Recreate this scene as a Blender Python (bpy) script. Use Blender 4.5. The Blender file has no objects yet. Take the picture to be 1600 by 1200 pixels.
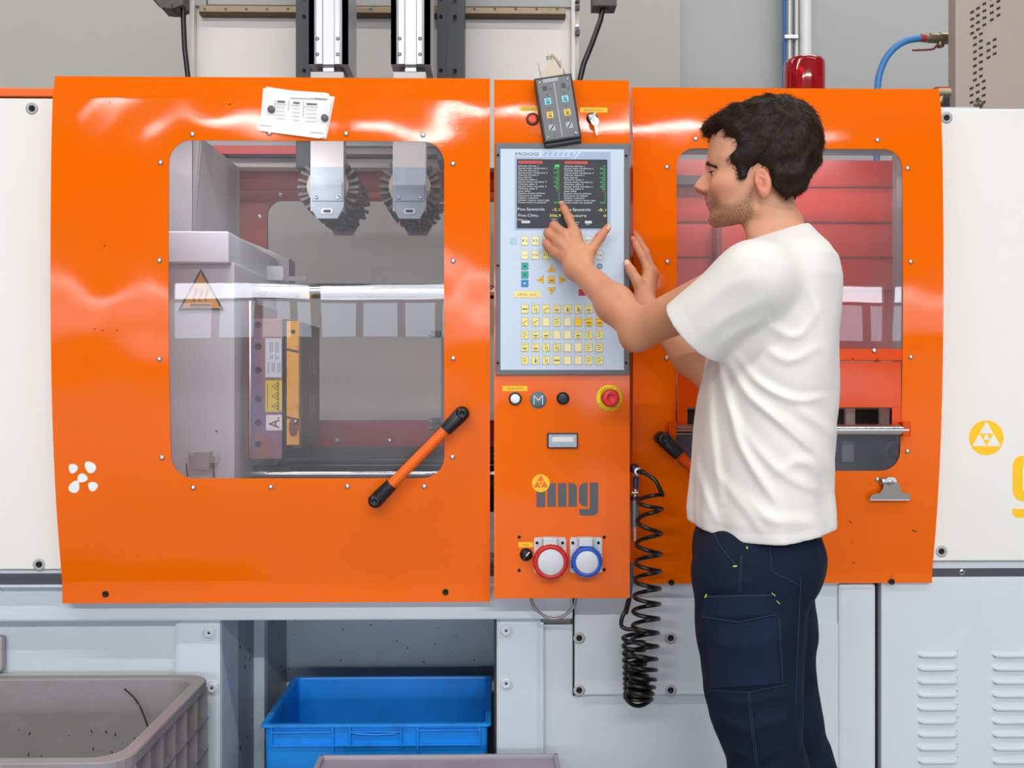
import bpy, bmesh, math, random
import numpy as np
from mathutils import Vector, Matrix
random.seed(7); rng = np.random.default_rng(7)
scene = bpy.context.scene
COL = scene.collection
# ------------------------------------------------------------------ camera
F, D, H, YAW = 1518.0, 2.3, 1.28, math.radians(1.0)
cam_d = bpy.data.cameras.new('camera'); cam = bpy.data.objects.new('camera', cam_d); COL.objects.link(cam)
cam.location = (0, -D, H); cam.rotation_euler = (math.pi/2, 0, -YAW)
cam_d.sensor_fit = 'HORIZONTAL'; cam_d.sensor_width = 36.0; cam_d.lens = 36.0*F/1600; cam_d.clip_start = .05
scene.camera = cam
# ------------------------------------------------------------------ world, exposure
w = bpy.data.worlds.new('world'); scene.world = w; w.use_nodes = True
w.node_tree.nodes['Background'].inputs[0].default_value = (.62, .72, .85, 1)
w.node_tree.nodes['Background'].inputs[1].default_value = .6
scene.view_settings.view_transform = 'Standard'; scene.view_settings.look = 'None'
scene.view_settings.gamma = 1; scene.view_settings.use_curve_mapping = False
scene.view_settings.exposure = 0.04
scene.cycles.use_denoising = True
scene.cycles.max_bounces = 8; scene.cycles.transparent_max_bounces = 12
scene.cycles.caustics_reflective = False; scene.cycles.caustics_refractive = False
scene.cycles.sample_clamp_indirect = 6
# ------------------------------------------------------------------ lights (lamps of the hall)
WINDOW_STRENGTH = 17.0
def area_light(name, loc, sx, sy, power, col, rot=(0, 0, 0)):
    d = bpy.data.lights.new(name, 'AREA'); d.shape = 'RECTANGLE'; d.size = sx; d.size_y = sy; d.energy = power; d.color = col
    o = bpy.data.objects.new(name, d); COL.objects.link(o); o.location = loc; o.rotation_euler = rot
    return o
LAMPS = [(-3.1, -9.0, 2.0), (-0.55, -9.0, 1.7), (2.3, -9.0, 3.5), (-3.2, -2.7, 4.2), (2.4, -2.7, 4.2), (-3.0, .9, 3.0), (2.2, .9, 3.0)]
LAMP_POWER = {-9.0: 140.0, -2.7: 26.0, .9: 20.0}
for (lx, ly, ln) in LAMPS:
    area_light('tube_light', (lx, ly, 5.6), ln, .19 if ly < -8 else .12, LAMP_POWER[ly]*ln, (1.0, .965, .92))

# ------------------------------------------------------------------ helpers
FW = Vector((math.sin(YAW), math.cos(YAW), 0)); RT = Vector((math.cos(YAW), -math.sin(YAW), 0))
CAM = Vector((0, -D, H))
def P(px, py, y=0.0):
    d = FW + RT*((px-800)/F) + Vector((0, 0, 1))*((600-py)/F)
    return CAM + d*((y + D)/d.y)
def PX(px, y=0.0): return P(px, 600, y).x
def PZ(py, y=0.0, px=800): return P(px, py, y).z
def lin(c):
    return tuple(((v/255)/12.92 if v/255 <= .04045 else ((v/255+.055)/1.055)**2.4) for v in c)
def tag(o, label=None, cat=None, group=None, kind=None):
    if label: o['label'] = label
    if cat: o['category'] = cat
    if group: o['group'] = group
    if kind: o['kind'] = kind
    return o
def thing(name, label, cat, loc=(0, 0, 0), group=None):
    o = bpy.data.objects.new(name, None); COL.objects.link(o); o.location = loc; o.empty_display_size = .05
    return tag(o, label, cat, group)
class MB:
    """collects shapes into one mesh"""
    def __init__(s): s.v = []; s.f = []; s.m = []; s.mats = []; s.sm = []
    def mi(s, m):
        if m not in s.mats: s.mats.append(m)
        return s.mats.index(m)
    def add(s, vs, fs, m, smooth=False):
        b = len(s.v); s.v += [tuple(v) for v in vs]; k = s.mi(m)
        for f in fs: s.f.append(tuple(b+i for i in f)); s.m.append(k); s.sm.append(smooth)
        return s
    def box(s, a, b, m, bev=0.0, M=None):
        x0, x1 = sorted((a[0], b[0])); y0, y1 = sorted((a[1], b[1])); z0, z1 = sorted((a[2], b[2]))
        if bev <= 0:
            v = [(x, y, z) for x in (x0, x1) for y in (y0, y1) for z in (z0, z1)]
            f = [(0,1,3,2),(4,6,7,5),(0,4,5,1),(2,3,7,6),(0,2,6,4),(1,5,7,3)]
        else:
            bev = min(bev, (x1-x0)/2.01, (y1-y0)/2.01, (z1-z0)/2.01)
            bm = bmesh.new(); bmesh.ops.create_cube(bm, size=1)
            for q in bm.verts: q.co = Vector(((x0+x1)/2+q.co.x*(x1-x0), (y0+y1)/2+q.co.y*(y1-y0), (z0+z1)/2+q.co.z*(z1-z0)))
            bmesh.ops.bevel(bm, geom=list(bm.edges), offset=bev, segments=2, profile=.6, affect='EDGES')
            v = [q.co.copy() for q in bm.verts]; f = [[q.index for q in fc.verts] for fc in bm.faces]; bm.free()
        if M is not None: v = [M @ Vector(q) for q in v]
        return s.add(v, f, m)
    def pbox(s, px0, py0, px1, py1, y0, y1, m, bev=0.0):
        pm = (px0+px1)/2
        return s.box((PX(px0, y0), y0, PZ(py0, y0, pm)), (PX(px1, y0), y1, PZ(py1, y0, pm)), m, bev)
    def cyl(s, a, b, r, m, n=20, r2=None, caps=True, smooth=True):
        a = Vector(a); b = Vector(b); r2 = r if r2 is None else r2
        ax = (b-a).normalized(); u = ax.orthogonal().normalized(); w_ = ax.cross(u)
        v = []
        for (c, rr) in ((a, r), (b, r2)):
            for i in range(n):
                t = 2*math.pi*i/n; v.append(c+u*(rr*math.cos(t))+w_*(rr*math.sin(t)))
        s.add(v, [(i, (i+1) % n, n+(i+1) % n, n+i) for i in range(n)], m, smooth)
        if caps:
            s.add(v[:n], [tuple(reversed(range(n)))], m); s.add(v[n:], [tuple(range(n))], m)
        return s
    def tube(s, pts, r, m, n=10, rs=None, caps=True):
        pts = [Vector(p) for p in pts]; N = len(pts); v = []
        tg = [(pts[min(i+1, N-1)]-pts[max(i-1, 0)]).normalized() for i in range(N)]
        u = tg[0].orthogonal().normalized()
        for i, p in enumerate(pts):
            u = (u - tg[i]*u.dot(tg[i])); u.normalize(); w_ = tg[i].cross(u); rr = rs[i] if rs else r
            for k in range(n):
                t = 2*math.pi*k/n; v.append(p+u*(rr*math.cos(t))+w_*(rr*math.sin(t)))
        f = [(i*n+k, i*n+(k+1) % n, (i+1)*n+(k+1) % n, (i+1)*n+k) for i in range(N-1) for k in range(n)]
        s.add(v, f, m, True)
        if caps: s.add(v[:n], [tuple(reversed(range(n)))], m); s.add(v[-n:], [tuple(range(n))], m)
        return s
    def lathe(s, c, ax, prof, m, n=24, smooth=True):
        """prof: (radius, distance along ax)"""
        c = Vector(c); ax = Vector(ax).normalized(); u = ax.orthogonal().normalized(); w_ = ax.cross(u); v = []
        for (r, h) in prof:
            for k in range(n):
                t = 2*math.pi*k/n; v.append(c+ax*h+u*(r*math.cos(t))+w_*(r*math.sin(t)))
        L = len(prof)
        f = [(i*n+k, i*n+(k+1) % n, (i+1)*n+(k+1) % n, (i+1)*n+k) for i in range(L-1) for k in range(n)]
        s.add(v, f, m, smooth)
        if prof[-1][0] > 1e-5: s.add(v[-n:], [tuple(range(n))], m)
        if prof[0][0] > 1e-5: s.add(v[:n], [tuple(reversed(range(n)))], m)
        return s
    def prism(s, pts, y0, y1, m, smooth=False):
        """pts: (x, z) outline, extruded in y; concave allowed"""
        n = len(pts); area = sum(pts[i][0]*pts[(i+1) % n][1]-pts[(i+1) % n][0]*pts[i][1] for i in range(n))
        if area < 0: pts = pts[::-1]
        v = [(p[0], y0, p[1]) for p in pts]+[(p[0], y1, p[1]) for p in pts]
        s.add(v, [tuple(range(n)), tuple(reversed(range(n, 2*n)))], m)
        s.add(v, [(i, n+i, n+(i+1) % n, (i+1) % n) for i in range(n)], m, smooth)
        return s
    def slab(s, pts3, nrm, th, m):
        """planar outline of 3-D points extruded along nrm by th"""
        n = len(pts3); nv = Vector(nrm).normalized()*th
        v = [Vector(p) for p in pts3]+[Vector(p)+nv for p in pts3]
        s.add(v, [tuple(range(n)), tuple(reversed(range(n, 2*n)))], m)
        return s.add(v, [(i, n+i, n+(i+1) % n, (i+1) % n) for i in range(n)], m)
    def text(s, body, x, z, h, y, m, width=None, rot=0.0, ext=.0002, align='C', M=None, shear=0.0):
        V, Fc = text_mesh(body)
        if width is not None and body in ('1', 'I'): width *= .4
        if not V: return s
        xs = [q[0] for q in V]; zs = [q[1] for q in V]; x0, x1, z0, z1 = min(xs), max(xs), min(zs), max(zs)
        k = h/.70; kx = k if width is None else width/max(x1-x0, 1e-6)
        cx = {'C': (x0+x1)/2, 'L': x0, 'R': x1}[align]
        out = []; cr, sr = math.cos(rot), math.sin(rot)
        for q in V:
            a = (q[0]-cx)*kx + shear*q[1]*k; b = (q[1]-.35)*k
            p = Vector((x+a*cr-b*sr, y, z+a*sr+b*cr)); out.append(M @ p if M is not None else p)
        return s.add(out, Fc, m)
    def build(s, name, parent=None, mod=None):
        me = bpy.data.meshes.new(name); me.from_pydata(s.v, [], s.f)
        for m in s.mats: me.materials.append(m)
        me.polygons.foreach_set('material_index', s.m); me.polygons.foreach_set('use_smooth', s.sm)
        me.update(); o = bpy.data.objects.new(name, me); COL.objects.link(o)
        if any(s.sm) and not all(s.sm): pass
        if parent is not None:
            o.parent = parent
            o.matrix_parent_inverse = Matrix.Translation(-Vector(parent.location)) if parent.type == 'EMPTY' else Matrix.Identity(4)
        return o
_tc = {}
def text_mesh(body):
    if body in _tc: return _tc[body]
    cu = bpy.data.curves.new('t', 'FONT'); cu.body = body; cu.size = 1; cu.resolution_u = 3; cu.fill_mode = 'FRONT' if False else 'BOTH'
    o = bpy.data.objects.new('t', cu); COL.objects.link(o)
    dg = bpy.context.evaluated_depsgraph_get(); me = bpy.data.meshes.new_from_object(o.evaluated_get(dg))
    V = [(v.co.x, v.co.y) for v in me.vertices]; Fc = []
    for p in me.polygons:
        if p.normal.z >= 0: Fc.append(tuple(p.vertices))
        else: Fc.append(tuple(reversed(p.vertices)))
    bpy.data.objects.remove(o); bpy.data.curves.remove(cu); bpy.data.meshes.remove(me)
    _tc[body] = (V, Fc); return V, Fc
def rrect(x0, z0, x1, z1, r, n=8):
    pts = []
    for (cx, cz, a0) in ((x1-r, z1-r, 0), (x0+r, z1-r, 90), (x0+r, z0+r, 180), (x1-r, z0+r, 270)):
        for i in range(n+1):
            a = math.radians(a0+90*i/n); pts.append((cx+r*math.cos(a), cz+r*math.sin(a)))
    return pts
def circ(x, z, r, n=32): return [(x+r*math.cos(2*math.pi*i/n), z+r*math.sin(2*math.pi*i/n)) for i in range(n)]
def copy_tree(o, parent=None):   # a thing, its parts and sub-parts; mesh data shared
    c = o.copy(); COL.objects.link(c)
    if parent is not None: c.parent = parent; c.matrix_parent_inverse = o.matrix_parent_inverse.copy()
    for ch in [q for q in bpy.data.objects if q.parent is o]: copy_tree(ch, c)
    return c
# ------------------------------------------------------------------ materials
class NT:
    def __init__(s, name):
        s.m = bpy.data.materials.new(name); s.m.use_nodes = True; s.t = s.m.node_tree; s.b = s.t.nodes['Principled BSDF']
    def n(s, typ, **kw):
        q = s.t.nodes.new(typ)
        for k, v in kw.items():
            if k in q.inputs: q.inputs[k].default_value = v
            else: setattr(q, k, v)
        return q
    def l(s, a, b): s.t.links.new(a, b)
def pbr(name, col, rough=.5, metal=0.0, bump=0.0, bscale=200.0, coat=0.0, var=0.0, vscale=3.0, spec=.5, dirt=None, dscale=6.0, damt=.5, bdist=.001, detail=3.0, spots=None):
    t = NT(name); b = t.b; c = lin(col)+(1,)
    b.inputs['Base Color'].default_value = c; b.inputs['Roughness'].default_value = rough; b.inputs['Metallic'].default_value = metal
    b.inputs['Coat Weight'].default_value = coat; b.inputs['Coat Roughness'].default_value = .08; b.inputs['Specular IOR Level'].default_value = spec
    tc = t.n('ShaderNodeTexCoord'); out = None
    if var > 0:
        nz = t.n('ShaderNodeTexNoise', Scale=vscale, Detail=4.0); t.l(tc.outputs['Object'], nz.inputs['Vector'])
        mx = t.n('ShaderNodeMix', data_type='RGBA'); rp = t.n('ShaderNodeMapRange'); rp.inputs[1].default_value = .3; rp.inputs[2].default_value = .7
        t.l(nz.outputs[0], rp.inputs[0]); t.l(rp.outputs[0], mx.inputs[0])
        mx.inputs[6].default_value = tuple(v*(1-var) for v in c[:3])+(1,); mx.inputs[7].default_value = tuple(min(v*(1+var*.5), 1) for v in c[:3])+(1,)
        out = mx.outputs[2]
    if dirt is not None:
        nz = t.n('ShaderNodeTexNoise', Scale=dscale, Detail=8.0, Roughness=.7); t.l(tc.outputs['Object'], nz.inputs['Vector'])
        rp = t.n('ShaderNodeMapRange'); rp.inputs[1].default_value = .52; rp.inputs[2].default_value = .75; rp.inputs[4].default_value = damt
        t.l(nz.outputs[0], rp.inputs[0]); mx = t.n('ShaderNodeMix', data_type='RGBA'); t.l(rp.outputs[0], mx.inputs[0])
        if out is not None: t.l(out, mx.inputs[6])
        else: mx.inputs[6].default_value = c
        mx.inputs[7].default_value = lin(dirt)+(1,); out = mx.outputs[2]
    if spots is not None:   # small dark specks: (scale, threshold, colour)
        vo = t.n('ShaderNodeTexVoronoi', Scale=spots[0]); vo.inputs['Randomness'].default_value = 1.0
        nz2 = t.n('ShaderNodeTexNoise', Scale=spots[0]*1.7); t.l(tc.outputs['Object'], nz2.inputs['Vector'])
        t.l(tc.outputs['Object'], vo.inputs['Vector'])
        wn = t.n('ShaderNodeMath', operation='GREATER_THAN'); t.l(vo.outputs['Color'], wn.inputs[0]); wn.inputs[1].default_value = .72
        ad = t.n('ShaderNodeMath', operation='MULTIPLY_ADD'); t.l(nz2.outputs[0], ad.inputs[0]); ad.inputs[1].default_value = .25; t.l(vo.outputs['Distance'], ad.inputs[2])
        ls = t.n('ShaderNodeMath', operation='LESS_THAN'); t.l(ad.outputs[0], ls.inputs[0]); ls.inputs[1].default_value = spots[1]
        ml = t.n('ShaderNodeMath', operation='MULTIPLY'); t.l(wn.outputs[0], ml.inputs[0]); t.l(ls.outputs[0], ml.inputs[1])
        mx = t.n('ShaderNodeMix', data_type='RGBA'); t.l(ml.outputs[0], mx.inputs[0])
        if out is not None: t.l(out, mx.inputs[6])
        else: mx.inputs[6].default_value = c
        mx.inputs[7].default_value = lin(spots[2])+(1,); out = mx.outputs[2]
    if out is not None: t.l(out, b.inputs['Base Color'])
    if bump > 0:
        nz = t.n('ShaderNodeTexNoise', Scale=bscale, Detail=detail); t.l(tc.outputs['Object'], nz.inputs['Vector'])
        bp = t.n('ShaderNodeBump', Strength=bump, Distance=bdist); t.l(nz.outputs[0], bp.inputs['Height']); t.l(bp.outputs[0], b.inputs['Normal'])
        if coat > 0: t.l(bp.outputs[0], b.inputs['Coat Normal'])
    return t.m
def emis(name, col, s):
    t = NT(name); t.b.inputs['Base Color'].default_value = (0, 0, 0, 1); t.b.inputs['Emission Color'].default_value = lin(col)+(1,); t.b.inputs['Emission Strength'].default_value = s
    return t.m
def glass(name, tint=(.9, .9, .92), rough=0.0, ior=1.5, haze=None):
    m = bpy.data.materials.new(name); m.use_nodes = True; t = m.node_tree; t.nodes.remove(t.nodes['Principled BSDF'])
    out = t.nodes['Material Output']; tr = t.nodes.new('ShaderNodeBsdfTransparent'); tr.inputs[0].default_value = tuple(tint)+(1,)
    gl = t.nodes.new('ShaderNodeBsdfGlossy'); gl.inputs['Roughness'].default_value = rough; fr = t.nodes.new('ShaderNodeFresnel'); fr.inputs[0].default_value = ior
    tc = t.nodes.new('ShaderNodeTexCoord'); nz = t.nodes.new('ShaderNodeTexNoise'); nz.inputs['Scale'].default_value = 2.2; nz.inputs['Detail'].default_value = 1
    bp = t.nodes.new('ShaderNodeBump'); bp.inputs['Strength'].default_value = .12; bp.inputs['Distance'].default_value = .01
    t.links.new(tc.outputs['Object'], nz.inputs['Vector']); t.links.new(nz.outputs[0], bp.inputs['Height']); t.links.new(bp.outputs[0], gl.inputs['Normal'])
    mx = t.nodes.new('ShaderNodeMixShader'); t.links.new(fr.outputs[0], mx.inputs[0]); t.links.new(tr.outputs[0], mx.inputs[1]); t.links.new(gl.outputs[0], mx.inputs[2])
    last = mx.outputs[0]
    if haze:   # thin film of dust and scratches, raised to paint in a pale light veil
        df = t.nodes.new('ShaderNodeBsdfDiffuse'); df.inputs[0].default_value = lin(haze[0])+(1,)
        n2 = t.nodes.new('ShaderNodeTexNoise'); n2.inputs['Scale'].default_value = 5; n2.inputs['Detail'].default_value = 6
        t.links.new(tc.outputs['Object'], n2.inputs['Vector']); mr = t.nodes.new('ShaderNodeMapRange'); mr.inputs[1].default_value = .3; mr.inputs[2].default_value = .75
        mr.inputs[3].default_value = haze[1]*.6; mr.inputs[4].default_value = haze[1]*1.5; t.links.new(n2.outputs[0], mr.inputs[0])
        m2 = t.nodes.new('ShaderNodeMixShader'); t.links.new(mr.outputs[0], m2.inputs[0]); t.links.new(last, m2.inputs[1]); t.links.new(df.outputs[0], m2.inputs[2]); last = m2.outputs[0]
    t.links.new(last, out.inputs['Surface'])
    return m
def orange_paint(name, col, rough=.07):
    """powder-coated sheet: fine orange-peel relief that breaks up highlights"""
    t = NT(name); b = t.b; b.inputs['Base Color'].default_value = lin(col)+(1,); b.inputs['Roughness'].default_value = .38
    b.inputs['Coat Weight'].default_value = .55; b.inputs['Coat Roughness'].default_value = rough; b.inputs['Specular IOR Level'].default_value = .0
    tc = t.n('ShaderNodeTexCoord'); nz = t.n('ShaderNodeTexNoise', Scale=330.0, Detail=1.5); n2 = t.n('ShaderNodeTexNoise', Scale=3.5, Detail=1.0)
    t.l(tc.outputs['Object'], nz.inputs['Vector']); t.l(tc.outputs['Object'], n2.inputs['Vector'])
    b1 = t.n('ShaderNodeBump', Strength=.9, Distance=.00007); b2 = t.n('ShaderNodeBump', Strength=.6, Distance=.022)
    t.l(n2.outputs[0], b2.inputs['Height']); t.l(nz.outputs[0], b1.inputs['Height']); t.l(b2.outputs[0], b1.inputs['Normal'])
    t.l(b1.outputs[0], b.inputs['Normal']); t.l(b1.outputs[0], b.inputs['Coat Normal'])
    return t.m
M = {}
M['orange'] = orange_paint('orange_paint', (240, 104, 0))
M['orange_dark'] = orange_paint('orange_paint_aged', (218, 74, 8), .14)
M['orange_plain'] = pbr('orange_enamel', (240, 104, 10), .35, bump=.1, bscale=300)
M['white'] = pbr('white_coat', (232, 230, 225), .38, bump=.12, bscale=350, var=.03, vscale=2)
M['frame'] = pbr('light_grey_coat', (204, 215, 224), .4, bump=.12, bscale=350, var=.05, vscale=3, spots=(34, .20, (60, 62, 66)))
M['frame_clean'] = pbr('pale_grey_coat', (206, 214, 220), .4, bump=.12, bscale=350, var=.04, vscale=3)
M['spatter'] = pbr('spattered_grey_coat', (160, 165, 168), .5, bump=.1, bscale=200, var=.12, vscale=5, spots=(38, .37, (28, 30, 36)))
M['wallgrey'] = pbr('hall_wall_plaster', (180, 176, 171), .8, bump=.15, bscale=60, var=.03, vscale=1.2)
M['wallpale'] = pbr('hall_wall_panel', (174, 175, 174), .7, bump=.1, bscale=60, var=.03, vscale=1.5)
M['hallgrey'] = pbr('hall_paint_grey', (138, 142, 146), .8)
M['floor'] = pbr('grey_resin_floor', (150, 152, 152), .35, var=.1, vscale=2, bump=.1, bscale=30)
M['black'] = pbr('black_plastic', (18, 18, 19), .38, bump=.1, bscale=400)
M['rubber'] = pbr('black_rubber', (14, 14, 15), .3)
M['dark'] = pbr('dark_void_metal', (26, 25, 27), .6)
M['darkgrey'] = pbr('dark_grey_metal', (66, 68, 74), .5, bump=.08, bscale=200, var=.08)
M['bezel'] = pbr('grey_bezel', (98, 100, 106), .45, bump=.06, bscale=300)
M['alu'] = pbr('aluminium', (206, 209, 213), .34, metal=.25, bump=.05, bscale=120, var=.06, vscale=6)
M['alu2'] = pbr('dull_aluminium', (172, 178, 184), .45, metal=.4, bump=.1, bscale=160, var=.1, vscale=30)
M['steel'] = pbr('polished_steel', (205, 207, 210), .12, metal=1.0)
M['zinc'] = pbr('zinc_bolt', (200, 202, 205), .28, metal=.9)
M['boltblack'] = pbr('black_oxide_bolt', (30, 30, 32), .4, metal=.5)
M['yellow'] = pbr('yellow_label', (250, 196, 0), .5)
M['ink'] = pbr('black_ink', (30, 28, 26), .6)
M['whiteink'] = pbr('white_ink', (240, 240, 240), .6)
M['paper'] = pbr('paper', (240, 238, 236), .8)
M['inkgrey'] = pbr('grey_print', (165, 165, 170), .8)
M['logo_grey'] = pbr('logo_grey_vinyl', (84, 84, 90), .45)
M['panelblue'] = pbr('pale_blue_overlay', (196, 212, 230), .42, bump=.04, bscale=200)
M['panelblue2'] = pbr('mid_blue_overlay', (158, 178, 208), .42)
# ================================================================== the setting
def plane_box(name, a, b, m, kind='structure'):
    mb = MB(); mb.box(a, b, m); o = mb.build(name); o['kind'] = kind; return o
BW = 2.3      # back wall
plane_box('floor', (-13, -14.2, -.1), (13, BW+.3, 0), M['floor'])
plane_box('ceiling', (-13, -14.2, 6.6), (13, BW+.3, 6.75), M['hallgrey'])
plane_box('wall_left', (-13.2, -14.2, -.1), (-13, BW+.3, 6.7), M['wallgrey'])
plane_box('wall_right', (13, -14.2, -.1), (13.2, BW+.3, 6.7), M['wallgrey'])
xs = PX(1063, BW)
wb = plane_box('wall_back', (-13, BW, -.1), (xs, BW+.3, 6.7), M['wallgrey'])
mb = MB(); mb.box((xs, BW+.05, -.1), (13, BW+.3, 6.7), M['wallpale']); o = mb.build('recessed_wall_panel', wb)
# front wall behind the viewer: solid wall with a ribbon of windows
WY = -14.0
fw = plane_box('wall_front', (-13, WY-.2, -.1), (13, WY, 1.33), M['hallgrey'])
mb = MB(); mb.box((-13, WY-.2, 2.87), (13, WY, 6.7), M['hallgrey']); mb.build('upper_wall', fw)
M['winlit'] = emis('daylit_window', (235, 243, 255), WINDOW_STRENGTH)
M['winlow'] = emis('frosted_lower_window', (214, 230, 250), WINDOW_STRENGTH*.34)
k = 1
x = -12.6
while x < 12.4:
    wn = MB(); wn.box((x, WY-.12, 2.45), (x+2.25, WY-.08, 2.85), M['winlit']); wn.box((x, WY-.12, 1.35), (x+2.25, WY-.08, 2.36), M['winlow'])
    o = wn.build('window_%d' % k); o['kind'] = 'structure'
    fr = MB()
    for xx in (x-.1, x+2.25-.0): fr.box((xx, WY-.14, 1.33), (xx+.1, WY, 2.87), M['darkgrey'])
    for xx in (x+.62, x+1.3, x+1.9): fr.box((xx, WY-.14, 1.33), (xx+.12, WY, 2.4), M['darkgrey'])
    fr.box((x-.1, WY-.14, 2.36), (x+2.35, WY, 2.45), M['darkgrey'])
    fr.build('window_frame', o); k += 1; x += 2.42
# ceiling lamps
for i, (lx, ly, ln) in enumerate(LAMPS):
    t = thing('ceiling_lamp', None, 'lamp', (lx, ly, 5.66), 'strip lamps under the hall ceiling')
    tag(t, 'long white strip lamp under the hall ceiling, %s row, %s lamp of its row' % ({-9.0: 'rear', -2.7: 'middle', .9: 'machine-side'}[ly], 'left' if lx < -2 else ('right' if lx > 1 else 'centre')))
    mb = MB(); mb.box((lx-ln/2-.05, ly-.18, 5.62), (lx+ln/2+.05, ly+.18, 5.70), M['white'], .01); mb.build('housing', t)
    for s in (-1, 1):
        mb = MB(); mb.cyl((lx+s*ln*.4, ly, 5.70), (lx+s*ln*.4, ly, 6.6), .006, M['zinc'], 8); mb.build('hanger', t)

# ================================================================== door shell builder
def make_prof(slopes, z0, y0):
    """surface depth against height from a table of (height, slope); equal heights make a crease"""
    zs = [slopes[0][0]]; ys = [0.0]
    for (a, sa), (b, sb) in zip(slopes[:-1], slopes[1:]):
        if b-a < 1e-6: continue
        for k in range(1, 9):
            t0, t1 = (k-1)/8, k/8; m_ = sa+(sb-sa)*(t0+t1)/2; zs.append(a+(b-a)*t1); ys.append(ys[-1]+m_*(b-a)/8)
    ys = np.array(ys); zs = np.array(zs); return zs, ys-np.interp(z0, zs, ys)+y0, [a[0] for a, b in zip(slopes[:-1], slopes[1:]) if b[0]-a[0] < 1e-6]
KN = make_prof([(.70, -.02), (.803, -.02), (.803, -.19), (.92, -.165), (1.05, -.11), (1.28, -.045), (1.5, -.005), (1.65, .012), (1.80, .030), (1.853, .040), (1.91, .066), (1.959, .095), (1.959, .22), (2.1, .22)], 1.5, -.004)
def yprof(z, off=0.0, knots=None): k_ = knots or KN; return float(np.interp(z, k_[0], k_[1]))+off
def bowed_sheet(name, x0, x1, z0, z1, hole, m, yoff, parent, rad=.052, flange=.045, knots=KN, lean=0.0):
    """bowed sheet-metal door; hole = (hx0, hx1, hz0, hz1) with rounded corners"""
    zs = set(np.linspace(z0, z1, 46).tolist()); zs |= {k for k in knots[2] if z0 < k < z1}
    if hole:
        hx0, hx1, hz0, hz1 = hole; rt, rb = (rad if isinstance(rad, tuple) else (rad, rad))
        zs = {z for z in zs if all(abs(z-q) > .004 for q in (hz0, hz1))}
        for i in range(9):
            a = math.pi/2*i/8
            zs.add(hz1-rt+rt*math.sin(a)); zs.add(hz0+rb-rb*math.sin(a))
    zs = sorted(zs); V = []; Fc = []; idx = {}
    def vid(x, z):
        k = (round(x, 5), round(z, 5))
        if k not in idx: idx[k] = len(V); V.append((x, yprof(z, yoff, knots), z))
        return idx[k]
    def ins(z):
        if z > hz1-rt: return rt-math.sqrt(max(rt*rt-(z-(hz1-rt))**2, 0))
        if z < hz0+rb: return rb-math.sqrt(max(rb*rb-((hz0+rb)-z)**2, 0))
        return 0
    for a, b in zip(zs[:-1], zs[1:]):
        zm = (a+b)/2
        if hole and hz0 < zm < hz1:
            la, lb = hx0+ins(a), hx0+ins(b); ra, rb_ = hx1-ins(a), hx1-ins(b)
            Fc.append((vid(x0, a), vid(la, a), vid(lb, b), vid(x0, b))); Fc.append((vid(ra, a), vid(x1, a), vid(x1, b), vid(rb_, b)))
        elif hole:
            if zm > hz1: c0, c1 = hx0+rt, hx1-rt
            else: c0, c1 = hx0+rb, hx1-rb
            for (p, q) in ((x0, c0), (c0, c1), (c1, x1)): Fc.append((vid(p, a), vid(q, a), vid(q, b), vid(p, b)))
        else: Fc.append((vid(x0, a), vid(x1, a), vid(x1, b), vid(x0, b)))
    # side and end flanges
    mb = MB(); mb.add(V, Fc, m, True)
    th = .0025
    # back skin and hole rim
    bk = [(v[0], v[1]+th, v[2]) for v in V]; mb.add(bk, [tuple(reversed(f)) for f in Fc], m, True)
    from collections import Counter
    ec = Counter(); 
    for f in Fc:
        for i in range(len(f)): ec[frozenset((f[i], f[(i+1) % len(f)]))] += 1
    for f in Fc:
        for i in range(len(f)):
            a, b = f[i], f[(i+1) % len(f)]
            if ec[frozenset((a, b))] == 1:
                outer = all(min(abs(V[q][0]-x0), abs(V[q][0]-x1), abs(V[q][2]-z0), abs(V[q][2]-z1)) < 1e-4 for q in (a, b))
                dd = flange if outer else th
                va, vb = V[a], V[b]
                mb.add([va, vb, (vb[0], vb[1]+dd, vb[2]), (va[0], va[1]+dd, va[2])], [(0, 3, 2, 1)], m)
    return mb.build(name, parent)
def bowed_pane(name, x0, x1, z0, z1, m, yoff, parent, th=.006, rows=24, knots=KN):
    zs = np.linspace(z0, z1, rows); V = []
    for z in zs:
        y = yprof(z, yoff, knots); V += [(x0, y, z), (x1, y, z)]
    mb = MB(); mb.add(V, [(2*i, 2*i+1, 2*i+3, 2*i+2) for i in range(rows-1)], m, True)
    return mb.build(name, parent)
def bolt_head(mb, px, py, y, r=.0062, m=None, h=.0045):
    c = P(px, py, y); mb.lathe(c, (0, -1, 0), [(r, -.001), (r, h*.35), (r*.8, h*.8), (r*.35, h), (0.0001, h)], m or M['zinc'], 14)
def socket_bolt(mb, c, r=.007, m=None, ring=None):
    if ring: mb.lathe(c, (0, -1, 0), [(r*1.9, -.001), (r*1.9, .001), (r*1.1, .0012)], ring, 20)
    mb.lathe(c, (0, -1, 0), [(r, -.001), (r, .003), (r*.85, .0042), (r*.5, .0042), (r*.48, .0015), (.0001, .0015)], m or M['boltblack'], 18)
def door_bolts(parent, pts, yo=0.0, knots=KN):
    for (px, py) in pts:
        z = PZ(py, yo, px); y = yprof(z, yo, knots)
        mb = MB(); bolt_head(mb, px, py, y); mb.build('bolt', parent)
M['pane'] = glass('tinted_polycarbonate', (.95, .93, .96), .0, 1.6, haze=((190, 188, 196), .12))
M['pane2'] = glass('tinted_polycarbonate_small', (.92, .90, .92), .0, 1.6, haze=((205, 190, 196), .15))
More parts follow.
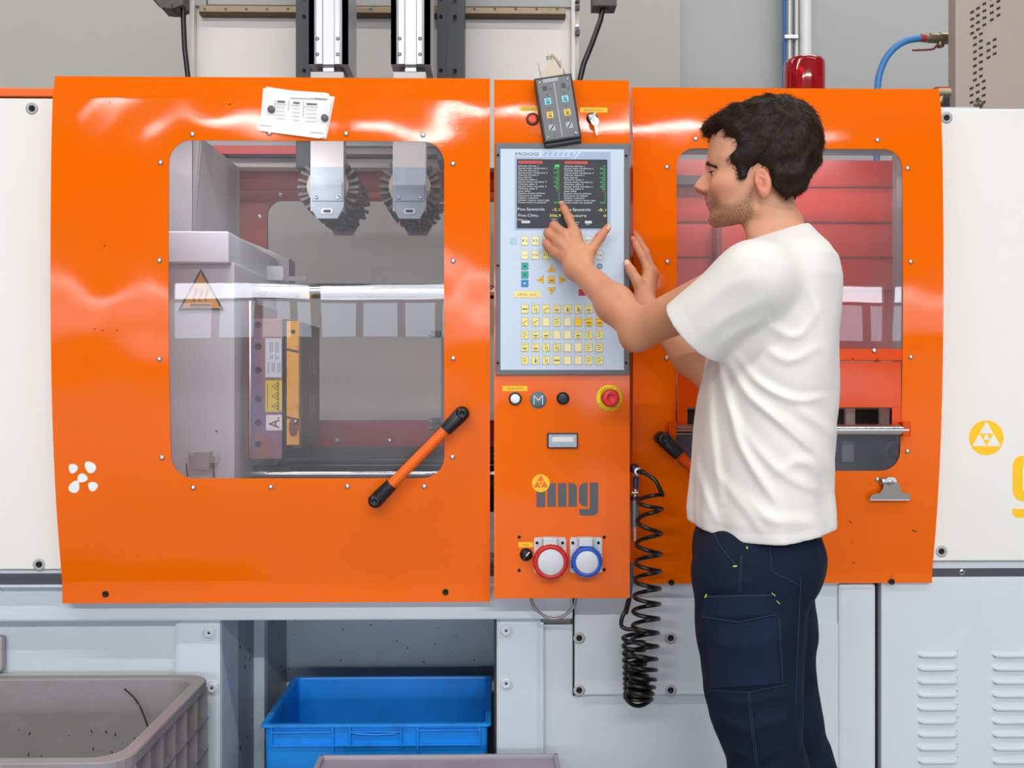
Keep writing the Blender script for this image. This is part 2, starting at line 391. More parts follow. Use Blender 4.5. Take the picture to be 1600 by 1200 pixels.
# ------------------------------------------------------------------ left sliding door
LX0, LX1 = PX(80), PX(765.5)
ld = thing('sliding_door', 'wide orange bowed sliding guard door with the larger window, left of the control pillar', 'machine door', (0.5*(LX0+LX1), .02, .765))
bowed_sheet('door_panel', LX0, LX1, PZ(940, .06), PZ(124, .025), (PX(264), PX(694), PZ(747, .016), PZ(222, .006)), M['orange'], 0, ld, rad=.052)
bowed_pane('window_pane', PX(258), PX(700), PZ(753), PZ(216), M['pane'], .005, ld)
gk = MB(); 
door_bolts(ld, [(301, 210), (421, 208), (541, 209), (661, 211), (251, 254), (249, 407), (249, 561), (253, 715), (708, 256), (708, 408), (708, 560), (707, 714), (302, 762), (423, 761), (543, 760), (663, 760)])
for (px, py) in ((165, 928), (696, 925)):
    mb = MB(); socket_bolt(mb, P(px, py, .058), .0075); mb.build('hem_screw', ld)
mb = MB()
for (px, py) in ((172, 160), (359, 163), (164, 384), (148, 514), (160, 516), (183, 516)):
    z = PZ(py); mb.cyl(P(px, py, yprof(z)-.0008), P(px, py, yprof(z)+.001), .0018, M['ink'], 10)
mb.build('small_hole', ld)['kind'] = 'stuff'
mb = MB()
for (px, py, rx, rz, an) in ((114, 732, 7, 7.5, 0), (141, 730, 8, 10, .7), (128.5, 747, 8, 7, .2), (116, 761, 8, 10, -.5), (145, 760, 7.5, 7.5, 0)):
    pts = []
    for i in range(18):
        a = 2*math.pi*i/18; q = 1+.08*math.sin(3*a+px); u, v = rx*q*math.cos(a), rz*q*math.sin(a)
        pts.append((px+u*math.cos(an)-v*math.sin(an), py-u*math.sin(an)-v*math.cos(an)))
    V = []
    for (a, b) in pts:
        z = PZ(b); V.append(P(a, b, yprof(z)-.0006))
    mb.slab(V, (0, 1, 0), .0006, M['whiteink'])
o = mb.build('white_dots', ld); tag(o, 'five round white sticker dots')
# handle
def handle(parent, a, b, ya, yb, m_tube, r=.0125, seen_b=True):
    A, B = P(a[0], a[1], ya), P(b[0], b[1], yb)
    so = Vector((0, -.045, 0)); d = (B-A).normalized()
    mb = MB(); mb.cyl(A+so+d*.03, B+so-d*.03, r, m_tube, 20); mb.build('handle_tube', parent)
    for (Q, s) in ((A, 1), (B, -1)):
        mb = MB(); c = Q+so
        mb.tube([Q+Vector((0, .004, 0)), Q+so*.5, c, c+d*s*.012, c+d*s*.055], .0165, M['black'], 18, rs=[.0155, .0165, .0175, .0175, .0155])
        mb.lathe(c+Vector((0, -.014, 0)), (0, -1, 0), [(.0165, -.012), (.0145, 0), (.009, .0035), (.0055, .0037), (.005, .001), (.0001, .001)], M['black'], 18)
        mb.build('end_cap', parent)
handle(ld, (590, 779), (723, 645), .02, .006, M['orange_plain'])

# ------------------------------------------------------------------ right sliding door (one track further back)
RY = .075
RX0, RX1 = PX(989, RY), PX(1473, RY)
rd = thing('sliding_door', 'narrower orange bowed guard door behind the worker, with hinged flap and steel bar', 'machine door', (.5*(RX0+RX1), .1, .78))
def ZR(py, px=1230): return PZ(py, RY, px)
KR = KN
bowed_sheet('door_panel', RX0, RX1, ZR(919), ZR(134), (PX(1057, RY), PX(1410, RY), ZR(737), ZR(232)), M['orange'], RY, rd, rad=.046, knots=KR)
bowed_pane('window_pane', PX(1052, RY), PX(1412, RY), ZR(546), ZR(226), M['pane2'], RY+.005, rd, knots=KR)
bowed_pane('lower_pane', PX(1052, RY), PX(1412, RY), ZR(741), ZR(676), glass('dark_pane', (.55, .60, .68), .0, 1.5, haze=((150, 165, 185), .12)), RY+.005, rd, knots=KR)
door_bolts(rd, [(1087, 217), (1371, 219), (1042, 261), (1043, 409), (1042, 559), (1418, 263), (1423, 409), (1423, 558), (1418, 705), (1371, 749)], RY, KR)
for (px, py) in ((1049, 910), (1393, 909)):
    mb = MB(); socket_bolt(mb, P(px, py, RY+.056), .0075); mb.build('hem_screw', rd)
mb = MB(); mb.pbox(1058, 545, 1410, 562, RY-.003, RY+.004, M['orange_dark'], .001); mb.build('hinge_strip', rd)
mb = MB(); y = RY-.006; n = 9
for i in range(n):
    a = 1062+(1408-1062)*i/n; mb.cyl(P(a+1, 561.5, y), P(a+(1408-1062)/n-1, 561.5, y), .0042, M['orange_dark'], 12)
mb.build('hinge_knuckles', rd)
mb = MB(); mb.pbox(1058, 565, 1408, 637, RY-.005, RY-.001, M['orange_dark'], .001)
for (a, b) in ((1058, 1074), (1394, 1408)): mb.pbox(a, 637, b, 665, RY-.005, RY-.001, M['orange_dark'], .001)
mb.build('hinged_flap', rd)
for px in (1366,):
    mb = MB(); bolt_head(mb, px, 548, RY-.004); mb.build('bolt', rd)
for (a, b) in ((1046, 1058), (1411, 1424)):
    mb = MB(); mb.pbox(a, 659, b, 682, RY-.03, RY+.003, M['orange_dark'], .003); mb.build('bar_bracket', rd)
mb = MB(); mb.cyl(P(1057, 671.5, RY-.018), P(1417, 671.5, RY-.018), .0125, M['steel'], 28); mb.build('steel_bar', rd)
handle(rd, (1031, 684), (1160, 815), RY+.005, RY+.02, M['orange_dark'])
# scratches
mb = MB()
for (x0, y0, x1, y1) in ((1327, 815, 1331, 818), (1425, 829, 1433, 832), (1331, 847, 1333, 849), (1333, 880, 1336, 881), (1392, 900, 1394, 902)):
    ya = yprof(PZ(y0, RY), RY, KR)-.0006; a, b = P(x0, y0, ya), P(x1, y1, ya); mb.slab([a, b, b+Vector((.0, 0, .002)), a+Vector((0, 0, .003))], (0, 1, 0), .0006, M['ink'])
mb.build('scratches', rd)['kind'] = 'stuff'
# ------------------------------------------------------------------ control pillar
CX0, CX1 = PX(772), PX(984)
cp = thing('control_pillar', 'orange control pillar between the doors, carrying screen, keypad and sockets', 'control panel', (.5*(CX0+CX1), .1, .77))
KC = make_prof([(.70, 0), (1.835, 0), (1.853, .035), (1.91, .07), (1.955, .10), (1.955, .22), (2.1, .22)], 1.5, 0.0)
zt = PZ(125, .02)
bowed_sheet('housing', CX0, CX1, PZ(935), zt, None, M['orange'], 0, cp, flange=.10, knots=KC)
mb = MB(); mb.box((CX0+.004, .004, PZ(933)), (CX1-.004, .10, PZ(230)), M['orange_plain']); mb.build('inner_case', cp)
# bezel + face
BY = -.008
def R4(px0, py0, px1, py1, y): return (PX(px0, y), PZ(py1, y, 880), PX(px1, y), PZ(py0, y, 880))
mb = MB(); mb.pbox(774.5, 223.5, 984, 586, BY, .001, M['bezel'], .0015); bz = mb.build('bezel', cp)
FY = BY-.0012
mb = MB(); a = R4(782, 233, 975, 578, FY); mb.box((a[0], FY, a[1]), (a[2], BY+.001, a[3]), M['panelblue']); face = mb.build('keypad_overlay', cp)
mb = MB()
for (px, py) in ((778, 242.5), (978.5, 243.5), (778, 415), (778, 567), (978, 567), (978.5, 415)):
    mb = MB(); socket_bolt(mb, P(px, py, BY), .0028); mb.build('bezel_screw', cp)
GY = FY-.0004
mb = MB(); mb.text('MOOG', PX(823.5, GY), PZ(240.5, GY), .0072, GY-.0003, M['logo_grey'], width=PX(842)-PX(806)); mb.build('brand_lettering', face)
# slanted bars and frame outline round the screen
mb = MB()
for i in range(6):
    a = 847+i*8.3; mb.prism([(PX(a, GY), PZ(243.5, GY)), (PX(a+5.4, GY), PZ(243.5, GY)), (PX(a+8.4, GY), PZ(237.5, GY)), (PX(a+3, GY), PZ(237.5, GY))], GY-.0002, GY+.0006, M['panelblue2'])
for qd in (((804, 246.5), (894, 246.5), (896, 249), (804, 249)), ((804, 249), (807.5, 249), (807.5, 360.5), (804, 360.5)), ((807.5, 357), (953.5, 357), (953.5, 360.5), (807.5, 360.5)), ((894, 246.5), (901, 238), (903.5, 238), (896, 249)),
           ((898.5, 249), (908, 238), (953.5, 238), (953.5, 249)), ((949, 249), (953.5, 249), (953.5, 357), (949, 357))):
    mb.prism([(PX(a), PZ(b)) for a, b in qd], GY-.0002, GY+.0006, M['panelblue2'])
mb.build('screen_surround', face)
SC = emis('screen_background', (44, 56, 68), .4); SW = emis('screen_white_text', (235, 240, 245), .9); SG = emis('screen_green_text', (70, 230, 110), .85)
SR = emis('screen_red', (236, 84, 74), .8); SYL = emis('screen_yellow_text', (246, 232, 110), .95); SP = emis('screen_purple_text', (190, 90, 220), .8); SCY = emis('screen_cyan_text', (110, 220, 240), .9)
mb = MB(); a = R4(807.5, 249, 949, 357, GY); mb.box((a[0], GY-.0004, a[1]), (a[2], GY+.0008, a[3]), SC); scr = mb.build('screen', cp); tag(scr, 'dark lit screen with two columns of values')
SY = GY-.0007
rows = ['Velocita discesa 1', 'Quota inizio vel.discesa 2', 'Velocita discesa 2', 'Quota inizio vel.discesa 3', 'Velocita discesa 3', 'Stop discesa', 'Velocita salita 1', 'Quota inizio vel.salita 2', 'Velocita salita 2', 'Quota inizio vel.salita 3', 'Velocita salita 3', 'Stop salita', 'Numero discese richieste', 'Selezione di utilizzo', 'Utilizzo rotazione', 'Utilizzo rotaz.in senso opp.', 'Tempo totale max.spazzola']
vals = ['50', '300,0', '30', '200,0', '20', '120,0', '100', '420,0', '100', '480,0', '100', '0,0', '1', '1', '1', '1', '20,00']
lw = MB(); lg = MB()
for ci, x0 in enumerate((809.2, 881.3)):
    for i, (r_, v_) in enumerate(zip(rows, vals)):
        py = 259.0+i*3.56+ci*.2; n_ = len(r_)
        lw.text(r_, PX(x0, SY), PZ(py, SY), .0037, SY, SW, width=n_*.00268, align='L')
        lg.text(v_, PX(x0+64.5, SY), PZ(py, SY), .0037, SY, SR if v_ == '0,0' else SG, width=len(v_)*.0026, align='R')
for (t_, x_, z_, h_, w_) in (('Pos.Spazzola', 809, 326.5, .0062, .0635), ('Pos.Spazzola', 881, 327, .0062, .0635), ('Pos.Chiu.', 810, 336.3, .0062, .048), ('Chiusura', 881, 336.3, .0062, .0535), ('Pagina', 808, 342.8, .0034, .0145), ('MIN', 862, 342.3, .003, .009), ('Menu', 898, 347, .0034, .0105), ('F6', 899, 350.5, .0034, .0066), ('F7', 916.5, 350.5, .0034, .0066)):
    lw.text(t_, PX(x_, SY), PZ(z_, SY), h_, SY, SW, width=w_, align='L')
for (t_, x_, z_, w_, m_) in (('-2,2', 876.5, 327, .0215, SYL), ('306,9', 876.5, 336.5, .027, SYL), ('-8,1', 947, 327.5, .0205, SYL), ('0', 947, 336.5, .0055, SYL)):
    lg.text(t_, PX(x_, SY), PZ(z_, SY), .0062, SY, m_, width=w_, align='R')
lg.text('25', PX(821, SY), PZ(342.6, SY), .0034, SY, SP, width=.005); lg.text('0', PX(870, SY), PZ(342.3, SY), .003, SY, SCY, width=.003)
lw.build('white_lettering', scr); lg.build('coloured_lettering', scr)
mb = MB()
for (a, b, c, d, m_, tx) in ((810, 251.5, 847.5, 255.8, SR, 'SPAZZOLA LATO MOBILE'), (882.5, 251.8, 918, 256, SR, 'SPAZZOLA FISSA'), (867, 257.3, 874.2, 261, SG, ''), (815, 345, 828, 348.8, SW, 'MENU'), (914, 345, 924.5, 348.8, SW, 'HELP')):
    q = R4(a, b, c, d, SY); mb.box((q[0], SY, q[1]), (q[2], SY+.0004, q[3]), m_)
    if tx: mb.text(tx, (q[0]+q[2])/2, (q[1]+q[3])/2, .0028, SY-.0002, SC if m_ is SW else pbr('dark_red_text'+tx[:4], (120, 20, 20), .6), width=(q[2]-q[0])*.88)
mb.build('heading_bars', scr)
# keys
KY = pbr('yellow_key', (240, 228, 140), .45); KYs = pbr('pale_yellow_key', (244, 232, 172), .45); KG = pbr('golden_key', (248, 204, 40), .45); KW = pbr('white_key', (226, 230, 226), .45); KO = pbr('key_outline', (132, 136, 120), .5)
KT = pbr('teal_key', (20, 160, 140), .45); KB = pbr('blue_key', (20, 130, 200), .45); KRd = pbr('red_key', (200, 40, 60), .45); KA = pbr('amber_key', (246, 190, 30), .45)
YK = GY-.0011
def key(px, py, wd, ht, m, sym=None, txt=None):
    q = R4(px-wd/2, py-ht/2, px+wd/2, py+ht/2, GY); mb = MB()
    mb.prism(rrect(q[0]-.0007, q[1]-.0007, q[2]+.0007, q[3]+.0007, .0016, 3), GY-.0004, GY+.0004, KO)
    mb.prism(rrect(q[0], q[1], q[2], q[3], .0013, 3), YK, GY+.0004, m); o = mb.build('key', cp)
    cx, cz = (q[0]+q[2])/2, (q[1]+q[3])/2
    if txt: s = MB(); s.text(txt, cx, cz, .0062, YK-.0002, M['ink'], width=min(.0105, .0052*len(txt))); s.build('legend', o)
    elif sym is not None:
        s = MB(); r = random.Random(sym*13+5); yk = YK-.0002; t = .0006
        W_, H_ = (q[2]-q[0])*.38, (q[3]-q[1])*.38
        def ln(x0, z0, x1, z1, t=t):
            a = Vector((x1-x0, 0, z1-z0)); a.normalize(); nn = Vector((-a.z, 0, a.x))*t
            s.slab([(cx+x0-nn.x, yk, cz+z0-nn.z), (cx+x1-nn.x, yk, cz+z1-nn.z), (cx+x1+nn.x, yk, cz+z1+nn.z), (cx+x0+nn.x, yk, cz+z0+nn.z)], (0, 1, 0), .0002, M['inkk'])
        kind = sym % 6
        if kind == 0: ln(-W_, 0, W_, 0, .0012); ln(-W_*.6, -.0016, -W_*.6, .0016); ln(W_*.6, -.0016, W_*.6, .0016)
        elif kind == 1: ln(-W_, H_, W_*.2, H_, .0004); ln(-W_*.3, H_*.4, -W_*.3, -H_*.7, .0007); ln(W_*.4, H_*.4, W_*.4, -H_*.7, .0007); ln(W_*.1, -H_, W_, -H_, .0006)
        elif kind == 2: ln(-W_, -H_*.6, -W_*.2, 0, .0007); ln(-W_*.2, 0, W_, H_*.4, .0007); ln(-W_*.8, -H_, W_*.3, -H_, .0005)
        elif kind == 3: ln(-W_, H_*.8, W_*.8, H_*.8, .0004); ln(-W_*.8, -H_*.3, W_*.8, -H_*.3, .0014); ln(-W_*.8, -H_, W_*.8, -H_, .0005)
        elif kind == 4: ln(0, -H_*.8, 0, H_*.2, .0016); ln(-W_*.3, H_*.5, W_*.3, H_*.5, .0009); ln(W_*.7, -H_, W_*.7, H_*.3, .0006)
        else: ln(-W_, H_*.7, W_*.5, H_*.7, .0006); ln(-W_*.8, 0, W_*.8, 0, .0006); ln(-W_*.8, -H_*.6, W_*.3, -H_*.6, .0006)
        s.build('symbol', o)
    return o
M['inkk'] = pbr('key_ink', (92, 90, 80), .6)
cols8 = [820, 836.7, 853.3, 870, 886.7, 903.3, 919.8, 936.5]
for r_, py in enumerate((376.5, 398.5)):
    for c_, px in enumerate(cols8):
        nm = 'F%d' % (c_+1+8*r_)
        key(px, py, 10.5, 13, KYs if c_ < 2 else (KY if c_ < 3 else KW), txt=nm if nm != 'F9' else '--')
sy = [[0, 1, 2, 3, 4, 4, 3, 0], [2, 2, -1, 5, -1, -2, 3, 3], [5, 3, 3, -1, -1, 3, 5, 5], [3, 3, 1, 1, -1, -1, 5, 5], [5, 4, 1, 0, -1, -1, 5, 5]]
dots = MB()
for r_, py in enumerate((483, 503, 523, 543, 563)):
    for c_, px in enumerate(cols8):
        s_ = sy[r_][c_]; key(px, py, 10.5, 13, KG if s_ == -2 or (r_ == 1 and c_ > 5) else (KYs if s_ == -1 else KY), sym=s_ if s_ >= 0 else None)
        c = P(px-5, py-9.8, GY); dots.cyl(c+Vector((0, -.0004, 0)), c+Vector((0, .0004, 0)), .0007, M['ink'], 8)
for py in (365.5, 387.5):
    for px in cols8: c = P(px-5, py, GY); dots.cyl(c+Vector((0, -.0004, 0)), c+Vector((0, .0004, 0)), .0007, M['ink'], 8)
dots.build('indicator_dots', cp)['kind'] = 'stuff'
for py, m_ in ((416, KT), (429.5, KT), (443, KB)):
    o = key(820, py, 10.5, 10.5, m_); s = MB(); q = P(820, py, YK-.0003)
    s.prism([(q.x-.003, q.z-.001), (q.x+.003, q.z-.001), (q.x, q.z+.003)], q.y, q.y+.0003, M['whiteink'] if m_ is KB else M['ink']); s.build('symbol', o)
def tri(px, py, r, ang, m):
    c = P(px, py, GY)
    def T(rr, y0, y1, mb, mm): mb.prism([(c.x+rr*math.cos(math.radians(ang+a)), c.z+rr*math.sin(math.radians(ang+a))) for a in (0, 120, 240)], y0, y1, mm)
    mb = MB(); T(r+.0012, GY-.0004, GY+.0004, mb, KO); T(r, YK, GY+.0003, mb, m); o = mb.build('arrow_key', cp)
    s = MB(); T(r*.42, YK-.0003, YK, s, pbr('amber_print', (190, 140, 20), .5) if 'amber_print' not in bpy.data.materials else bpy.data.materials['amber_print']); s.build('symbol', o)
for (px, py, a) in ((861.5, 421, 90), (861.5, 453, 270), (846, 437, 180), (877.5, 437, 0)): tri(px, py, .0107, a, KA)
key(861.5, 437, 10.5, 10.5, KA, sym=3)
key(909.5, 457, 10, 9.5, KRd)
mb = MB(); c = P(937, 416, GY); mb.cyl(c+Vector((0, -.0008, 0)), c, .0068, pbr('steel_blue_disc', (70, 130, 175), .4), 24); mb.text('O', c.x, c.z, .005, c.y-.001, M['whiteink']); mb.build('round_key', cp)
mb = MB(); q = R4(803.5, 455.5, 844, 465, GY); mb.box((q[0], GY-.0004, q[1]), (q[2], GY, q[3]), pbr('cream_label', (250, 224, 130), .5)); mb.text('I.M.G. s.r.l.', (q[0]+q[2])/2, (q[1]+q[3])/2, .0055, GY-.0006, pbr('violet_ink', (120, 70, 130), .6), width=.044); mb.build('maker_label', face)
mb = MB(); q = R4(796.5, 372, 807.5, 382, GY); mb.box((q[0], GY-.0003, q[1]), (q[2], GY, q[3]), pbr('pale_teal_label', (160, 205, 215), .5)); mb.build('small_label', face)
# details on the pillar
HY = -.0008
def plate(px0, py0, px1, py1, y, m, name, txt=None, th=.0006, tm=None, fill=.8, h=None):
    mb = MB(); q = R4(px0, py0, px1, py1, y); mb.box((q[0], y-th, q[1]), (q[2], y+.001, q[3]), m)
    if txt:
        tl = txt.split('|')
        for i, s_ in enumerate(tl): mb.text(s_, (q[0]+q[2])/2, (q[1]+q[3])/2+((len(tl)-1)/2-i)*(h or .004)*1.6, h or .004, y-th-.0002, tm or M['ink'], width=(q[2]-q[0])*fill)
    return mb.build(name, cp)
yt = yprof(PZ(171), 0, KC)
plate(812, 167, 846, 174, yt, M['yellow'], 'yellow_label', 'CONSENSO APERTURA|CANCELLO', h=.0022, fill=.75)
plate(906, 168, 949, 175.5, yt, M['yellow'], 'yellow_label', 'ABILITAZIONE ROBOT|MANUALE', h=.0022, fill=.7)
plate(785, 603, 824, 611, 0, M['yellow'], 'yellow_label', 'AVVIO CICLO', h=.0042, fill=.62)
plate(810, 847, 833, 855, 0, M['yellow'], 'yellow_label', 'LUCE', h=.0044, fill=.4)
def push(px, py, y, ring, cap, r=.0145, rc=.0105, name='push_button', lab=None, dome=False):
    c = P(px, py, y); mb = MB(); mb.lathe(c, (0, -1, 0), [(r, -.001), (r, .004), (r*.93, .0065), (rc, .0065), (rc, .003)], ring, 28); o = mb.build(name, cp)
    mb = MB(); pr = [(rc, .002), (rc*.98, .0062), (rc*.8, .0072), (.0001, .0074 if not dome else .010)]; mb.lathe(c, (0, -1, 0), pr, cap, 28); mb.build('button_cap', o)
    if lab: tag(o, lab)
    return o
push(832, 187, .006, M['black'], pbr('red_orange_cap', (235, 70, 30), .35), r=.0155, rc=.011, lab='red-orange push button')
push(805, 623, 0, M['black'], pbr('milk_white_cap', (225, 235, 238), .3), r=.0155, rc=.0115, lab='white lit push button')
push(879.5, 622.5, 0, M['black'], M['black'], r=.0152, rc=.0130, lab='black blanking cap')
mb = MB(); c = P(841, 625, 0); mb.lathe(c, (0, -1, 0), [(.0200, -.001), (.0200, .0012), (.0001, .0012)], pbr('slate_disc', (98, 122, 130), .5), 40); [mb.tube([c+Vector((x0, -.0014, z0)), c+Vector((x1, -.0014, z1))], .0011, M['whiteink'], 6) for (x0, z0, x1, z1) in ((-.0102, -.011, -.0102, .0108), (-.0102, .0108, 0, -.0012), (0, -.0012, .0102, .0108), (.0102, .0108, .0102, -.011))]; tag(mb.build('round_sticker', cp), 'grey round sticker with a white M')
c = P(952, 622, 0); mb = MB(); mb.lathe(c, (0, -1, 0), [(.031, -.001), (.031, .0018), (.018, .0022), (.018, .002)], pbr('ring_yellow', (252, 226, 20), .5), 44)
mb.lathe(c, (0, -1, 0), [(.0195, .002), (.0145, .014)], M['black'], 30)
for tx, r0, a0, st, sg in (('ARRESTO DI', .0255, 155, -13.5, 1), ('EMERGENZA', .0265, 212, 14.5, -1)):
    for i, ch in enumerate(tx):
        if ch == ' ': continue
        a = math.radians(a0+st*i); mb.text(ch, c.x+r0*math.cos(a), c.z+r0*math.sin(a), .0046, c.y-.0026, M['ink'], rot=a-math.pi/2 if sg > 0 else a+math.pi/2, width=.0032)
e = mb.build('emergency_stop', cp); tag(e, 'yellow ring around a red mushroom stop button')
mb = MB(); mr = pbr('red_mushroom', (225, 48, 52), .35)
mb.lathe(c+Vector((.001, 0, 0)), (0, -1, 0), [(.012, .008), (.0205, .016), (.0212, .020), (.019, .0255), (.0125, .028), (.0100, .0276), (.0098, .027), (.0001, .027)], mr, 36); mb.build('mushroom_head', e)
# counter display
mb = MB(); mb.pbox(855, 676.5, 903, 700.5, -.006, .001, M['black'], .001); dsp = mb.build('counter_display', cp); tag(dsp, 'small black-framed display with a grey face')
mb = MB(); mb.pbox(857.5, 679, 901, 698.5, -.0066, -.005, pbr('grey_display_face', (168, 182, 196), .4)); mb.pbox(863, 683, 896, 690.5, -.0078, -.0064, pbr('ivory_strip', (230, 225, 218), .4), .0004)
mb.text('HONEYWELL', PX(869), PZ(680.8), .0016, -.0068, M['ink'], width=.017) if False else mb.text('TIME    h', PX(866), PZ(680.8), .0018, -.0068, M['ink'], width=.013)
for (a, b) in ((860, 695.5), (874, 695.5), (889, 696)): mb.text('00 00', PX(a+3), PZ(b), .0016, -.0068, M['ink'], width=.008)
mb.build('display_face', dsp)
# img logo
def tri_logo(mb, cx, cz, R, y, md, mt):
    mb.prism(circ(cx, cz, R, 48), y-.0005, y+.001, md)
    s = R*.93; A = (cx, cz+s); B = (cx-s*.866, cz-s*.5); C = (cx+s*.866, cz-s*.5)
    mid = lambda p, q: ((p[0]+q[0])/2, (p[1]+q[1])/2)
    ab, bc, ca = mid(A, B), mid(B, C), mid(C, A)
    for t in ((A, ab, ca), (ab, B, bc), (ca, bc, C)): mb.prism(list(t), y-.0009, y-.0004, mt)
    m1, m2, m3 = mid(ab, ca), mid(ab, bc), mid(ca, bc)
    mb.prism([m1, m2, m3], y-.0009, y-.0004, mt)
mb = MB(); G = M['logo_grey']; X = lambda p: PX(p); Z = lambda p: PZ(p)
S_ = 300/1600.0
def lp(zx, zy): return (X(760+zx*S_), Z(590+zy*S_))
def bar(pts): mb.prism([lp(*p) for p in pts], -.0006, .001, G)
def arc(cx, cy, r, a0, a1, n=8): return [(cx+r*math.cos(math.radians(a0+(a1-a0)*i/n)), cy-r*math.sin(math.radians(a0+(a1-a0)*i/n))) for i in range(n+1)]
bar([(418, 885), (490, 885), (490, 1080), (418, 1080)]); bar([(508, 880), (579, 880), (579, 1078), (508, 1078)]); bar([(596, 880), (667, 880), (667, 1078), (596, 1078)])
bar([(684, 1078), (684, 880)]+arc(713, 922, 42, 90, 0)+[(755, 1078)])
bar(arc(825, 932, 54, 180, 90)+[(844, 878), (844, 1076)]+arc(825, 1022, 54, 270, 180))
bar([(861, 876), (932, 876)]+arc(882, 1102, 50, 0, -90)+arc(795, 1132, 20, -90, -180)+[(773, 1096), (861, 1096)])
o = mb.build('img_lettering', cp); tag(o, 'grey lettering img')
mb = MB(); q = lp(453, 880); tri_logo(mb, q[0], q[1], .0212, -.001, M['yellow'], M['orange_plain']); tag(mb.build('logo_disc', cp), 'yellow disc with triangles')
# sockets
def cee(px, py, col, r):
    mb = MB(); q = R4(px-25, py-37, px+25, py+18, 0); mb.prism(rrect(q[0], q[1], q[2], q[3], .006, 4), -.010, .001, M['socketgrey']); o = mb.build('power_socket', cp)
    for (dx, dy) in ((-20, -28), (20, -28), (-20, 10)):
        s = MB(); socket_bolt(s, P(px+dx, py+dy, -.010), .0035); s.build('socket_screw', o)
    c = P(px+.5, py-1, -.010); mb = MB(); mb.lathe(c, (0, -1, 0), [(r*.98, 0), (r, .012), (r*1.03, .016), (r*1.03, .026), (r*.96, .030), (r*.78, .030), (r*.77, .027)], col, 44)
    for i in range(28):
        a = 2*math.pi*i/28
        mb.box((-.0012, -.0012, -.007), (.0012, .0012, .007), col, M=Matrix.Translation(c+Vector((r*1.03*math.cos(a), -.019, r*1.03*math.sin(a)))) @ Matrix.Rotation(math.pi/2, 4, 'X'))
    s = mb.build('locking_ring', o)
    mb = MB(); mb.lathe(c, (0, -1, 0), [(r*.78, .024), (r*.77, .031), (r*.70, .0325), (.0001, .033)], M['socketgrey'], 40); mb.build('socket_lid', o)
    mb = MB(); mb.pbox(px-10, py-36, px+11, py-22, -.034, -.008, M['socketgrey'], .002); mb.cyl(P(px-12, py-34, -.02), P(px+12, py-34, -.02), .0045, M['socketgrey'], 14); mb.build('lid_hinge', o)
    return o
M['socketgrey'] = pbr('light_grey_plastic', (206, 210, 216), .4)
tag(cee(859, 876, pbr('red_ring', (200, 24, 22), .35), .0395), 'power socket with a red ring'); tag(cee(915, 876, pbr('blue_ring', (24, 84, 190), .35), .0345), 'power socket with a blue ring')
c = P(822, 866, 0); mb = MB(); mb.lathe(c, (0, -1, 0), [(.0150, -.001), (.0150, .004), (.0125, .006), (.0120, .016), (.0001, .017)], M['black'], 26)
mb.box((-.0022, -.004, -.011), (.0022, .001, .012), M['black'], .001, M=Matrix.Translation(c+Vector((0, -.0165, 0))) @ Matrix.Rotation(math.radians(-140), 4, 'Y'))
mb.box((-.0012, -.0008, -.002), (.0012, .0004, .010), M['whiteink'], M=Matrix.Translation(c+Vector((0.001, -.0208, 0.001))) @ Matrix.Rotation(math.radians(40), 4, 'Y'))
tag(mb.build('rotary_switch', cp), 'black rotary switch')
for (px, py) in ((811, 839), (944, 839), (811, 891), (944, 890)):
    mb = MB(); socket_bolt(mb, P(px, py, 0), .0038); mb.build('plate_screw', cp)
# chipped paint along the left edge of the pillar
mb = MB(); r = random.Random(3)
for i in range(60):
    py = r.uniform(590, 930); px = 772.2+abs(r.gauss(0, .5)); q = P(px, py, -.0003); s_ = r.uniform(.0003, .0009)
    mb.prism([(q.x-s_, q.z-s_*1.4), (q.x+s_, q.z-s_), (q.x+s_*.6, q.z+s_*1.5)], -.0006, .0004, M['whiteink'])
mb.build('paint_chips', cp)['kind'] = 'stuff'
# key switch with key
c = P(925, 186, .008); mb = MB(); mb.lathe(c, (0, -1, 0), [(.0150, -.003), (.0150, .003), (.013, .006), (.0118, .0062), (.0118, .012), (.009, .0135), (.0001, .0135)], M['black'], 28)
mb.lathe(c, (0, -1, 0), [(.0108, .012), (.0100, .0145), (.0001, .0145)], M['zinc'], 24); ks = mb.build('key_switch', cp)
kt = thing('switch_key', 'small steel key ring with spare key hanging in the key switch', 'key', c)
mb = MB(); mb.box((-.0012, -.006, -.0075), (.0012, .022, .0075), M['zinc'], .0008, M=Matrix.Translation(c+Vector((.001, -.026, .001))) @ Matrix.Rotation(math.radians(35), 4, 'Y')); mb.build('key_bow', kt)
mb = MB(); q = c+Vector((.004, -.026, -.012)); mb.prism([(q.x+.0095*math.cos(a)*(1 if math.sin(a) > -.3 else .9), q.z+.0105*math.sin(a)) for a in np.linspace(0, 2*math.pi, 22)[:-1]], q.y, q.y+.002, M['zinc'])
mb.prism([(q.x-.002, q.z-.008), (q.x+.004, q.z-.008), (q.x+.0075, q.z-.030), (q.x+.0055, q.z-.033), (q.x+.003, q.z-.030)], q.y, q.y+.002, M['zinc']); mb.build('spare_key', kt)
mb = MB(); mb.tube([c+Vector((.002+.006*math.cos(a), -.028, -.004+.006*math.sin(a))) for a in np.linspace(0, 2*math.pi, 17)], .0007, M['zinc'], 6); mb.build('split_ring', kt)
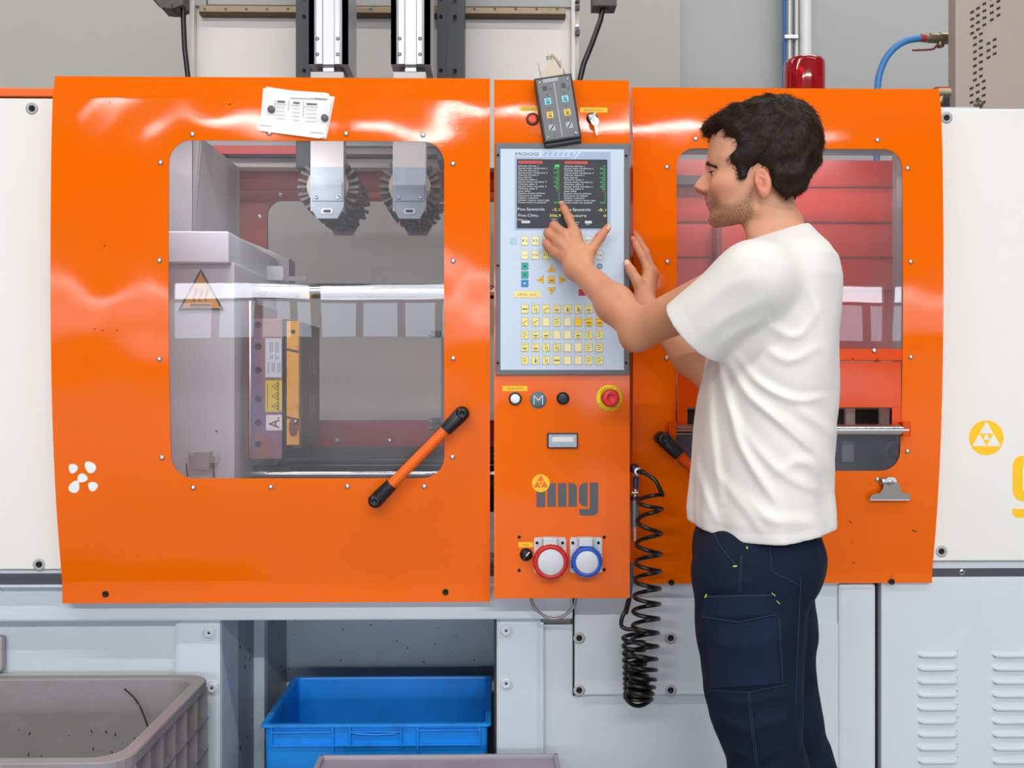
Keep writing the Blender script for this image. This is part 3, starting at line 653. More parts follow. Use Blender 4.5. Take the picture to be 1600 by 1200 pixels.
# ================================================================== machine body
def washer_bolt(parent, px, py, y, name='cover_bolt', r=.0075):
    mb = MB(); c = P(px, py, y); mb.lathe(c, (0, -1, 0), [(.0145, -.001), (.0150, .001), (.009, .0012), (.0075, -.0)], pbr('washer_grey', (178, 180, 182), .5) if 'washer_grey' not in bpy.data.materials else bpy.data.materials['washer_grey'], 24)
    mb.lathe(c, (0, -1, 0), [(r, -.001), (r*.96, .0025), (r*.5, .003), (r*.45, .001), (.0001, .001)], M['boltblack'], 18); return mb.build(name, parent)
def slug(parent, px, py, y):
    c = P(px, py, y); mb = MB(); mb.lathe(c, (0, -1, 0), [(.0185, -.001), (.0185, .0015), (.016, .0016), (.0158, .0004), (.0146, .0004), (.0144, .003), (.003, .003), (.0028, .001), (.0001, .001)], M['frame_clean'], 30)
    mb.lathe(c+Vector((0, -.0031, 0)), (0, -1, 0), [(.0026, -.001), (.0026, .0003), (.0001, .0003)], M['boltblack'], 12); return mb.build('cap_nut', parent)
# upper left cover
t = thing('machine_cover', 'large plain white sheet cover left of the orange doors', 'cover', P(0, 600, .09))
mb = MB(); mb.pbox(-170, 153, 160, 890, .075, .12, M['white'], .003); mb.build('sheet_panel', t)
washer_bolt(t, 50, 169.5, .075); washer_bolt(t, 61, 882, .075)
t = thing('top_rail', 'thin orange rail along the top of the left white cover', 'rail', P(0, 140, .1))
mb = MB(); mb.pbox(-170, 136.5, 160, 150, .07, .16, M['orange_plain'], .003); mb.build('rail_profile', t)
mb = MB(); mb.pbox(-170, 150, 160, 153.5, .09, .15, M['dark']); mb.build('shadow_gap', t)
# upper right cover
t = thing('machine_cover', 'large white sheet cover with yellow logo, right of the orange doors', 'cover', P(1540, 600, .12))
RC = .150
mb = MB(); mb.pbox(1440, 170, 1800, 876, RC, RC+.05, M['white'], .003); mb.build('sheet_panel', t)
washer_bolt(t, 1479, 184, RC); washer_bolt(t, 1471, 861.5, RC)
mb = MB(); c = P(1541, 684, RC); k_ = (RC+D)/F
mb.prism(circ(c.x, c.z, 27.4*k_, 56), RC-.0008, RC+.001, M['yellow'])
s = 27.4*k_*.95; A = (c.x, c.z+s); B = (c.x-s*.866, c.z-s*.5); Cc = (c.x+s*.866, c.z-s*.5)
mid = lambda p, q: ((p[0]+q[0])/2, (p[1]+q[1])/2)
ab, bc, ca = mid(A, B), mid(B, Cc), mid(Cc, A)
for tr in ((A, ab, ca), (ab, B, bc), (ca, bc, Cc)): mb.prism(list(tr), RC-.0013, RC-.0007, M['white'])
mb.prism([mid(ab, ca), mid(ab, bc), mid(ca, bc)], RC-.0013, RC-.0007, M['white'])
tag(mb.build('logo_disc', t), 'yellow disc with white triangles')
mb = MB(); x_ = lambda p: PX(p, RC); z_ = lambda p: PZ(p, RC, 1590)
def q2(pts): return [(x_(a), z_(b)) for a, b in pts]
out = arc(1598, 728, 16, 180, 90)+[(1640, 712), (1640, 727), (1603, 727)]+arc(1603, 732, 5, 90, 180, 4)+arc(1603, 763, 5, 180, 270, 4)+[(1640, 768), (1640, 783)]+arc(1598, 767, 16, 270, 180)
mb.prism(q2(out), RC-.0008, RC+.001, M['yellow']); mb.prism(q2([(1640, 712), (1662, 712), (1662, 800), (1640, 800)]), RC-.0008, RC+.001, M['yellow'])
mb.prism(q2([(1581.5, 795), (1662, 795)]+arc(1650, 797, 12, 0, -90, 5)+arc(1590, 801, 8, -90, -180, 5)), RC-.0008, RC+.001, M['yellow'])
tag(mb.build('yellow_lettering', t), 'yellow letter g running out of frame')
# main frame: rails, beam, posts, back wall
fr = thing('moulding_machine', 'pale grey welded moulding machine frame below the orange doors', 'machine', P(600, 960, .1)-Vector((0, 0, PZ(960, .1))))
fr.location.z = 0
def part(name, parent, *boxes, m=None, bev=.0):
    mb = MB()
    for b in boxes: mb.pbox(*b, m, bev)
    return mb.build(name, parent)
part('slide_rail', fr, (-170, 897.5, 160, 914, .078, .12), m=M['darkgrey'], bev=.002)
part('slide_rail', fr, (1440, 889, 1800, 901, .165, .19), m=M['darkgrey'], bev=.002)
part('rail_lip', fr, (-170, 890.5, 160, 896.5, .085, .13), (-170, 914.5, 160, 918, .07, .13), m=M['frame_clean'], bev=.001)
part('rail_lip', fr, (1440, 876.5, 1800, 888, .168, .2), (1440, 901.5, 1800, 905, .155, .2), m=M['frame_clean'], bev=.001)
mb = MB(); c = P(1503, 894, .165); mb.lathe(c, (0, -1, 0), [(.008, -.001), (.008, .002), (.0001, .002)], M['zinc'], 16); mb.box(c+Vector((-.006, -.004, -.002)), c+Vector((.001, -.002, .002)), M['boltblack']); mb.build('rail_screw', fr)
part('cross_beam', fr, (-170, 916, 895, 970, .10, .22), m=M['frame'], bev=.006)
part('cross_beam', fr, (895, 905, 1362, 985, .155, .25), m=M['frame'], bev=.004)
part('recessed_panel', fr, (-170, 960, 275, 1460, .150, .17), m=M['frame_clean'])
part('post', fr, (272, 960, 345, 1463, .125, .30), m=M['frame'], bev=.012)
part('post', fr, (775, 960, 846, 1463, .125, .30), m=M['frame'], bev=.012)
mb = MB(); xw = PX(345, .125)
mb.box((xw-.02, .28, 0.0), (xw-.001, .46, PZ(955, .12)), M['spatter'])
mb.build('side_plate', fr)
mb = MB(); mb.box((xw-.04, .46, 0), (PX(413, .46), .50, PZ(940, .12)), M['frame']); mb.box((PX(413, .46)-.02, .50, 0), (PX(413, .46)-.001, .76, PZ(940, .12)), M['spatter']); mb.build('inner_post', fr)
mb = MB(); mb.box((xw-.05, .76, 0), (PX(790, .12)+.03, .78, PZ(935, .12)), M['frame']); mb.build('back_plate', fr)
mb = MB(); mb.box((PX(772, .12), .135, 0), (PX(775.5, .12), .76, PZ(970, .12)), M['dark']); mb.build('seam_plate', fr)
mb = MB(); mb.box((xw-.05, .2, PZ(962, .12)), (PX(790, .12), .78, PZ(950, .12)), M['frame']); mb.build('tray_floor', fr)
for (px, py) in ((326.5, 989), (791, 985.5), (791, 1068), (331, 1075)): slug(fr, px, py, .125)
# right lower panels
part('flat_panel', fr, (848, 975, 1312, 1465, .150, .17), m=M['frame_clean'])
part('corner_bead', fr, (843, 972, 850, 1465, .128, .2), m=M['frame_clean'], bev=.006)
part('corner_post', fr, (1310, 912, 1369, 1465, .145, .2), m=M['frame_clean'], bev=.010)
part('dark_seam', fr, (1369, 912, 1378, 1465, .17, .2), m=M['dark'])
ap = thing('access_plate', 'flat grey access plate with corner bolts behind the coiled hose', 'plate', P(1000, 1085, .13))
mb = MB(); mb.pbox(898, 935, 1118, 1085, .132, .152, M['frame_clean'], .0015); mb.build('sheet_plate', ap)
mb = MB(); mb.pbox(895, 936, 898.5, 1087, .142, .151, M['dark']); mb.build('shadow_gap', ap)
for (px, py) in ((905, 997), (905, 1078.5), (1048, 1078.5), (1048, 997)): washer_bolt(ap, px, py, .132)
# louvred cabinet
lc = thing('louvred_cabinet', 'white lower cabinet with two columns of ventilation louvres at bottom right', 'cabinet', Vector((PX(1500, .12), .1, 0)))
mb = MB(); mb.box((PX(1377, .148), .148, 0), (PX(1760, .148), .5, PZ(905.5, .148, 1500)), M['frame_clean'], .003); mb.build('door', lc)
lv0 = None
for c_, x0 in enumerate((1432, 1548.5)):
    for r_ in range(16):
        py = 1021.5+20.75*r_; q = P(x0+33, py, .148)
        if lv0 is None:
            mb = MB(); W2, Hh = .0525, .0075; prof = [(0, Hh), (-.0045, Hh*.75), (-.0085, -Hh*.1), (-.0095, -Hh*.8), (-.0080, -Hh)]
            V = []; n = 14
            for (yy, zz) in prof:
                for i in range(n+1):
                    u = -1+2*i/n; e = 1-abs(u)**10
                    V.append((u*W2, yy*min(1, 1.0*e+.0), zz if zz > 0 else zz*(.35+.65*e)))
            Fc = [(j*(n+1)+i, (j+1)*(n+1)+i, (j+1)*(n+1)+i+1, j*(n+1)+i+1) for j in range(len(prof)-1) for i in range(n)]
            mb.add(V, Fc, M['frame_clean'], True); mb.box((-W2*.88, -.005, -Hh*.98), (W2*.88, .001, -Hh*.6), M['darkgrey'])
            lv0 = mb.build('louvre', lc); o = lv0
        else:
            o = bpy.data.objects.new('louvre', lv0.data); COL.objects.link(o); o.parent = lc; o.matrix_parent_inverse = lv0.matrix_parent_inverse.copy()
        o.location = q
# ------------------------------------------------------------------ inside the machine
M['cream'] = pbr('cream_machine_paint', (224, 219, 213), .45, bump=.1, bscale=200, var=.04, spots=(20, .06, (70, 66, 60)))
M['platen'] = pbr('platen_grey_paint', (212, 219, 228), .45, bump=.1, bscale=200, var=.04, spots=(20, .16, (70, 66, 60)))
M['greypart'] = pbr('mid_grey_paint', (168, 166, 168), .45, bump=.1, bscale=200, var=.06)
M['greydark'] = pbr('dark_grey_paint', (128, 126, 130), .5, var=.08)  # one even tone, darker than the mid grey
M['redguard'] = pbr('dark_red_guard', (150, 34, 28), .4, var=.08, bump=.1, bscale=120)
M['orangeguard'] = pbr('red_orange_guard', (206, 54, 30), .35, var=.08, bump=.1, bscale=120)
t = thing('clamping_platen', 'grey clamping platen with hot surface warning triangle behind the large window', 'machine part', P(310, 745, .45))
mb = MB(); mb.pbox(200, 410, 366, 800, .30, .80, M['platen'], .004); mb.build('platen_body', t)
mb = MB(); mb.pbox(200, 361, 357, 411, .27, .84, M['platen'], .004); mb.build('top_cover', t)
mb = MB(); a, b, c3 = P(278.5, 484.5, .297), P(349.5, 484.5, .297), P(313.5, 420, .297)
mb.prism([(q.x, q.z) for q in (a, b, c3)], .2975, .3005, M['ink']); g = (a+b+c3)/3
mb.prism([((q.x-g.x)*.86+g.x, (q.z-g.z)*.86+g.z) for q in (a, b, c3)], .2968, .2980, pbr('amber_sign', (236, 170, 30), .45))
for dx in (-9, 0, 9):
    mb.tube([P(313.5+dx+2.2*math.sin(v*6.2), 451+v*20, .296) for v in np.linspace(0, 1, 9)], .0014, M['ink'], 6)
mb.box(P(297, 478, .2955), P(330, 475, .297), M['ink'])
for q in ((284, 482), (344, 482), (313.5, 425)): mb.lathe(P(*q, .2968), (0, -1, 0), [(.0022, -.001), (.0018, .001), (.0001, .001)], M['zinc'], 10)
tag(mb.build('warning_triangle', t), 'yellow hot-surface warning triangle')
sb = MB(); sb.pbox(294, 706, 326, 735, .262, .301, M['greypart'], .003); sw = sb.build('limit_switch', t)
mb = MB(); mb.pbox(326, 712, 338, 724, .27, .295, M['zinc'], .002); mb.cyl(P(333, 724, .28), P(334, 746, .28), .0025, M['rubber'], 8); mb.cyl(P(291, 724, .28), P(293, 745, .28), .002, M['rubber'], 8)
for q in ((299, 711), (321, 730)): mb.lathe(P(*q, .262), (0, -1, 0), [(.0035, -.001), (.0035, .001), (.0001, .001)], M['zinc'], 12)
mb.build('switch_fittings', sw)['kind'] = 'stuff'
# inclined grey guard plates, upper left
t = thing('inclined_guard', 'grey sloping guard plate in the upper left of the large window', 'guard', P(330, 360, .6))
mb = MB()
A_, B_, C_, D_ = P(255, 120, .45), P(290, 200, .95), P(375, 262, 1.0), P(375, 362, 1.0)
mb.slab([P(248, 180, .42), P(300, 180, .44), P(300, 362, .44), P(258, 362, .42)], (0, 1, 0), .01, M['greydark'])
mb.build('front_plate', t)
mb = MB(); mb.slab([P(272, 200, .5), P(312, 214, .5), P(372, 262, .9), P(372, 450, .9), P(292, 450, .52)], (.3, 1, 0), .01, M['greypart']); mb.build('sloping_plate', t)
t = thing('toggle_cover', 'grey box cover stepping down behind the platen', 'guard', P(400, 440, .85))
mb = MB(); pts = [(355, 364), (452, 404), (452, 442), (355, 442)]
mb.prism([(P(a, b, .86).x, P(a, b, .86).z) for a, b in pts], .855, .95, M['greypart']); mb.build('sloped_cover', t)
mb = MB(); q0, q1 = P(380, 415.5, .7), P(443, 438, .7); mb.prism(rrect(q0.x, q1.z, q1.x, q0.z, .008, 4), .70, .705, pbr('light_bracket', (196, 200, 206), .4)); q0, q1 = P(443, 431.5, .78), P(479, 439, .78); mb.prism(rrect(q0.x, q1.z, q1.x, q0.z, .006, 4), .78, .785, M['greypart']); mb.build('bracket_plate', t)['kind'] = 'stuff'
# tie bars
for (lab, py, y, r) in (('polished steel tie bar crossing the upper half of the large window', 455, .50, .022), ('nearer polished steel tie bar along the bottom edge of the large window', 740.5, .50, .026), ('further polished steel tie bar above the bottom edge of the large window', 716.5, .98, .024)):
    t = thing('tie_bar', lab, 'bar', P(560, py, y)); z = PZ(py, y, 560)
    mb = MB(); mb.cyl((PX(350, y), y, z), (PX(1060, y), y, z), r, M['steel'], 40); mb.build('bar_shaft', t)
    mb = MB(); mb.cyl((PX(360, y), y, z), (PX(369, y), y, z), r*1.16, M['darkgrey'], 32); mb.build('bar_collar', t)
# mould
def heat(name):
    t = NT(name); b = t.b; b.inputs['Metallic'].default_value = .45; b.inputs['Roughness'].default_value = .42
    tc = t.n('ShaderNodeTexCoord'); mp = t.n('ShaderNodeMapping'); mp.inputs['Scale'].default_value = (6, 6, 3); t.l(tc.outputs['Object'], mp.inputs[0])
    nz = t.n('ShaderNodeTexNoise', Scale=2.4, Detail=6.0, Roughness=.6); t.l(mp.outputs[0], nz.inputs['Vector'])
    cr = t.n('ShaderNodeValToRGB'); e = cr.color_ramp.elements; e[0].position = .3; e[0].color = lin((112, 92, 78))+(1,); e[1].position = .72; e[1].color = lin((150, 110, 84))+(1,)
    for p_, c_ in ((.42, (132, 96, 104)), (.52, (118, 104, 136)), (.6, (150, 104, 96))): q = e.new(p_); q.color = lin(c_)+(1,)
    t.l(nz.outputs[0], cr.inputs[0]); t.l(cr.outputs[0], b.inputs['Base Color']); return t.m
M['heat'] = heat('heat_tinted_steel')
mo = thing('mould_half', 'heat-tinted steel mould half with label plates, seen through the large window', 'mould', P(415, 716, .45))
mb = MB(); mb.pbox(389, 498, 441, 717.5, .38, .80, M['heat'], .002); mb.build('clamp_plate', mo)
mb = MB(); mb.pbox(379, 470, 388, 718, .42, .78, pbr('brown_orange_plate', (176, 100, 40), .4, metal=.2)); mb.pbox(389.5, 470, 392, 717, .375, .40, M['steel']); mb.build('edge_strips', mo)
for py in (507, 541, 578, 623, 660, 694):
    mb = MB(); c = P(403.5, py, .38); mb.lathe(c, (0, -1, 0), [(.0092, -.001), (.0092, .002), (.0078, .004), (.0046, .004), (.0044, .0005), (.0001, .0005)], M['darkgrey'], 20); mb.build('clamp_bolt', mo)
def lab(px0, py0, px1, py1, y, m, name): 
    mb = MB(); mb.pbox(px0, py0, px1, py1, y-.0012, y+.0005, m)
    for (a, b) in ((px0+2.5, py0+2.5), (px1-2.5, py0+2.5), (px0+2.5, py1-2.5), (px1-2.5, py1-2.5)): mb.lathe(P(a, b, y-.0012), (0, -1, 0), [(.0014, -.0005), (.0012, .0008), (.0001, .0009)], M['zinc'], 8)
    return mb
mb = lab(414.5, 528.5, 440, 589.5, .38, pbr('silver_data_plate', (196, 202, 208), .35, metal=.3), 'x')
yy = .38-.0014
for i in range(7):
    px = 419+i*3; 
    for (a, b) in ((534, 552), (555, 563), (566, 584)):
        if (i+int(a)) % 3: mb.pbox(px, a+i % 2, px+.7, b-(i*5) % 4, yy-.0002, yy, M['ink'])
tag(mb.build('data_plate', mo), 'silver engraved data plate')
mb = lab(414.5, 594.5, 440.5, 643.5, .38, pbr('sign_yellow', (232, 206, 30), .45), 'x')
for cy in (603.5, 619, 634.5):
    for (s_, mm, dy) in ((1.0, M['ink'], 0), (.72, bpy.data.materials['sign_yellow'], .0004)):
        V = [P(430+dx*s_, cy+dz*s_, yy) for dx, dz in ((-6, 0), (5.5, -7.5), (5.5, 7.5))]; mb.prism([(q.x, q.z) for q in V], yy-.0004-dy, yy, mm)
    mb.cyl(P(432, cy, yy-.0010), P(432, cy, yy), .0028, M['ink'], 8)
mb.pbox(417.5, 599, 418.4, 640, yy-.0003, yy, M['ink']); tag(mb.build('warning_plate', mo), 'yellow plate with three warning triangles')
mb = lab(415.5, 648.5, 440.5, 672.5, .38, M['paper'], 'x'); c = P(428, 660.5, yy); mb.text('A.', c.x, c.z, .029, yy-.0004, M['ink'], width=.030, rot=math.pi/2); tag(mb.build('letter_plate', mo), 'white plate with a sideways letter A')
mb = MB(); mb.pbox(441, 498, 447, 718, .40, .78, M['dark']); mb.build('parting_gap', mo)
yel = pbr('worn_yellow_paint', (236, 172, 40), .5, dirt=(176, 120, 60), dscale=22, damt=.8)
mb = MB(); mb.pbox(447.5, 501.5, 467, 695.5, .385, .55, yel, .002); sp = mb.build('yellow_block', mo)
mb = MB()
for py in (543, 649): mb.slab([P(447.5, py+1, .3845), P(467, py+5, .3845), P(467, py+9, .3845), P(447.5, py+4.5, .3845)], (0, 1, 0), .0015, M['darkgrey'])
c = P(458, 518, .3845); mb.lathe(c, (0, -1, 0), [(.006, -.001), (.006, .0008), (.0001, .0008)], M['darkgrey'], 16)
mb.prism([(P(a, b, .384).x, P(a, b, .384).z) for a, b in ((452, 660), (458, 653), (465, 655), (467, 664), (463, 680), (456, 682), (452, 676))], .381, .3855, pbr('rust_lug', (122, 50, 34), .5))
mb.lathe(P(461, 659, .381), (0, -1, 0), [(.006, -.001), (.006, .002), (.0001, .003)], M['zinc'], 16); mb.build('lug_and_bands', sp)['kind'] = 'stuff'
mb = MB(); x0_ = PX(467.5, .40); z0, z1 = PZ(701, .40, 470), PZ(503, .40, 470)
gd = pbr('grimy_steel', (98, 88, 80), .5, metal=.4, var=.15, vscale=20)
mb.box((x0_-.02, .402, z0), (x0_+.006, .68, z1), gd, .002); rp = mb.build('rear_plate', mo)
mb = MB()
for (a, b) in ((.50, .565), (.50, .615), (.50, .67)): pass
for yy_ in (.52, .575):
    for (za, zb) in ((PZ(555, .5, 470), PZ(585, .5, 470)), (PZ(615, .5, 470), PZ(645, .5, 470))): mb.box((x0_+.005, yy_, zb), (x0_+.0072, yy_+.018, za), M['greydark'], .001)
mb.build('cast_recesses', rp)['kind'] = 'stuff'
mb = MB(); mb.slab([P(441, 718, .40), P(475, 700, .55), P(1060, 700, .55), P(1060, 718, .40)], (0, 0, 1), .004, M['dark']); mb.build('drip_tray', mo)
# machine bed
t = thing('machine_bed', 'red machine bed and dark drip area at the bottom of the large window', 'machine part', P(560, 745, .7))
mb = MB(); mb.pbox(360, 728, 1060, 800, .56, .60, M['dark']); mb.box((PX(360, .4), .30, PZ(760, .4)), (PX(1060, .4), 1.05, PZ(752, .4)), M['dark']); mb.build('bed_casting', t)
mb = MB(); mb.pbox(380, 657, 1060, 700, 1.06, 1.09, M['redguard']); mb.build('red_side_plate', t)
mb = MB(); mb.lathe(P(527, 689, 1.06), (0, -1, 0), [(.010, -.001), (.009, .005), (.0001, .006)], M['zinc'], 16); mb.lathe(P(609, 689, 1.06), (0, -1, 0), [(.010, -.001), (.009, .005), (.0001, .006)], M['zinc'], 16); mb.build('bed_bolts', t)['kind'] = 'stuff'
t = thing('fixed_platen', 'dark fixed platen behind the control pillar, its edge at right of the window', 'machine part', P(800, 745, .7))
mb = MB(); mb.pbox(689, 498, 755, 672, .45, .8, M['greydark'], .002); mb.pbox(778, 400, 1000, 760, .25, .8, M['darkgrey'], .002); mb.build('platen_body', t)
mb = MB()
for py in (522, 658, 668): mb.pbox(673, py-5, 689, py+5, .45, .47, M['rubber'], .002); mb.cyl(P(669, py, .455), P(676, py, .455), .006, M['greydark'], 12)
mb.build('hose_couplings', t)['kind'] = 'stuff'
# added strip lamps, unseen behind the door headers, that brighten the interior
for (a, b, ln_, pw) in ((270, 430, .34, 3.0), (1080, 1400, .5, 1.5)):
    q = P((a+b)/2, 192, .17 if a < 900 else .2); t = thing('added_fill_lamp', 'added slim strip lamp brightening the interior, inside the %s door header' % ('left' if a < 900 else 'right'), 'lamp', q)
    mb = MB(); mb.box(q+Vector((-ln_/2-.01, -.015, 0)), q+Vector((ln_/2+.01, .02, .025)), M['white'], .003); mb.build('lamp_housing', t)
    mb = MB(); mb.box(q+Vector((-ln_/2-.01, -.10, .015)), q+Vector((-ln_/2+.01, -.01, .02)), M['zinc']); mb.build('lamp_bracket', t)
    lo_ = area_light('added_fill_light', q+Vector((0, .004, -.004)), ln_, .03, pw, (1, .97, .94), (math.radians(38), 0, 0)); lo_.parent = t; lo_.matrix_parent_inverse = Matrix.Translation(-q)
# rear guard with opening
t = thing('rear_guard', 'dark red rear guard frame with rounded opening behind the brushes', 'guard', P(600, 700, 1.2))
GYY = 1.15
mb = MB(); X0, X1, Z0, Z1 = PX(300, GYY), PX(1015, GYY), PZ(760, GYY), PZ(262, GYY); h0, h1, g0, g1 = PX(417, GYY), PX(980, GYY), PZ(657, GYY), PZ(314, GYY); rr = .05
mb.prism([(X0, Z0), (h0, Z0), (h0, g1-rr)]+[(h0+rr-rr*math.cos(a), g1-rr+rr*math.sin(a)) for a in np.linspace(0, math.pi/2, 8)]+[(h0+rr, Z1), (X0, Z1)], GYY, GYY+.02, M['redguard'])
mb.box((h0+rr, GYY, g1), (X1, GYY+.02, Z1), M['redguard']); mb.box((h1, GYY, Z0), (X1, GYY+.02, g1), M['redguard']); mb.box((h0, GYY, Z0), (h1, GYY+.02, g0), M['redguard'])
mb.build('guard_sheet', t)
mb = MB()
for (a, b) in ((406, 339), (438, 305)): mb.lathe(P(a, b, GYY), (0, -1, 0), [(.008, -.001), (.007, .003), (.0001, .003)], M['zinc'], 12)
mb.build('guard_bolts', t)['kind'] = 'stuff'
mb = MB()
for q in (X0+.03, X1-.06): mb.box((q, GYY, 0), (q+.04, GYY+.03, Z0), M['redguard']); mb.build('guard_foot', t); mb = MB()
t = thing('header_bar', 'grey and red header bar across the top of the large window', 'bar', P(440, 235, 1.0))
mb = MB(); mb.pbox(330, 228, 486, 240.5, .86, .89, M['orangeguard']); mb.build('red_strip', t); mb = MB(); mb.pbox(300, 240.5, 760, 245, .87, .90, M['dark']); mb.pbox(300, 200, 760, 228, .90, .93, M['greypart']); mb.build('bar_body', t)
# injection side guard behind right window
t = thing('injection_guard', 'red-orange inner guard box behind the right window', 'guard', P(1230, 545, .5))
mb = MB(); mb.pbox(1020, 250, 1409, 560, .40, .42, M['orangeguard']); 
for py in (290, 345, 400, 452): mb.pbox(1020, py, 1408, py+2.5, .396, .40, M['redguard'])
mb.build('guard_sheet', t)
mb = MB(); mb.pbox(1401, 232, 1452, 700, .37, .40, M['greypart']); mb.pbox(1120, 350, 1128, 560, .34, .40, M['redguard']); mb.pbox(1020, 274, 1140, 288, .36, .40, M['darkgrey']); mb.build('guard_frame', t)['kind'] = 'stuff'
mb = MB(); mb.prism([(P(a, b, .2).x, P(a, b, .2).z) for a, b in ((1370, 545), (1376, 512), (1380, 520), (1394, 520), (1395, 545))], .19, .21, M['orangeguard']); mb.build('guard_lug', t)
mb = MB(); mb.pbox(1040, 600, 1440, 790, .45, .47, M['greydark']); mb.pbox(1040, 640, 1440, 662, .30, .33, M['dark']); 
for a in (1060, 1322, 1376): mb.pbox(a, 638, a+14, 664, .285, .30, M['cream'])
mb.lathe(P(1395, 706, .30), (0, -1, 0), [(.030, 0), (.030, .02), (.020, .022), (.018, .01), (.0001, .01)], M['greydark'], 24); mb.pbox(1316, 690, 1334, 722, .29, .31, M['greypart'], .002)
mb.build('nozzle_area', t)
# ------------------------------------------------------------------ take-out unit above the machine
rb = thing('gantry_beam', 'cream gantry beam with brown linear rail above the orange doors', 'gantry', P(600, 262, 1.0))
mb = MB(); mb.pbox(296, -140, 905, 262, 1.0, 1.06, M['cream'], .003); mb.build('beam_plate', rb)
mb = MB(); mb.pbox(296, -140, 303, 262, .97, 1.0, M['cream'], .002); mb.pbox(893, -140, 899, 262, .97, 1.0, M['cream'], .002); mb.build('end_flange', rb)
rail = pbr('oily_brown_rail', (150, 126, 100), .4, metal=.3, dirt=(96, 78, 60), dscale=14, damt=.7)
mb = MB(); mb.pbox(311, 10, 884, 20, .955, 1.0, rail, .002); mb.pbox(311, 20, 884, 23.5, .965, 1.0, pbr('rail_underside', (92, 74, 58), .6)); rl = mb.build('linear_rail', rb)
for i in range(18):
    px = 320+i*32.4
    if 455 < px < 560 or 610 < px < 730: continue
    mb = MB(); mb.lathe(P(px, 14, .955), (0, -1, 0), [(.0045, -.001), (.0045, .0006), (.0001, .0006)], pbr('green_plug', (50, 110, 84), .5) if 'green_plug' not in bpy.data.materials else bpy.data.materials['green_plug'], 12); mb.build('rail_plug', rl)
mb = MB(); mb.pbox(325, -60, 899, 9, .985, 1.0, M['wallpale']); mb.pbox(303, -60, 322, 9, .98, 1.0, M['greypart'], .002); mb.build('upper_plate', rb)
cabs = ((462, 486, 'left'), (683, 725, 'right'))
for (a, b, s_) in cabs:
    t = thing('carriage_column', 'dark grey carriage column %s of the two aluminium arms' % s_, 'column', P((a+b)/2, 262, .85))
    mb = MB(); mb.pbox(a, -140, b, 262 if s_ == 'left' else 250, .80, .96, M['darkgrey'], .003)
    if s_ == 'right': mb.pbox(a, -140, a+14, 250, .788, .80, M['darkgrey'], .002)
    mb.build('column_body', t)
    for py in (-2, 26, 110):
        for px in ((475,) if s_ == 'left' else (689, 711)):
            mb = MB(); socket_bolt(mb, P(px, py, .788 if s_ == 'right' else .80), .006); mb.build('column_bolt', t)
mb = MB()
M['armcol'] = pbr('arm_satin_grey', (186, 184, 186), .4, metal=.2, var=.04)
M['armend'] = pbr('arm_end_blue_grey', (150, 166, 180), .45, metal=.2, bump=.1, bscale=160, var=.1, vscale=30)
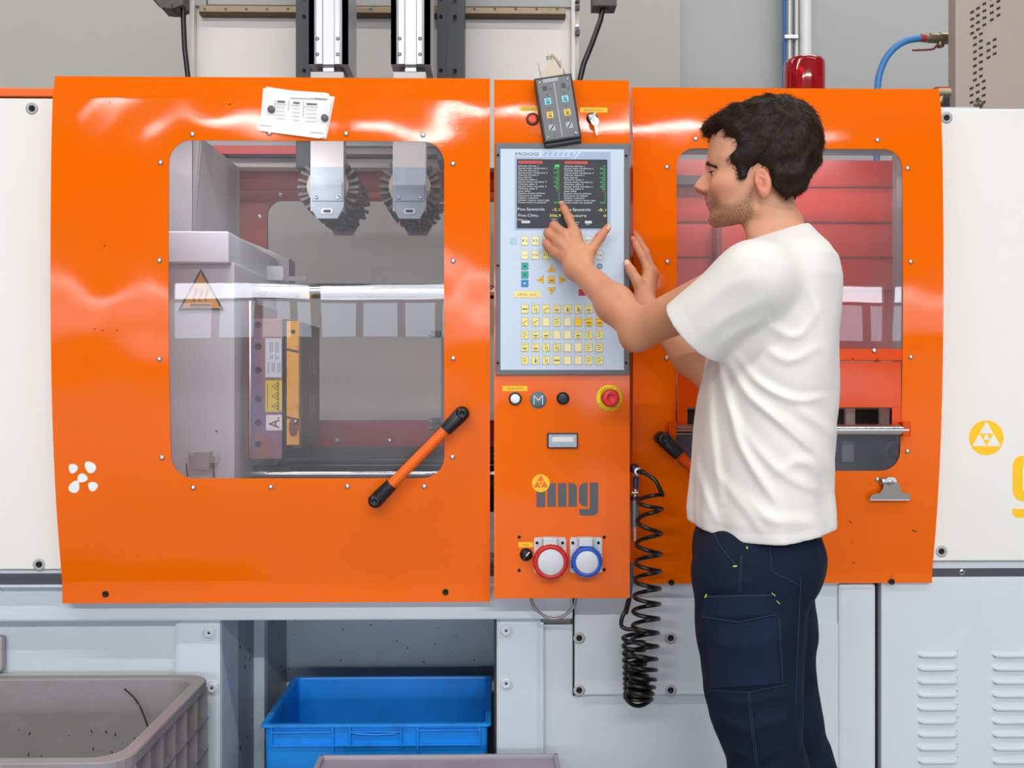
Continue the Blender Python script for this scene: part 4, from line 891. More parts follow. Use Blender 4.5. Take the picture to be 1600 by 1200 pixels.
# brush arms
def arm(px0, px1, label):
    t = thing('brush_arm', label, 'machine arm', P((px0+px1)/2, 340, .6))
    y0 = .48; xo = px0-3
    mb = MB(); q0, q1 = P(xo, -140, y0), P(xo+62, 100, y0); w_ = q1.x-q0.x
    # extrusion with a stepped face
    prof = [(0, .004), (.14, .004), (.2, 0), (.34, .0), (.38, .006), (.62, .006), (.66, 0), (.78, 0), (.84, .004), (1, .004)]
    V = []
    for zz in (q1.z, q0.z): V += [(q0.x+u*w_, y0+v, zz) for u, v in prof]
    n = len(prof); mb.add(V, [(i, i+1, n+i+1, n+i) for i in range(n-1)], M['alu'])
    mb.box((q0.x, y0+.004, q1.z), (q0.x+w_, y0+.17, q0.z), M['alu']); body = mb.build('extrusion', t)
    for (dx, py) in ((14, 61), (46, 61), (14, 85.5), (46, 85.5)):
        mb = MB(); socket_bolt(mb, P(xo+dx, py, y0+.003), .0052); mb.build('extrusion_bolt', body)
    mb = MB(); mb.pbox(xo+14, 100, xo+52, 114, y0+.03, y0+.14, M['darkgrey'], .002); mb.pbox(xo+22, 98, xo+40, 112, y0+.02, y0+.05, M['zinc'], .002); mb.build('joint_block', t)
    mb = MB(); mb.pbox(px0, 112, px0+52, 212, y0, y0+.05, M['armcol'], .002); 
    mb.pbox(px0, 205, px0+52, 330, y0, y0+.05, M['armcol'], .0015); mb.build('arm_plate', t)
    # chamfered end plate
    def hexp(x0, x1, zt, zb, zc, y0, y1, m, mb):
        c0 = (x1-x0)*.19; mb.prism([(PX(x0, y0), PZ(zt, y0)), (PX(x0, y0), PZ(zc, y0)), (PX(x0+c0, y0), PZ(zb, y0)), (PX(x1-c0, y0), PZ(zb, y0)), (PX(x1, y0), PZ(zc, y0)), (PX(x1, y0), PZ(zt, y0))], y0, y1, m)
    mb = MB(); hexp(px0, px0+52, 262, 342, 324, y0-.004, y0+.012, M['armend'], mb); e = mb.build('end_plate', t)
    mb = MB(); mb.pbox(px0+3, 283, px0+49.5, 314, y0-.007, y0-.003, M['armend'], .001); mb.build('cover_strip', e)
    for dx in (8.5, 43):
        mb = MB(); mb.lathe(P(px0+dx, 308, y0-.007), (0, -1, 0), [(.0055, -.001), (.0055, .003), (.0026, .0032), (.0024, .001), (.0001, .001)], M['zinc'], 16); mb.build('end_bolt', e)
    mb = MB(); a, b = P(px0+17, 335, y0), P(px0+36, 326, y0); mb.prism(rrect(a.x, a.z, b.x, b.z, .0075, 6), y0-.006, y0, M['zinc']); mb.prism(rrect(a.x+.007, a.z+.0045, b.x-.007, b.z-.0045, .003, 5), y0-.0072, y0-.005, M['ink']); mb.build('oval_port', e)
    # roller brush, axis along the depth of the machine
    c = P(px0+26, 290, y0+.01); cx, cz = c.x, c.z; L = .29
    mb = MB(); mb.cyl((cx, y0+.02, cz), (cx, y0+L, cz), .060, pbr('cream_hub', (170, 160, 146), .5) if 'cream_hub' not in bpy.data.materials else bpy.data.materials['cream_hub'], 32); mb.build('brush_hub', t)
    mb = MB(); x1, x2 = px0, px0+52; yb = y0+L+.01
    def W(px, py): q = P(px, py, y0); return (q.x, q.z)
    mb.prism([W(px0, 262), W(px0, 324), W(px0+10, 342), W(px0+42, 342), W(px0+52, 324), W(px0+52, 262)], yb, yb+.012, M['greydark']); mb.build('rear_plate', t)
    r_ = random.Random(px0)
    def tuft(mb, a, yy, r0, r1, wd):
        d = Vector((math.cos(a), 0, math.sin(a))); tt = Vector((-d.z, 0, d.x)); c0 = Vector((cx, yy, cz)); bend = r_.uniform(-.006, .006)
        V = []
        for (rr, ww, th) in ((r0, .0030, .0050), ((r0+r1)/2, .0040, .0075), (r1, .0045, .011)):
            for (u, v) in ((-1, -1), (1, -1), (1, 1), (-1, 1)): V.append(c0+d*rr+tt*(u*ww+bend*((rr-r0)/(r1-r0))**2)+Vector((0, v*th, 0)))
        F_ = [(j*4+i, j*4+(i+1) % 4, (j+1)*4+(i+1) % 4, (j+1)*4+i) for j in range(2) for i in range(4)]+[(8, 9, 10, 11)]
        mb.add(V, F_, M['bristle'])
    for i in range(24):
        mb = MB(); tuft(mb, 2*math.pi*(i+r_.uniform(-.15, .15))/24, y0+.035, .052, .088, 0); mb.build('bristle_tuft', t)
    mb = MB()
    for k in range(1, 9):
        for i in range(24): tuft(mb, 2*math.pi*(i+.33*k+r_.uniform(-.15, .15))/24, y0+.035+k*.030, .052, .088, 0)
    mb.build('bristles', t)['kind'] = 'stuff'
def bristle():
    t = NT('bristle'); b = t.b; b.inputs['Roughness'].default_value = .6
    tc = t.n('ShaderNodeTexCoord'); nz = t.n('ShaderNodeTexNoise', Scale=160.0, Detail=2.0); mx = t.n('ShaderNodeMix', data_type='RGBA'); t.l(tc.outputs['Object'], nz.inputs['Vector']); t.l(nz.outputs[0], mx.inputs[0])
    mx.inputs[6].default_value = lin((58, 56, 56))+(1,); mx.inputs[7].default_value = lin((120, 112, 104))+(1,); t.l(mx.outputs[2], b.inputs['Base Color']); return t.m
M['bristle'] = bristle()
arm(485, 537, 'left aluminium arm with a round bristle brush inside the large window')
arm(613.5, 665, 'right aluminium arm with a round bristle brush inside the large window')
# ------------------------------------------------------------------ services above the machine
t = thing('cable_bracket', 'dark grimy cable gland bracket at top left of the gantry beam', 'bracket', P(268, 5, .9))
gr = pbr('grimy_dark_metal', (92, 86, 80), .6, var=.25, vscale=30, bump=.4, bscale=80)
mb = MB(); mb.prism([(P(a, b, .93).x, P(a, b, .93).z) for a, b in ((236, -30), (240, 1), (248, 6), (256, 17), (276, 18), (290, 12), (291, -30))], .90, .98, gr); mb.box(P(258, 13, .89), P(280, 20, .97), gr, .004); mb.build('bracket_body', t)
t = thing('black_cable', 'thick black cable hanging at the left end of the gantry beam', 'cable', P(291, 120, .9)); mb = MB(); mb.tube([P(287, -60, .93), P(286.5, 30, .93), P(288.5, 75, .93), P(292, 105, .93), P(297, 150, .93)], .0085, M['rubber'], 12); mb.build('cable_run', t)
t = thing('cable_gland', 'dark box with a cable leaving it, right of the gantry beam', 'bracket', P(945, 5, .9)); mb = MB(); mb.pbox(926, -40, 964, 9, .93, 1.0, gr, .004); mb.cyl(P(943, 9, .96), P(942, 15, .96), .018, M['rubber'], 18); mb.build('gland_body', t)
t = thing('black_cable', 'slanting black cable right of the gantry beam', 'cable', P(908, 120, .9)); mb = MB(); mb.tube([P(943, 8, .96), P(938, 32, .96), P(925, 68, .96), P(912, 100, .96), P(900, 150, .96)], .0095, M['rubber'], 12); mb.build('cable_run', t)
mb = MB(); t = thing('cable_clips', 'small black clips on the right edge of the gantry beam', 'clip', P(903, 30, .97))
for py, h_ in ((1, 5), (11, 7), (50, 9)): mb.pbox(899.5, py-h_/2, 906, py+h_/2, .955, .975, M['rubber'], .002)
mb.pbox(899, 37, 905, 42, .95, .97, M['whiteink'], .001); mb.build('clip_row', t)
# back-wall pipes
def pipe(name, label, px, r, y, m, py0=-200, py1=560):
    t = thing(name, label, 'pipe', P(px, py1, y)); x, z0, z1 = PX(px, y), PZ(py1, y), PZ(py0, y); mb = MB(); mb.cyl((x, y, z0), (x, y, z1), r, m, 20); mb.build('pipe_run', t); return t
galv = pbr('galvanised_pipe', (186, 188, 190), .4, metal=.5); wh = pbr('white_pipe', (226, 226, 226), .35)
pipe('blue_hose', 'thin blue air line against the rear wall', 1225, .007, BW-.05, pbr('blue_hose', (30, 96, 170), .4))
p1 = pipe('conduit', 'left thin galvanised conduit on the rear wall', 1233.5, .014, BW-.04, galv); mb = MB(); mb.pbox(1226, 54, 1248, 60, BW-.065, BW, M['zinc'], .002); mb.build('pipe_clamp', p1)
pipe('conduit', 'right thin galvanised conduit on the rear wall', 1244.5, .012, BW-.04, galv); pipe('wall_pipe', 'thick white pipe on the rear wall above the red beacon', 1258.5, .028, BW-.05, wh)
# beacon
t = thing('warning_beacon', 'red round warning beacon on top of the right orange door', 'beacon', P(1257, 133, .3))
rg = NT('red_lens'); rg.b.inputs['Base Color'].default_value = lin((190, 6, 22))+(1,); rg.b.inputs['Roughness'].default_value = .12; rg.b.inputs['Transmission Weight'].default_value = .55; rg.b.inputs['Coat Weight'].default_value = .6
c = P(1257, 133, .33); R_ = 31.5*(D+.33)/F
mb = MB(); h_ = (133-93)*(D+.33)/F; mb.lathe(c, (0, 0, 1), [(R_*.99, -.03), (R_, 0), (R_, h_*.80), (R_*.93, h_*.94), (R_*.78, h_), (.0001, h_*1.02)], rg.m, 40); mb.build('red_lens', t)
mb = MB(); mb.lathe(c, (0, 0, 1), [(R_*1.04, -.06), (R_*1.04, -.03), (R_*.3, -.028), (R_*.3, h_*.35), (.0001, h_*.4)], M['black'], 30); mb.lathe(c+Vector((-.01, 0, 0)), (0, 0, 1), [(.012, -.02), (.022, h_*.5), (.010, h_*.7)], M['steel'], 18); mb.build('lamp_base', t)
mb = MB(); mb.box(c+Vector((-.08, -.08, -.075)), c+Vector((.08, .08, -.055)), M['frame_clean']); mb.box(c+Vector((-.45, -.06, -.12)), c+Vector((.45, .3, -.075)), M['frame_clean']); mb.build('mounting_deck', t)
mb = MB(); mb.box(c+Vector((-.03, .10, -c.z)), c+Vector((.03, .16, -.12)), M['frame_clean']); mb.build('support_post', t)
# blue arched hose, valve
t = thing('blue_hose', 'thick blue hose arching from the ball valve down behind the right door', 'hose', P(1372, 133, .75))
yb = .75; mb = MB(); pts = [Vector((P(1370, 190, yb).x, yb, .0)), P(1370, 400, yb), P(1370, 190, yb), P(1371.5, 133, yb), P(1376, 110, yb), P(1385, 90, yb), P(1399, 74, yb), P(1417, 63.5, yb), P(1440, 59.5, yb)]
from mathutils.geometry import interpolate_bezier
def catmull(pts, n=8):
    pts = [Vector(p) for p in pts]; Q = [pts[0]*2-pts[1]]+pts+[pts[-1]*2-pts[-2]]; out = []
    for i in range(1, len(Q)-2):
        for k in range(n):
            t = k/n; a, b, c, d = Q[i-1:i+3]; out.append(.5*((2*b)+(c-a)*t+(2*a-5*b+4*c-d)*t*t+(3*b-a-3*c+d)*t**3))
    return out+[pts[-1]]
mb.tube(catmull(pts), .0105, pbr('blue_rubber', (50, 120, 180), .4), 14); mb.build('hose_run', t)
mb = MB(); mb.tube([P(1438, 59.5, yb), P(1446, 59.5, yb)], .0125, pbr('red_collar', (170, 40, 40), .4), 14); mb.build('red_collar', t)
br = pbr('dull_brass', (150, 138, 112), .35, metal=.8)
t = thing('ball_valve', 'brass ball valve with red lever beside the grey-brown cabinet', 'valve', P(1465, 62, .75))
mb = MB(); mb.cyl(P(1446, 59.5, yb), P(1452, 59.5, yb), .014, br, 6); mb.cyl(P(1452, 59.5, yb), P(1468, 60, yb), .0155, br, 20); mb.cyl(P(1468, 60, yb), P(1484, 60, yb), .019, br, 8); mb.cyl(P(1469, 62, yb), P(1469, 74, yb), .010, br, 12); mb.lathe(P(1469, 70, yb), (0, 0, -1), [(.013, 0), (.013, .006), (.0001, .007)], br, 12); mb.build('valve_body', t)
mb = MB(); mb.tube(catmull([P(1469, 74, yb-.005), P(1463, 72, yb-.01), P(1456, 77, yb-.015), P(1426, 78.5, yb-.02)]), .0035, pbr('red_lever', (130, 50, 50), .4), 8); mb.build('lever', t)
t = thing('lower_valve', 'partly hidden brass fitting at the upper right corner of the right door', 'valve', P(1472, 150, .5)); mb = MB(); mb.cyl(P(1464, 145, .5), P(1484, 145, .5), .013, br, 16); mb.cyl(P(1471, 150, .5), P(1469, 160, .5), .008, br, 12); mb.build('valve_body', t)
mb = MB(); mb.pbox(1462, 135.5, 1484, 170, .55, .60, M['dark']); mb.pbox(1462, 135.5, 1484, 141, .52, .55, pbr('red_edge', (190, 50, 30), .5)); mb.build('backing_plate', t)
# grey-brown perforated cabinet
t = thing('dryer_cabinet', 'tall grey-brown cabinet with perforated vent slots at the top right corner', 'cabinet', P(1540, 170, .7))
M['taupe'] = pbr('taupe_paint', (172, 156, 146), .5, bump=.1, bscale=200, var=.04)
yc = .62; mb = MB(); mb.box((PX(1481, yc+.05), yc, PZ(180, yc)), (PX(1800, yc), yc+.05, PZ(-160, yc)), M['taupe'], .004); mb.build('cabinet_body', t)
mb = MB(); r = random.Random(2); k6 = 1/6.0
cells = []
for ci, (x0, ys) in enumerate(((1519, range(19, 62, 11)), (1528, range(13, 56, 11)), (1538, range(-5, 49, 11)), (1549.5, (-2, 9, 20, 31)), (1560, (-9, 2, 13, 24)), (1523.3, range(59, 135, 11)), (1532.5, range(53, 130, 11)), (1544.5, (68, 79, 90)), (1554, (62, 73, 84)), (1518, (138, 149, 160, 171)), (1527.5, (133, 144, 155)), (1537, (127, 138, 149, 160)))):
    for py in ys: cells.append((x0, py))
m0 = None
for (px, py) in cells:
    q = P(px, py, yc); s_ = (D+yc)/F
    if m0 is None:
        mb = MB(); mb.slab([(-3*s_, -.0006, -3.2*s_), (3*s_, -.0006, -.9*s_), (3*s_, -.0006, 3.2*s_), (-3*s_, -.0006, .9*s_)], (0, 1, 0), .0012, M['ink']); m0 = mb.build('vent_slot', t); o = m0
    else:
        o = bpy.data.objects.new('vent_slot', m0.data); COL.objects.link(o); o.parent = t; o.matrix_parent_inverse = m0.matrix_parent_inverse.copy()
    o.location = q
mb = MB(); mb.lathe(P(1528, 164, yc), (0, -1, 0), [(.013, -.01), (.013, .008), (.007, .01), (.006, .02), (.0001, .021)], br, 16); mb.build('pipe_stub', t)
# ------------------------------------------------------------------ things hung on the front
# paper sheets with magnets
t = thing('paper_sheets', 'stack of white paper sheets pinned with magnets on the left door', 'paper', P(463, 215, .006))
def ydoor(py): return yprof(PZ(py))
def sheet(pts, dy, m, mb):
    V = [P(a, b, ydoor(b)-dy) for a, b in pts]; n = len(V); mb.add(V+[v+Vector((0, .0006, 0)) for v in V], [tuple(range(n)), tuple(reversed(range(n, 2*n)))]+[(i, (i+1) % n, n+(i+1) % n, n+i) for i in range(n)], m)
for i, pts in enumerate((((416, 135.5), (523, 151), (510, 217), (404, 203)), ((411, 137.5), (513, 146), (519, 156), (508, 216.5), (406, 202)), ((412, 138.5), (510, 145), (518.5, 154), (509, 213), (499, 216.5), (405.5, 204.5)))):
    mb = MB(); sheet(pts, .0020+.0016*i, M['paper'], mb); mb.build('sheet', t)
mb = MB()
def pl(x0, y0, x1, y1, h=.8):
    sheet(((x0, y0), (x1, y1), (x1, y1+h), (x0, y0+h)), .0060, M['inkgrey'], mb)
pl(454, 152.5, 512, 154.5); 
for (a, b, c_) in ((433, 157, 12), (458, 159, 10), (479, 161, 16)):
    sheet(((a, b), (a+c_, b+.6), (a+c_, b+2.8), (a, b+2.2)), .0060, M['logo_grey'], mb); pl(a-4, b+5, a+c_+2, b+6, .5)
    for k in range(4): pl(a-1, b+10+k*6, a+c_, b+10.6+k*6, .4)
sheet(((492, 152.5), (509, 154.3), (509, 156), (492, 154.4)), .0060, M['inkgrey'], mb)
for (a, b, c_, d_) in ((429, 156, 429, 170), (451, 156, 450, 172), (474, 158, 473, 182)): sheet(((a, b), (a+.6, b), (c_+.6, d_), (c_, d_)), .0060, M['inkgrey'], mb)
pl(406, 195, 424, 197, .5); pl(485, 206, 505, 208, .5); mb.build('printed_lines', t)['kind'] = 'stuff'
mg = pbr('grey_magnet', (96, 98, 104), .5)
for (px, py, lb) in ((424, 171, 'left grey magnet'), (507.5, 184.5, 'right grey magnet')):
    c = P(px, py, ydoor(py)-.006); mb = MB(); mb.lathe(c, (0, -1, 0), [(.0085, -.001), (.0085, .004), (.0078, .0055), (.0001, .0056)], mg, 24); o = mb.build('magnet'); tag(o, lb+' holding the paper sheets on the left door', 'magnet')
# hand-held keypad with D-sub plug
Mx = Matrix.Translation(P(871, 171, -.012)) @ Matrix.Rotation(math.radians(-9.0), 4, 'Y')
hb = thing('remote_keypad', 'black handheld keypad with blue and yellow keys hanging over the control pillar', 'remote control', P(871, 221, -.01))
k_ = D/F; W_, H_ = 29.5*k_, 50.5*k_
mb = MB(); mb.box((-W_, -.012, -H_), (W_, .014, H_), M['black'], .003, M=Mx); mb.box((-W_*.98, -.006, -H_-.009), (W_*.98, .014, -H_+.002), M['black'], .003, M=Mx); bd = mb.build('case', hb)
mb = MB(); mb.box((-W_*.88, -.0130, -H_*.93), (W_*.88, -.0115, H_*.93), pbr('grey_face_foil', (104, 107, 112), .4), M=Mx); fc = mb.build('face_foil', hb)
mb = MB(); m_l = pbr('light_print', (170, 174, 182), .5)
mb.box((-.0012, -.0134, -H_*.88), (.0012, -.0128, H_*.8), m_l, M=Mx); mb.box((-W_*.55, -.0134, H_*.82), (W_*.25, -.0128, H_*.93), m_l, M=Mx)
for (x, z, s_, h_) in ((-W_*.22, H_*.62, 'A', .0052), (W_*.72, H_*.55, 'B', .0052), (-W_*.35, -H_*.84, 'o', .004), (W_*.05, -H_*.86, '5', .0035), (W_*.4, -H_*.84, '?', .0035), (W_*.68, -H_*.88, 'CE', .0035)):
    mb.text(s_, x, z, h_, -.0136, M['ink'], M=Mx)
mb.text('ROBOSTAR', -W_*.15, H_*.875, .0028, -.0137, M['logo_grey'], width=W_*.7, M=Mx) if False else None
for sx in (-1, 1): mb.box((sx*W_*.5-.006, -.0134, H_*.58), (sx*W_*.5+.004, -.0128, H_*.72), M['darkgrey'], M=Mx)
for sx in (-1, 1):
    for z in (H_*.43, H_*.03, -H_*.38): mb.cyl(Mx @ Vector((sx*W_*.45, -.0136, z)), Mx @ Vector((sx*W_*.45, -.012, z)), .0018, M['darkgrey'], 12)
mb.build('printing', fc)
kc, ky, kg_ = pbr('cyan_key', (130, 216, 224), .45), pbr('yellow_soft_key', (236, 200, 80), .45), pbr('grey_key', (176, 180, 184), .45)
for sx in (-1, 1):
    for z, m_, kk in ((H_*.24, kc, 0), (-H_*.18, ky, 1), (-H_*.58, kg_, 2)):
        x = sx*W_*.46; mb = MB(); mb.box((x-.0078, -.0142, z-.0078), (x+.0078, -.012, z+.0078), m_, .0008, M=Mx); o = mb.build('soft_key', hb)
        mb = MB()
        if kk < 2: mb.box((x-.0030, -.0146, z-.002), (x+.0030, -.0141, z+.0045), M['ink'], M=Mx); mb.box((x-.0018, -.0148, z-.0008), (x+.0018, -.0145, z+.0034), m_, M=Mx); mb.box((x-.0040, -.0146, z-.0045), (x+.0040, -.0141, z-.003), M['ink'], M=Mx)
        else:
            mb.box((-.0011, -.0005, -.009), (.0011, 0, .009), M['ink'], M=Mx @ Matrix.Translation((x, -.0142, z)) @ Matrix.Rotation(math.radians(40), 4, 'Y'))
        mb.build('symbol', o)
for sx in (-1, 1):
    for sz in (-1, 1):
        mb = MB(); mb.lathe(Mx @ Vector((sx*W_*.74, -.0125, sz*H_*.84)), (0, -1, 0), [(.0034, -.001), (.003, .0012), (.0001, .0013)], M['zinc'], 14); mb.build('case_screw', hb)
bei = pbr('beige_plastic', (206, 192, 174), .5)
mb = MB(); top = H_
V = [(-.026, top), (.026, top), (.026, top+.016), (.016, top+.018), (.010, top+.034), (.007, top+.040), (-.007, top+.040), (-.010, top+.034), (-.016, top+.018), (-.026, top+.016)]
def prM(mb, V, y0, y1, m, Mm):
    t_ = MB(); t_.prism(V, y0, y1, m); mb.add([Mm @ Vector(v) for v in t_.v], t_.f, m)
prM(mb, V, -.006, .010, bei, Mx)
for sx in (-1, 1): prM(mb, [(sx*.024-.0025, top), (sx*.024+.0025, top), (sx*.027+.0025, top+.038), (sx*.027-.0015, top+.038)], -.003, .007, bei, Mx)
mb.build('plug', hb)
mb = MB(); mb.tube(catmull([Mx @ Vector(v) for v in ((0, .002, top+.038), (.0, .003, top+.050), (.006, .006, top+.056), (.018, .012, top+.044), (.030, .022, top+.018), (.036, .03, top-.004), (.05, .036, top-.02))]), .0042, bei, 10)
for i in range(3): mb.box((-.0068, -.003, top+.0425+i*.0035), (.0068, .008, top+.0442+i*.0035), bei, .0008, M=Mx)
mb.build('cable', hb)
# bulldog clip
t = thing('bulldog_clip', 'steel bulldog clip fixed to the lower right of the right door', 'clip', P(1387, 780, RY))
def dR(py): return yprof(PZ(py, RY), RY, KR)
mb = MB(); y_ = dR(770); c = P(1387, 772, y_-.004)
def cp_(pts): return [(P(a, b, y_).x, P(a, b, y_).z) for a, b in pts]
mb.prism(cp_([(1354.5, 779), (1358, 772), (1371, 769), (1376, 762), (1377, 752), (1397, 752), (1402, 757), (1404, 768), (1416, 771), (1419.5, 777), (1418, 779)]), y_-.016, y_-.012, pbr('dull_clip_steel', (140, 132, 122), .32, metal=.9)); mb.build('front_jaw', t)
mb = MB(); mb.prism(cp_([(1356, 781), (1360, 775), (1374, 772), (1400, 772), (1416, 774), (1418, 781)]), y_-.012, y_-.001, M['zinc']); mb.build('rear_jaw', t)
mb = MB(); mb.cyl(P(1377, 752, y_-.012), P(1397, 752, y_-.012), .008, M['zinc'], 20); mb.lathe(P(1387, 751, y_-.001), (0, -1, 0), [(.011, 0), (.011, .012), (.0085, .020), (.0001, .022)], M['zinc'], 20); mb.prism(cp_([(1378, 752), (1396, 752), (1394, 746), (1390, 744.5), (1382, 744.5), (1379, 747)]), y_-.022, y_-.019, M['zinc']); mb.build('spring_and_rivet', t)
# flexible grey loop below the pillar
t = thing('cable_loop', 'thin grey cable looping under the control pillar', 'cable', P(865, 960, .06))
mb = MB(); mb.tube(catmull([P(828, 915, .06), P(830, 936, .06), P(836, 950, .06), P(848, 961, .06), P(862, 966.5, .06), P(878, 964, .06), P(891, 954, .06), P(898, 943, .06), P(902, 915, .06)]), .0036, pbr('braided_grey', (140, 142, 140), .35, metal=.5), 10); mb.build('cable_run', t)
# air gun and coiled hose in the gap
t = thing('air_gun', 'grey tubular air gun hanging in the gap beside the control pillar', 'air gun', P(992, 850, .0))
mb = MB(); mb.cyl(P(992, 778, .02), P(992, 823, .02), .0095, pbr('grey_tube', (120, 124, 130), .3, metal=.4), 20); mb.cyl(P(992, 823, .02), P(992, 846, .02), .0038, pbr('nozzle_white', (196, 194, 196), .4), 12, r2=.0025); mb.cyl(P(994, 745, .02), P(993, 764, .02), .0065, pbr('blue_grip', (30, 50, 84), .4), 14); mb.cyl(P(993, 764, .02), P(992, 778, .02), .0045, M['zinc'], 12); mb.cyl(P(992, 776, .02), P(992, 781, .02), .011, M['black'], 18)
mb.cyl(P(987, 770, .015), P(997, 770, .015), .003, M['zinc'], 10); mb.build('gun_body', t)
mb = MB(); c = P(997, 737, .0); mb.lathe(c, (0, -1, 0), [(.0115, -.012), (.0115, 0), (.009, .004), (.006, .004)], M['zinc'], 20); mb.lathe(c+Vector((-.006, .01, .006)), (0, -1, 0), [(.012, -.01), (.012, .004), (.0001, .005)], M['black'], 16); mb.cyl(c+Vector((0, -.002, 0)), c+Vector((.010, -.016, 0)), .006, M['rubber'], 14); mb.build('hose_coupling', t)
t = thing('coiled_air_hose', 'black coiled air hose hanging in front of the gap beside the control pillar', 'hose', P(1005, 1100, .0))
yh = .0
# long strand: axis px per height, turns at given pitches
pts = [c+Vector((.008, -.014, 0)), P(1010, 741, -.02), P(1024, 751, -.03)]
turn_y = [772, 795, 834, 866, 893, 920, 944, 967, 989, 1010, 1030, 1047, 1062, 1074, 1084]
cxs = lambda py: np.interp(py, [760, 830, 900, 1000, 1090], [1016, 1014.5, 1012, 1008, 1001])
rad = lambda py: np.interp(py, [760, 800, 900, 1000, 1060, 1100], [19, 19, 20, 20.5, 21, 19])
N = 20
for i in range(len(turn_y)-1):
    for k in range(N):
        a = 2*math.pi*k/N; u = (i+k/N); py = np.interp(u, range(len(turn_y)), turn_y); px = cxs(py)+rad(py)*math.cos(a)
        pts.append(P(px, py-5*math.sin(a)*.5, -.03+.030*math.sin(a)))
def down(pts): return pts
mb = MB(); mb.tube(catmull(pts, 3), .0050, M['rubber'], 10); mb.build('long_coil', t)
pts = []
ty = [992, 1004, 1016, 1027, 1038, 1048, 1057, 1065, 1073, 1080, 1087, 1093]
pts += [P(987, 900, .04), P(983, 938, .01), P(978.5, 952, -.012), P(972, 965, -.02), P(971, 978, -.02), P(980, 983, -.025), P(994, 984, -.03)]
cx2 = lambda py: np.interp(py, [980, 1040, 1095], [989, 992, 998]); rad2 = lambda py: np.interp(py, [980, 1040, 1095], [16, 17, 21])
for i in range(len(ty)-1):
    for k in range(16):
        a = 2*math.pi*(k/16)+.4; u = i+k/16; py = np.interp(u, range(len(ty)), ty); pts.append(P(cx2(py)+rad2(py)*math.cos(a), py-3*math.sin(a), .0+.026*math.sin(a)))
# lower turn joins the two strands
mb = MB(); mb.tube(catmull(pts, 3), .0050, M['rubber'], 10)
mb.tube(catmull([P(cx2(1093)+20, 1093, 0), P(1008, 1100, -.01), P(996, 1103, -.02), P(984, 1098, -.03), P(977, 1085, -.03), P(990, 1078, -.03), P(1020, 1084, -.02)], 8), .0050, M['rubber'], 10)
mb.build('short_coil', t)
mb = MB(); mb.cyl(P(982.5, 938, .008), P(977.5, 958, -.014), .0062, M['black'], 14); mb.cyl(P(987, 880, .045), P(983.5, 938, .012), .0056, pbr('teal_tube', (20, 110, 130), .4), 10); mb.build('hose_joint', t)
# ------------------------------------------------------------------ crates
M['cratagrey'] = pbr('grey_crate_plastic', (140, 137, 140), .5, bump=.15, bscale=60, var=.08, vscale=5, dirt=(108, 98, 88), dscale=5, damt=.5)
M['crateblue'] = pbr('blue_crate_plastic', (10, 138, 232), .42, bump=.15, bscale=60, var=.1, vscale=7, dirt=(12, 70, 130), dscale=9, damt=.4)
def crate_shell(mb, x0, x1, y0, y1, z0, z1, m, rim=.022, th=.006, r=.03, taper=.02, band=.022):
    def ring(inset, z, rr):
        pts = rrect(x0+inset, y0+inset, x1-inset, y1-inset, rr, 5); return [(p[0], p[1], z) for p in pts]
    rings = [ring(taper+.001, z0, r), ring(rim*.62, z1-.035, r), ring(rim*.62, z1-band, r), ring(0, z1-band, r), ring(0, z1-.002, r), ring(.002, z1, r), ring(rim*.9, z1, r), ring(rim, z1-.004, r), ring(rim+taper, z0+.012, r*.8)]
    n = len(rings[0]); V = [v for rg_ in rings for v in rg_]
    mb.add(V, [(j*n+i, j*n+(i+1) % n, (j+1)*n+(i+1) % n, (j+1)*n+i) for j in range(len(rings)-1) for i in range(n)], m, False)
    mb.add(rings[-1], [tuple(range(n))], m); mb.add(rings[0], [tuple(reversed(range(n)))], m)
# big grey crate on the left
gy1, gy0 = .085, -.45
t = thing('plastic_bin', 'large grey ribbed plastic bin at the bottom left, empty and scratched', 'crate', Vector((PX(40, -.2), -.2, 0)))
zt = PZ(1055, gy1, 100); gx1 = PX(331, gy1)
gx1 = P(331, 1055, gy1).x; gx0 = gx1-.80
# near rim height must match: solve depth so that rim at that height shows at py 1187
yn = F*(H-zt)/(1188-600)-D; gy0 = yn
mb = MB(); crate_shell(mb, gx0, gx1, gy0, gy1, .0, zt, M['cratagrey'], rim=.030, r=.055, taper=.03); mb.build('bin_shell', t)
mb = MB()
for z in np.arange(zt-.10, .05, -.075):
    mb.box((gx1-.028, gy0+.05, z), (gx1-.002, gy1-.02, z+.004), M['cratagrey'])
mb.box((0,0,0),(0.0001,0.0001,0.0001), M['cratagrey']) if False else None
mb.build('side_rib', t)
for i, y in enumerate(np.linspace(gy0+.06, gy1-.03, 7)):
    mb = MB(); mb.box((gx1-.030, y-.002, .02), (gx1-.002, y+.002, zt-.022), M['cratagrey']); mb.build('upright_rib', t)
for i, x in enumerate(np.linspace(gx0+.06, gx1-.06, 9)):
    mb = MB(); mb.box((x-.002, gy0+.002, .02), (x+.002, gy0+.028, zt-.022), M['cratagrey']); mb.build('front_rib', t)
mb = MB()
zz = lambda f_: zt-.004-(zt-.012)*f_
def inner(px, py):   # point on inner back wall
    yy = gy1-.032; return P(px, py, yy-.020)
for seg in (((194, 1076), (205, 1085), (212, 1092), (218, 1100)), ((219, 1101), (225, 1114), (231, 1128), (240, 1153))):
    mb.tube([inner(*q)+Vector((0, -(q[1]-1076)/80*.012, 0)) for q in seg], .002, M['ink'], 6)
r = random.Random(5)
for i in range(16):
    q = inner(r.uniform(0, 240), r.uniform(1135, 1180)); q.y -= .016; mb.cyl(q, q+Vector((r.uniform(-.003, .003), 0, r.uniform(-.008, .008))), .0015, M['ink'], 6)
mb.build('scratches', t)['kind'] = 'stuff'
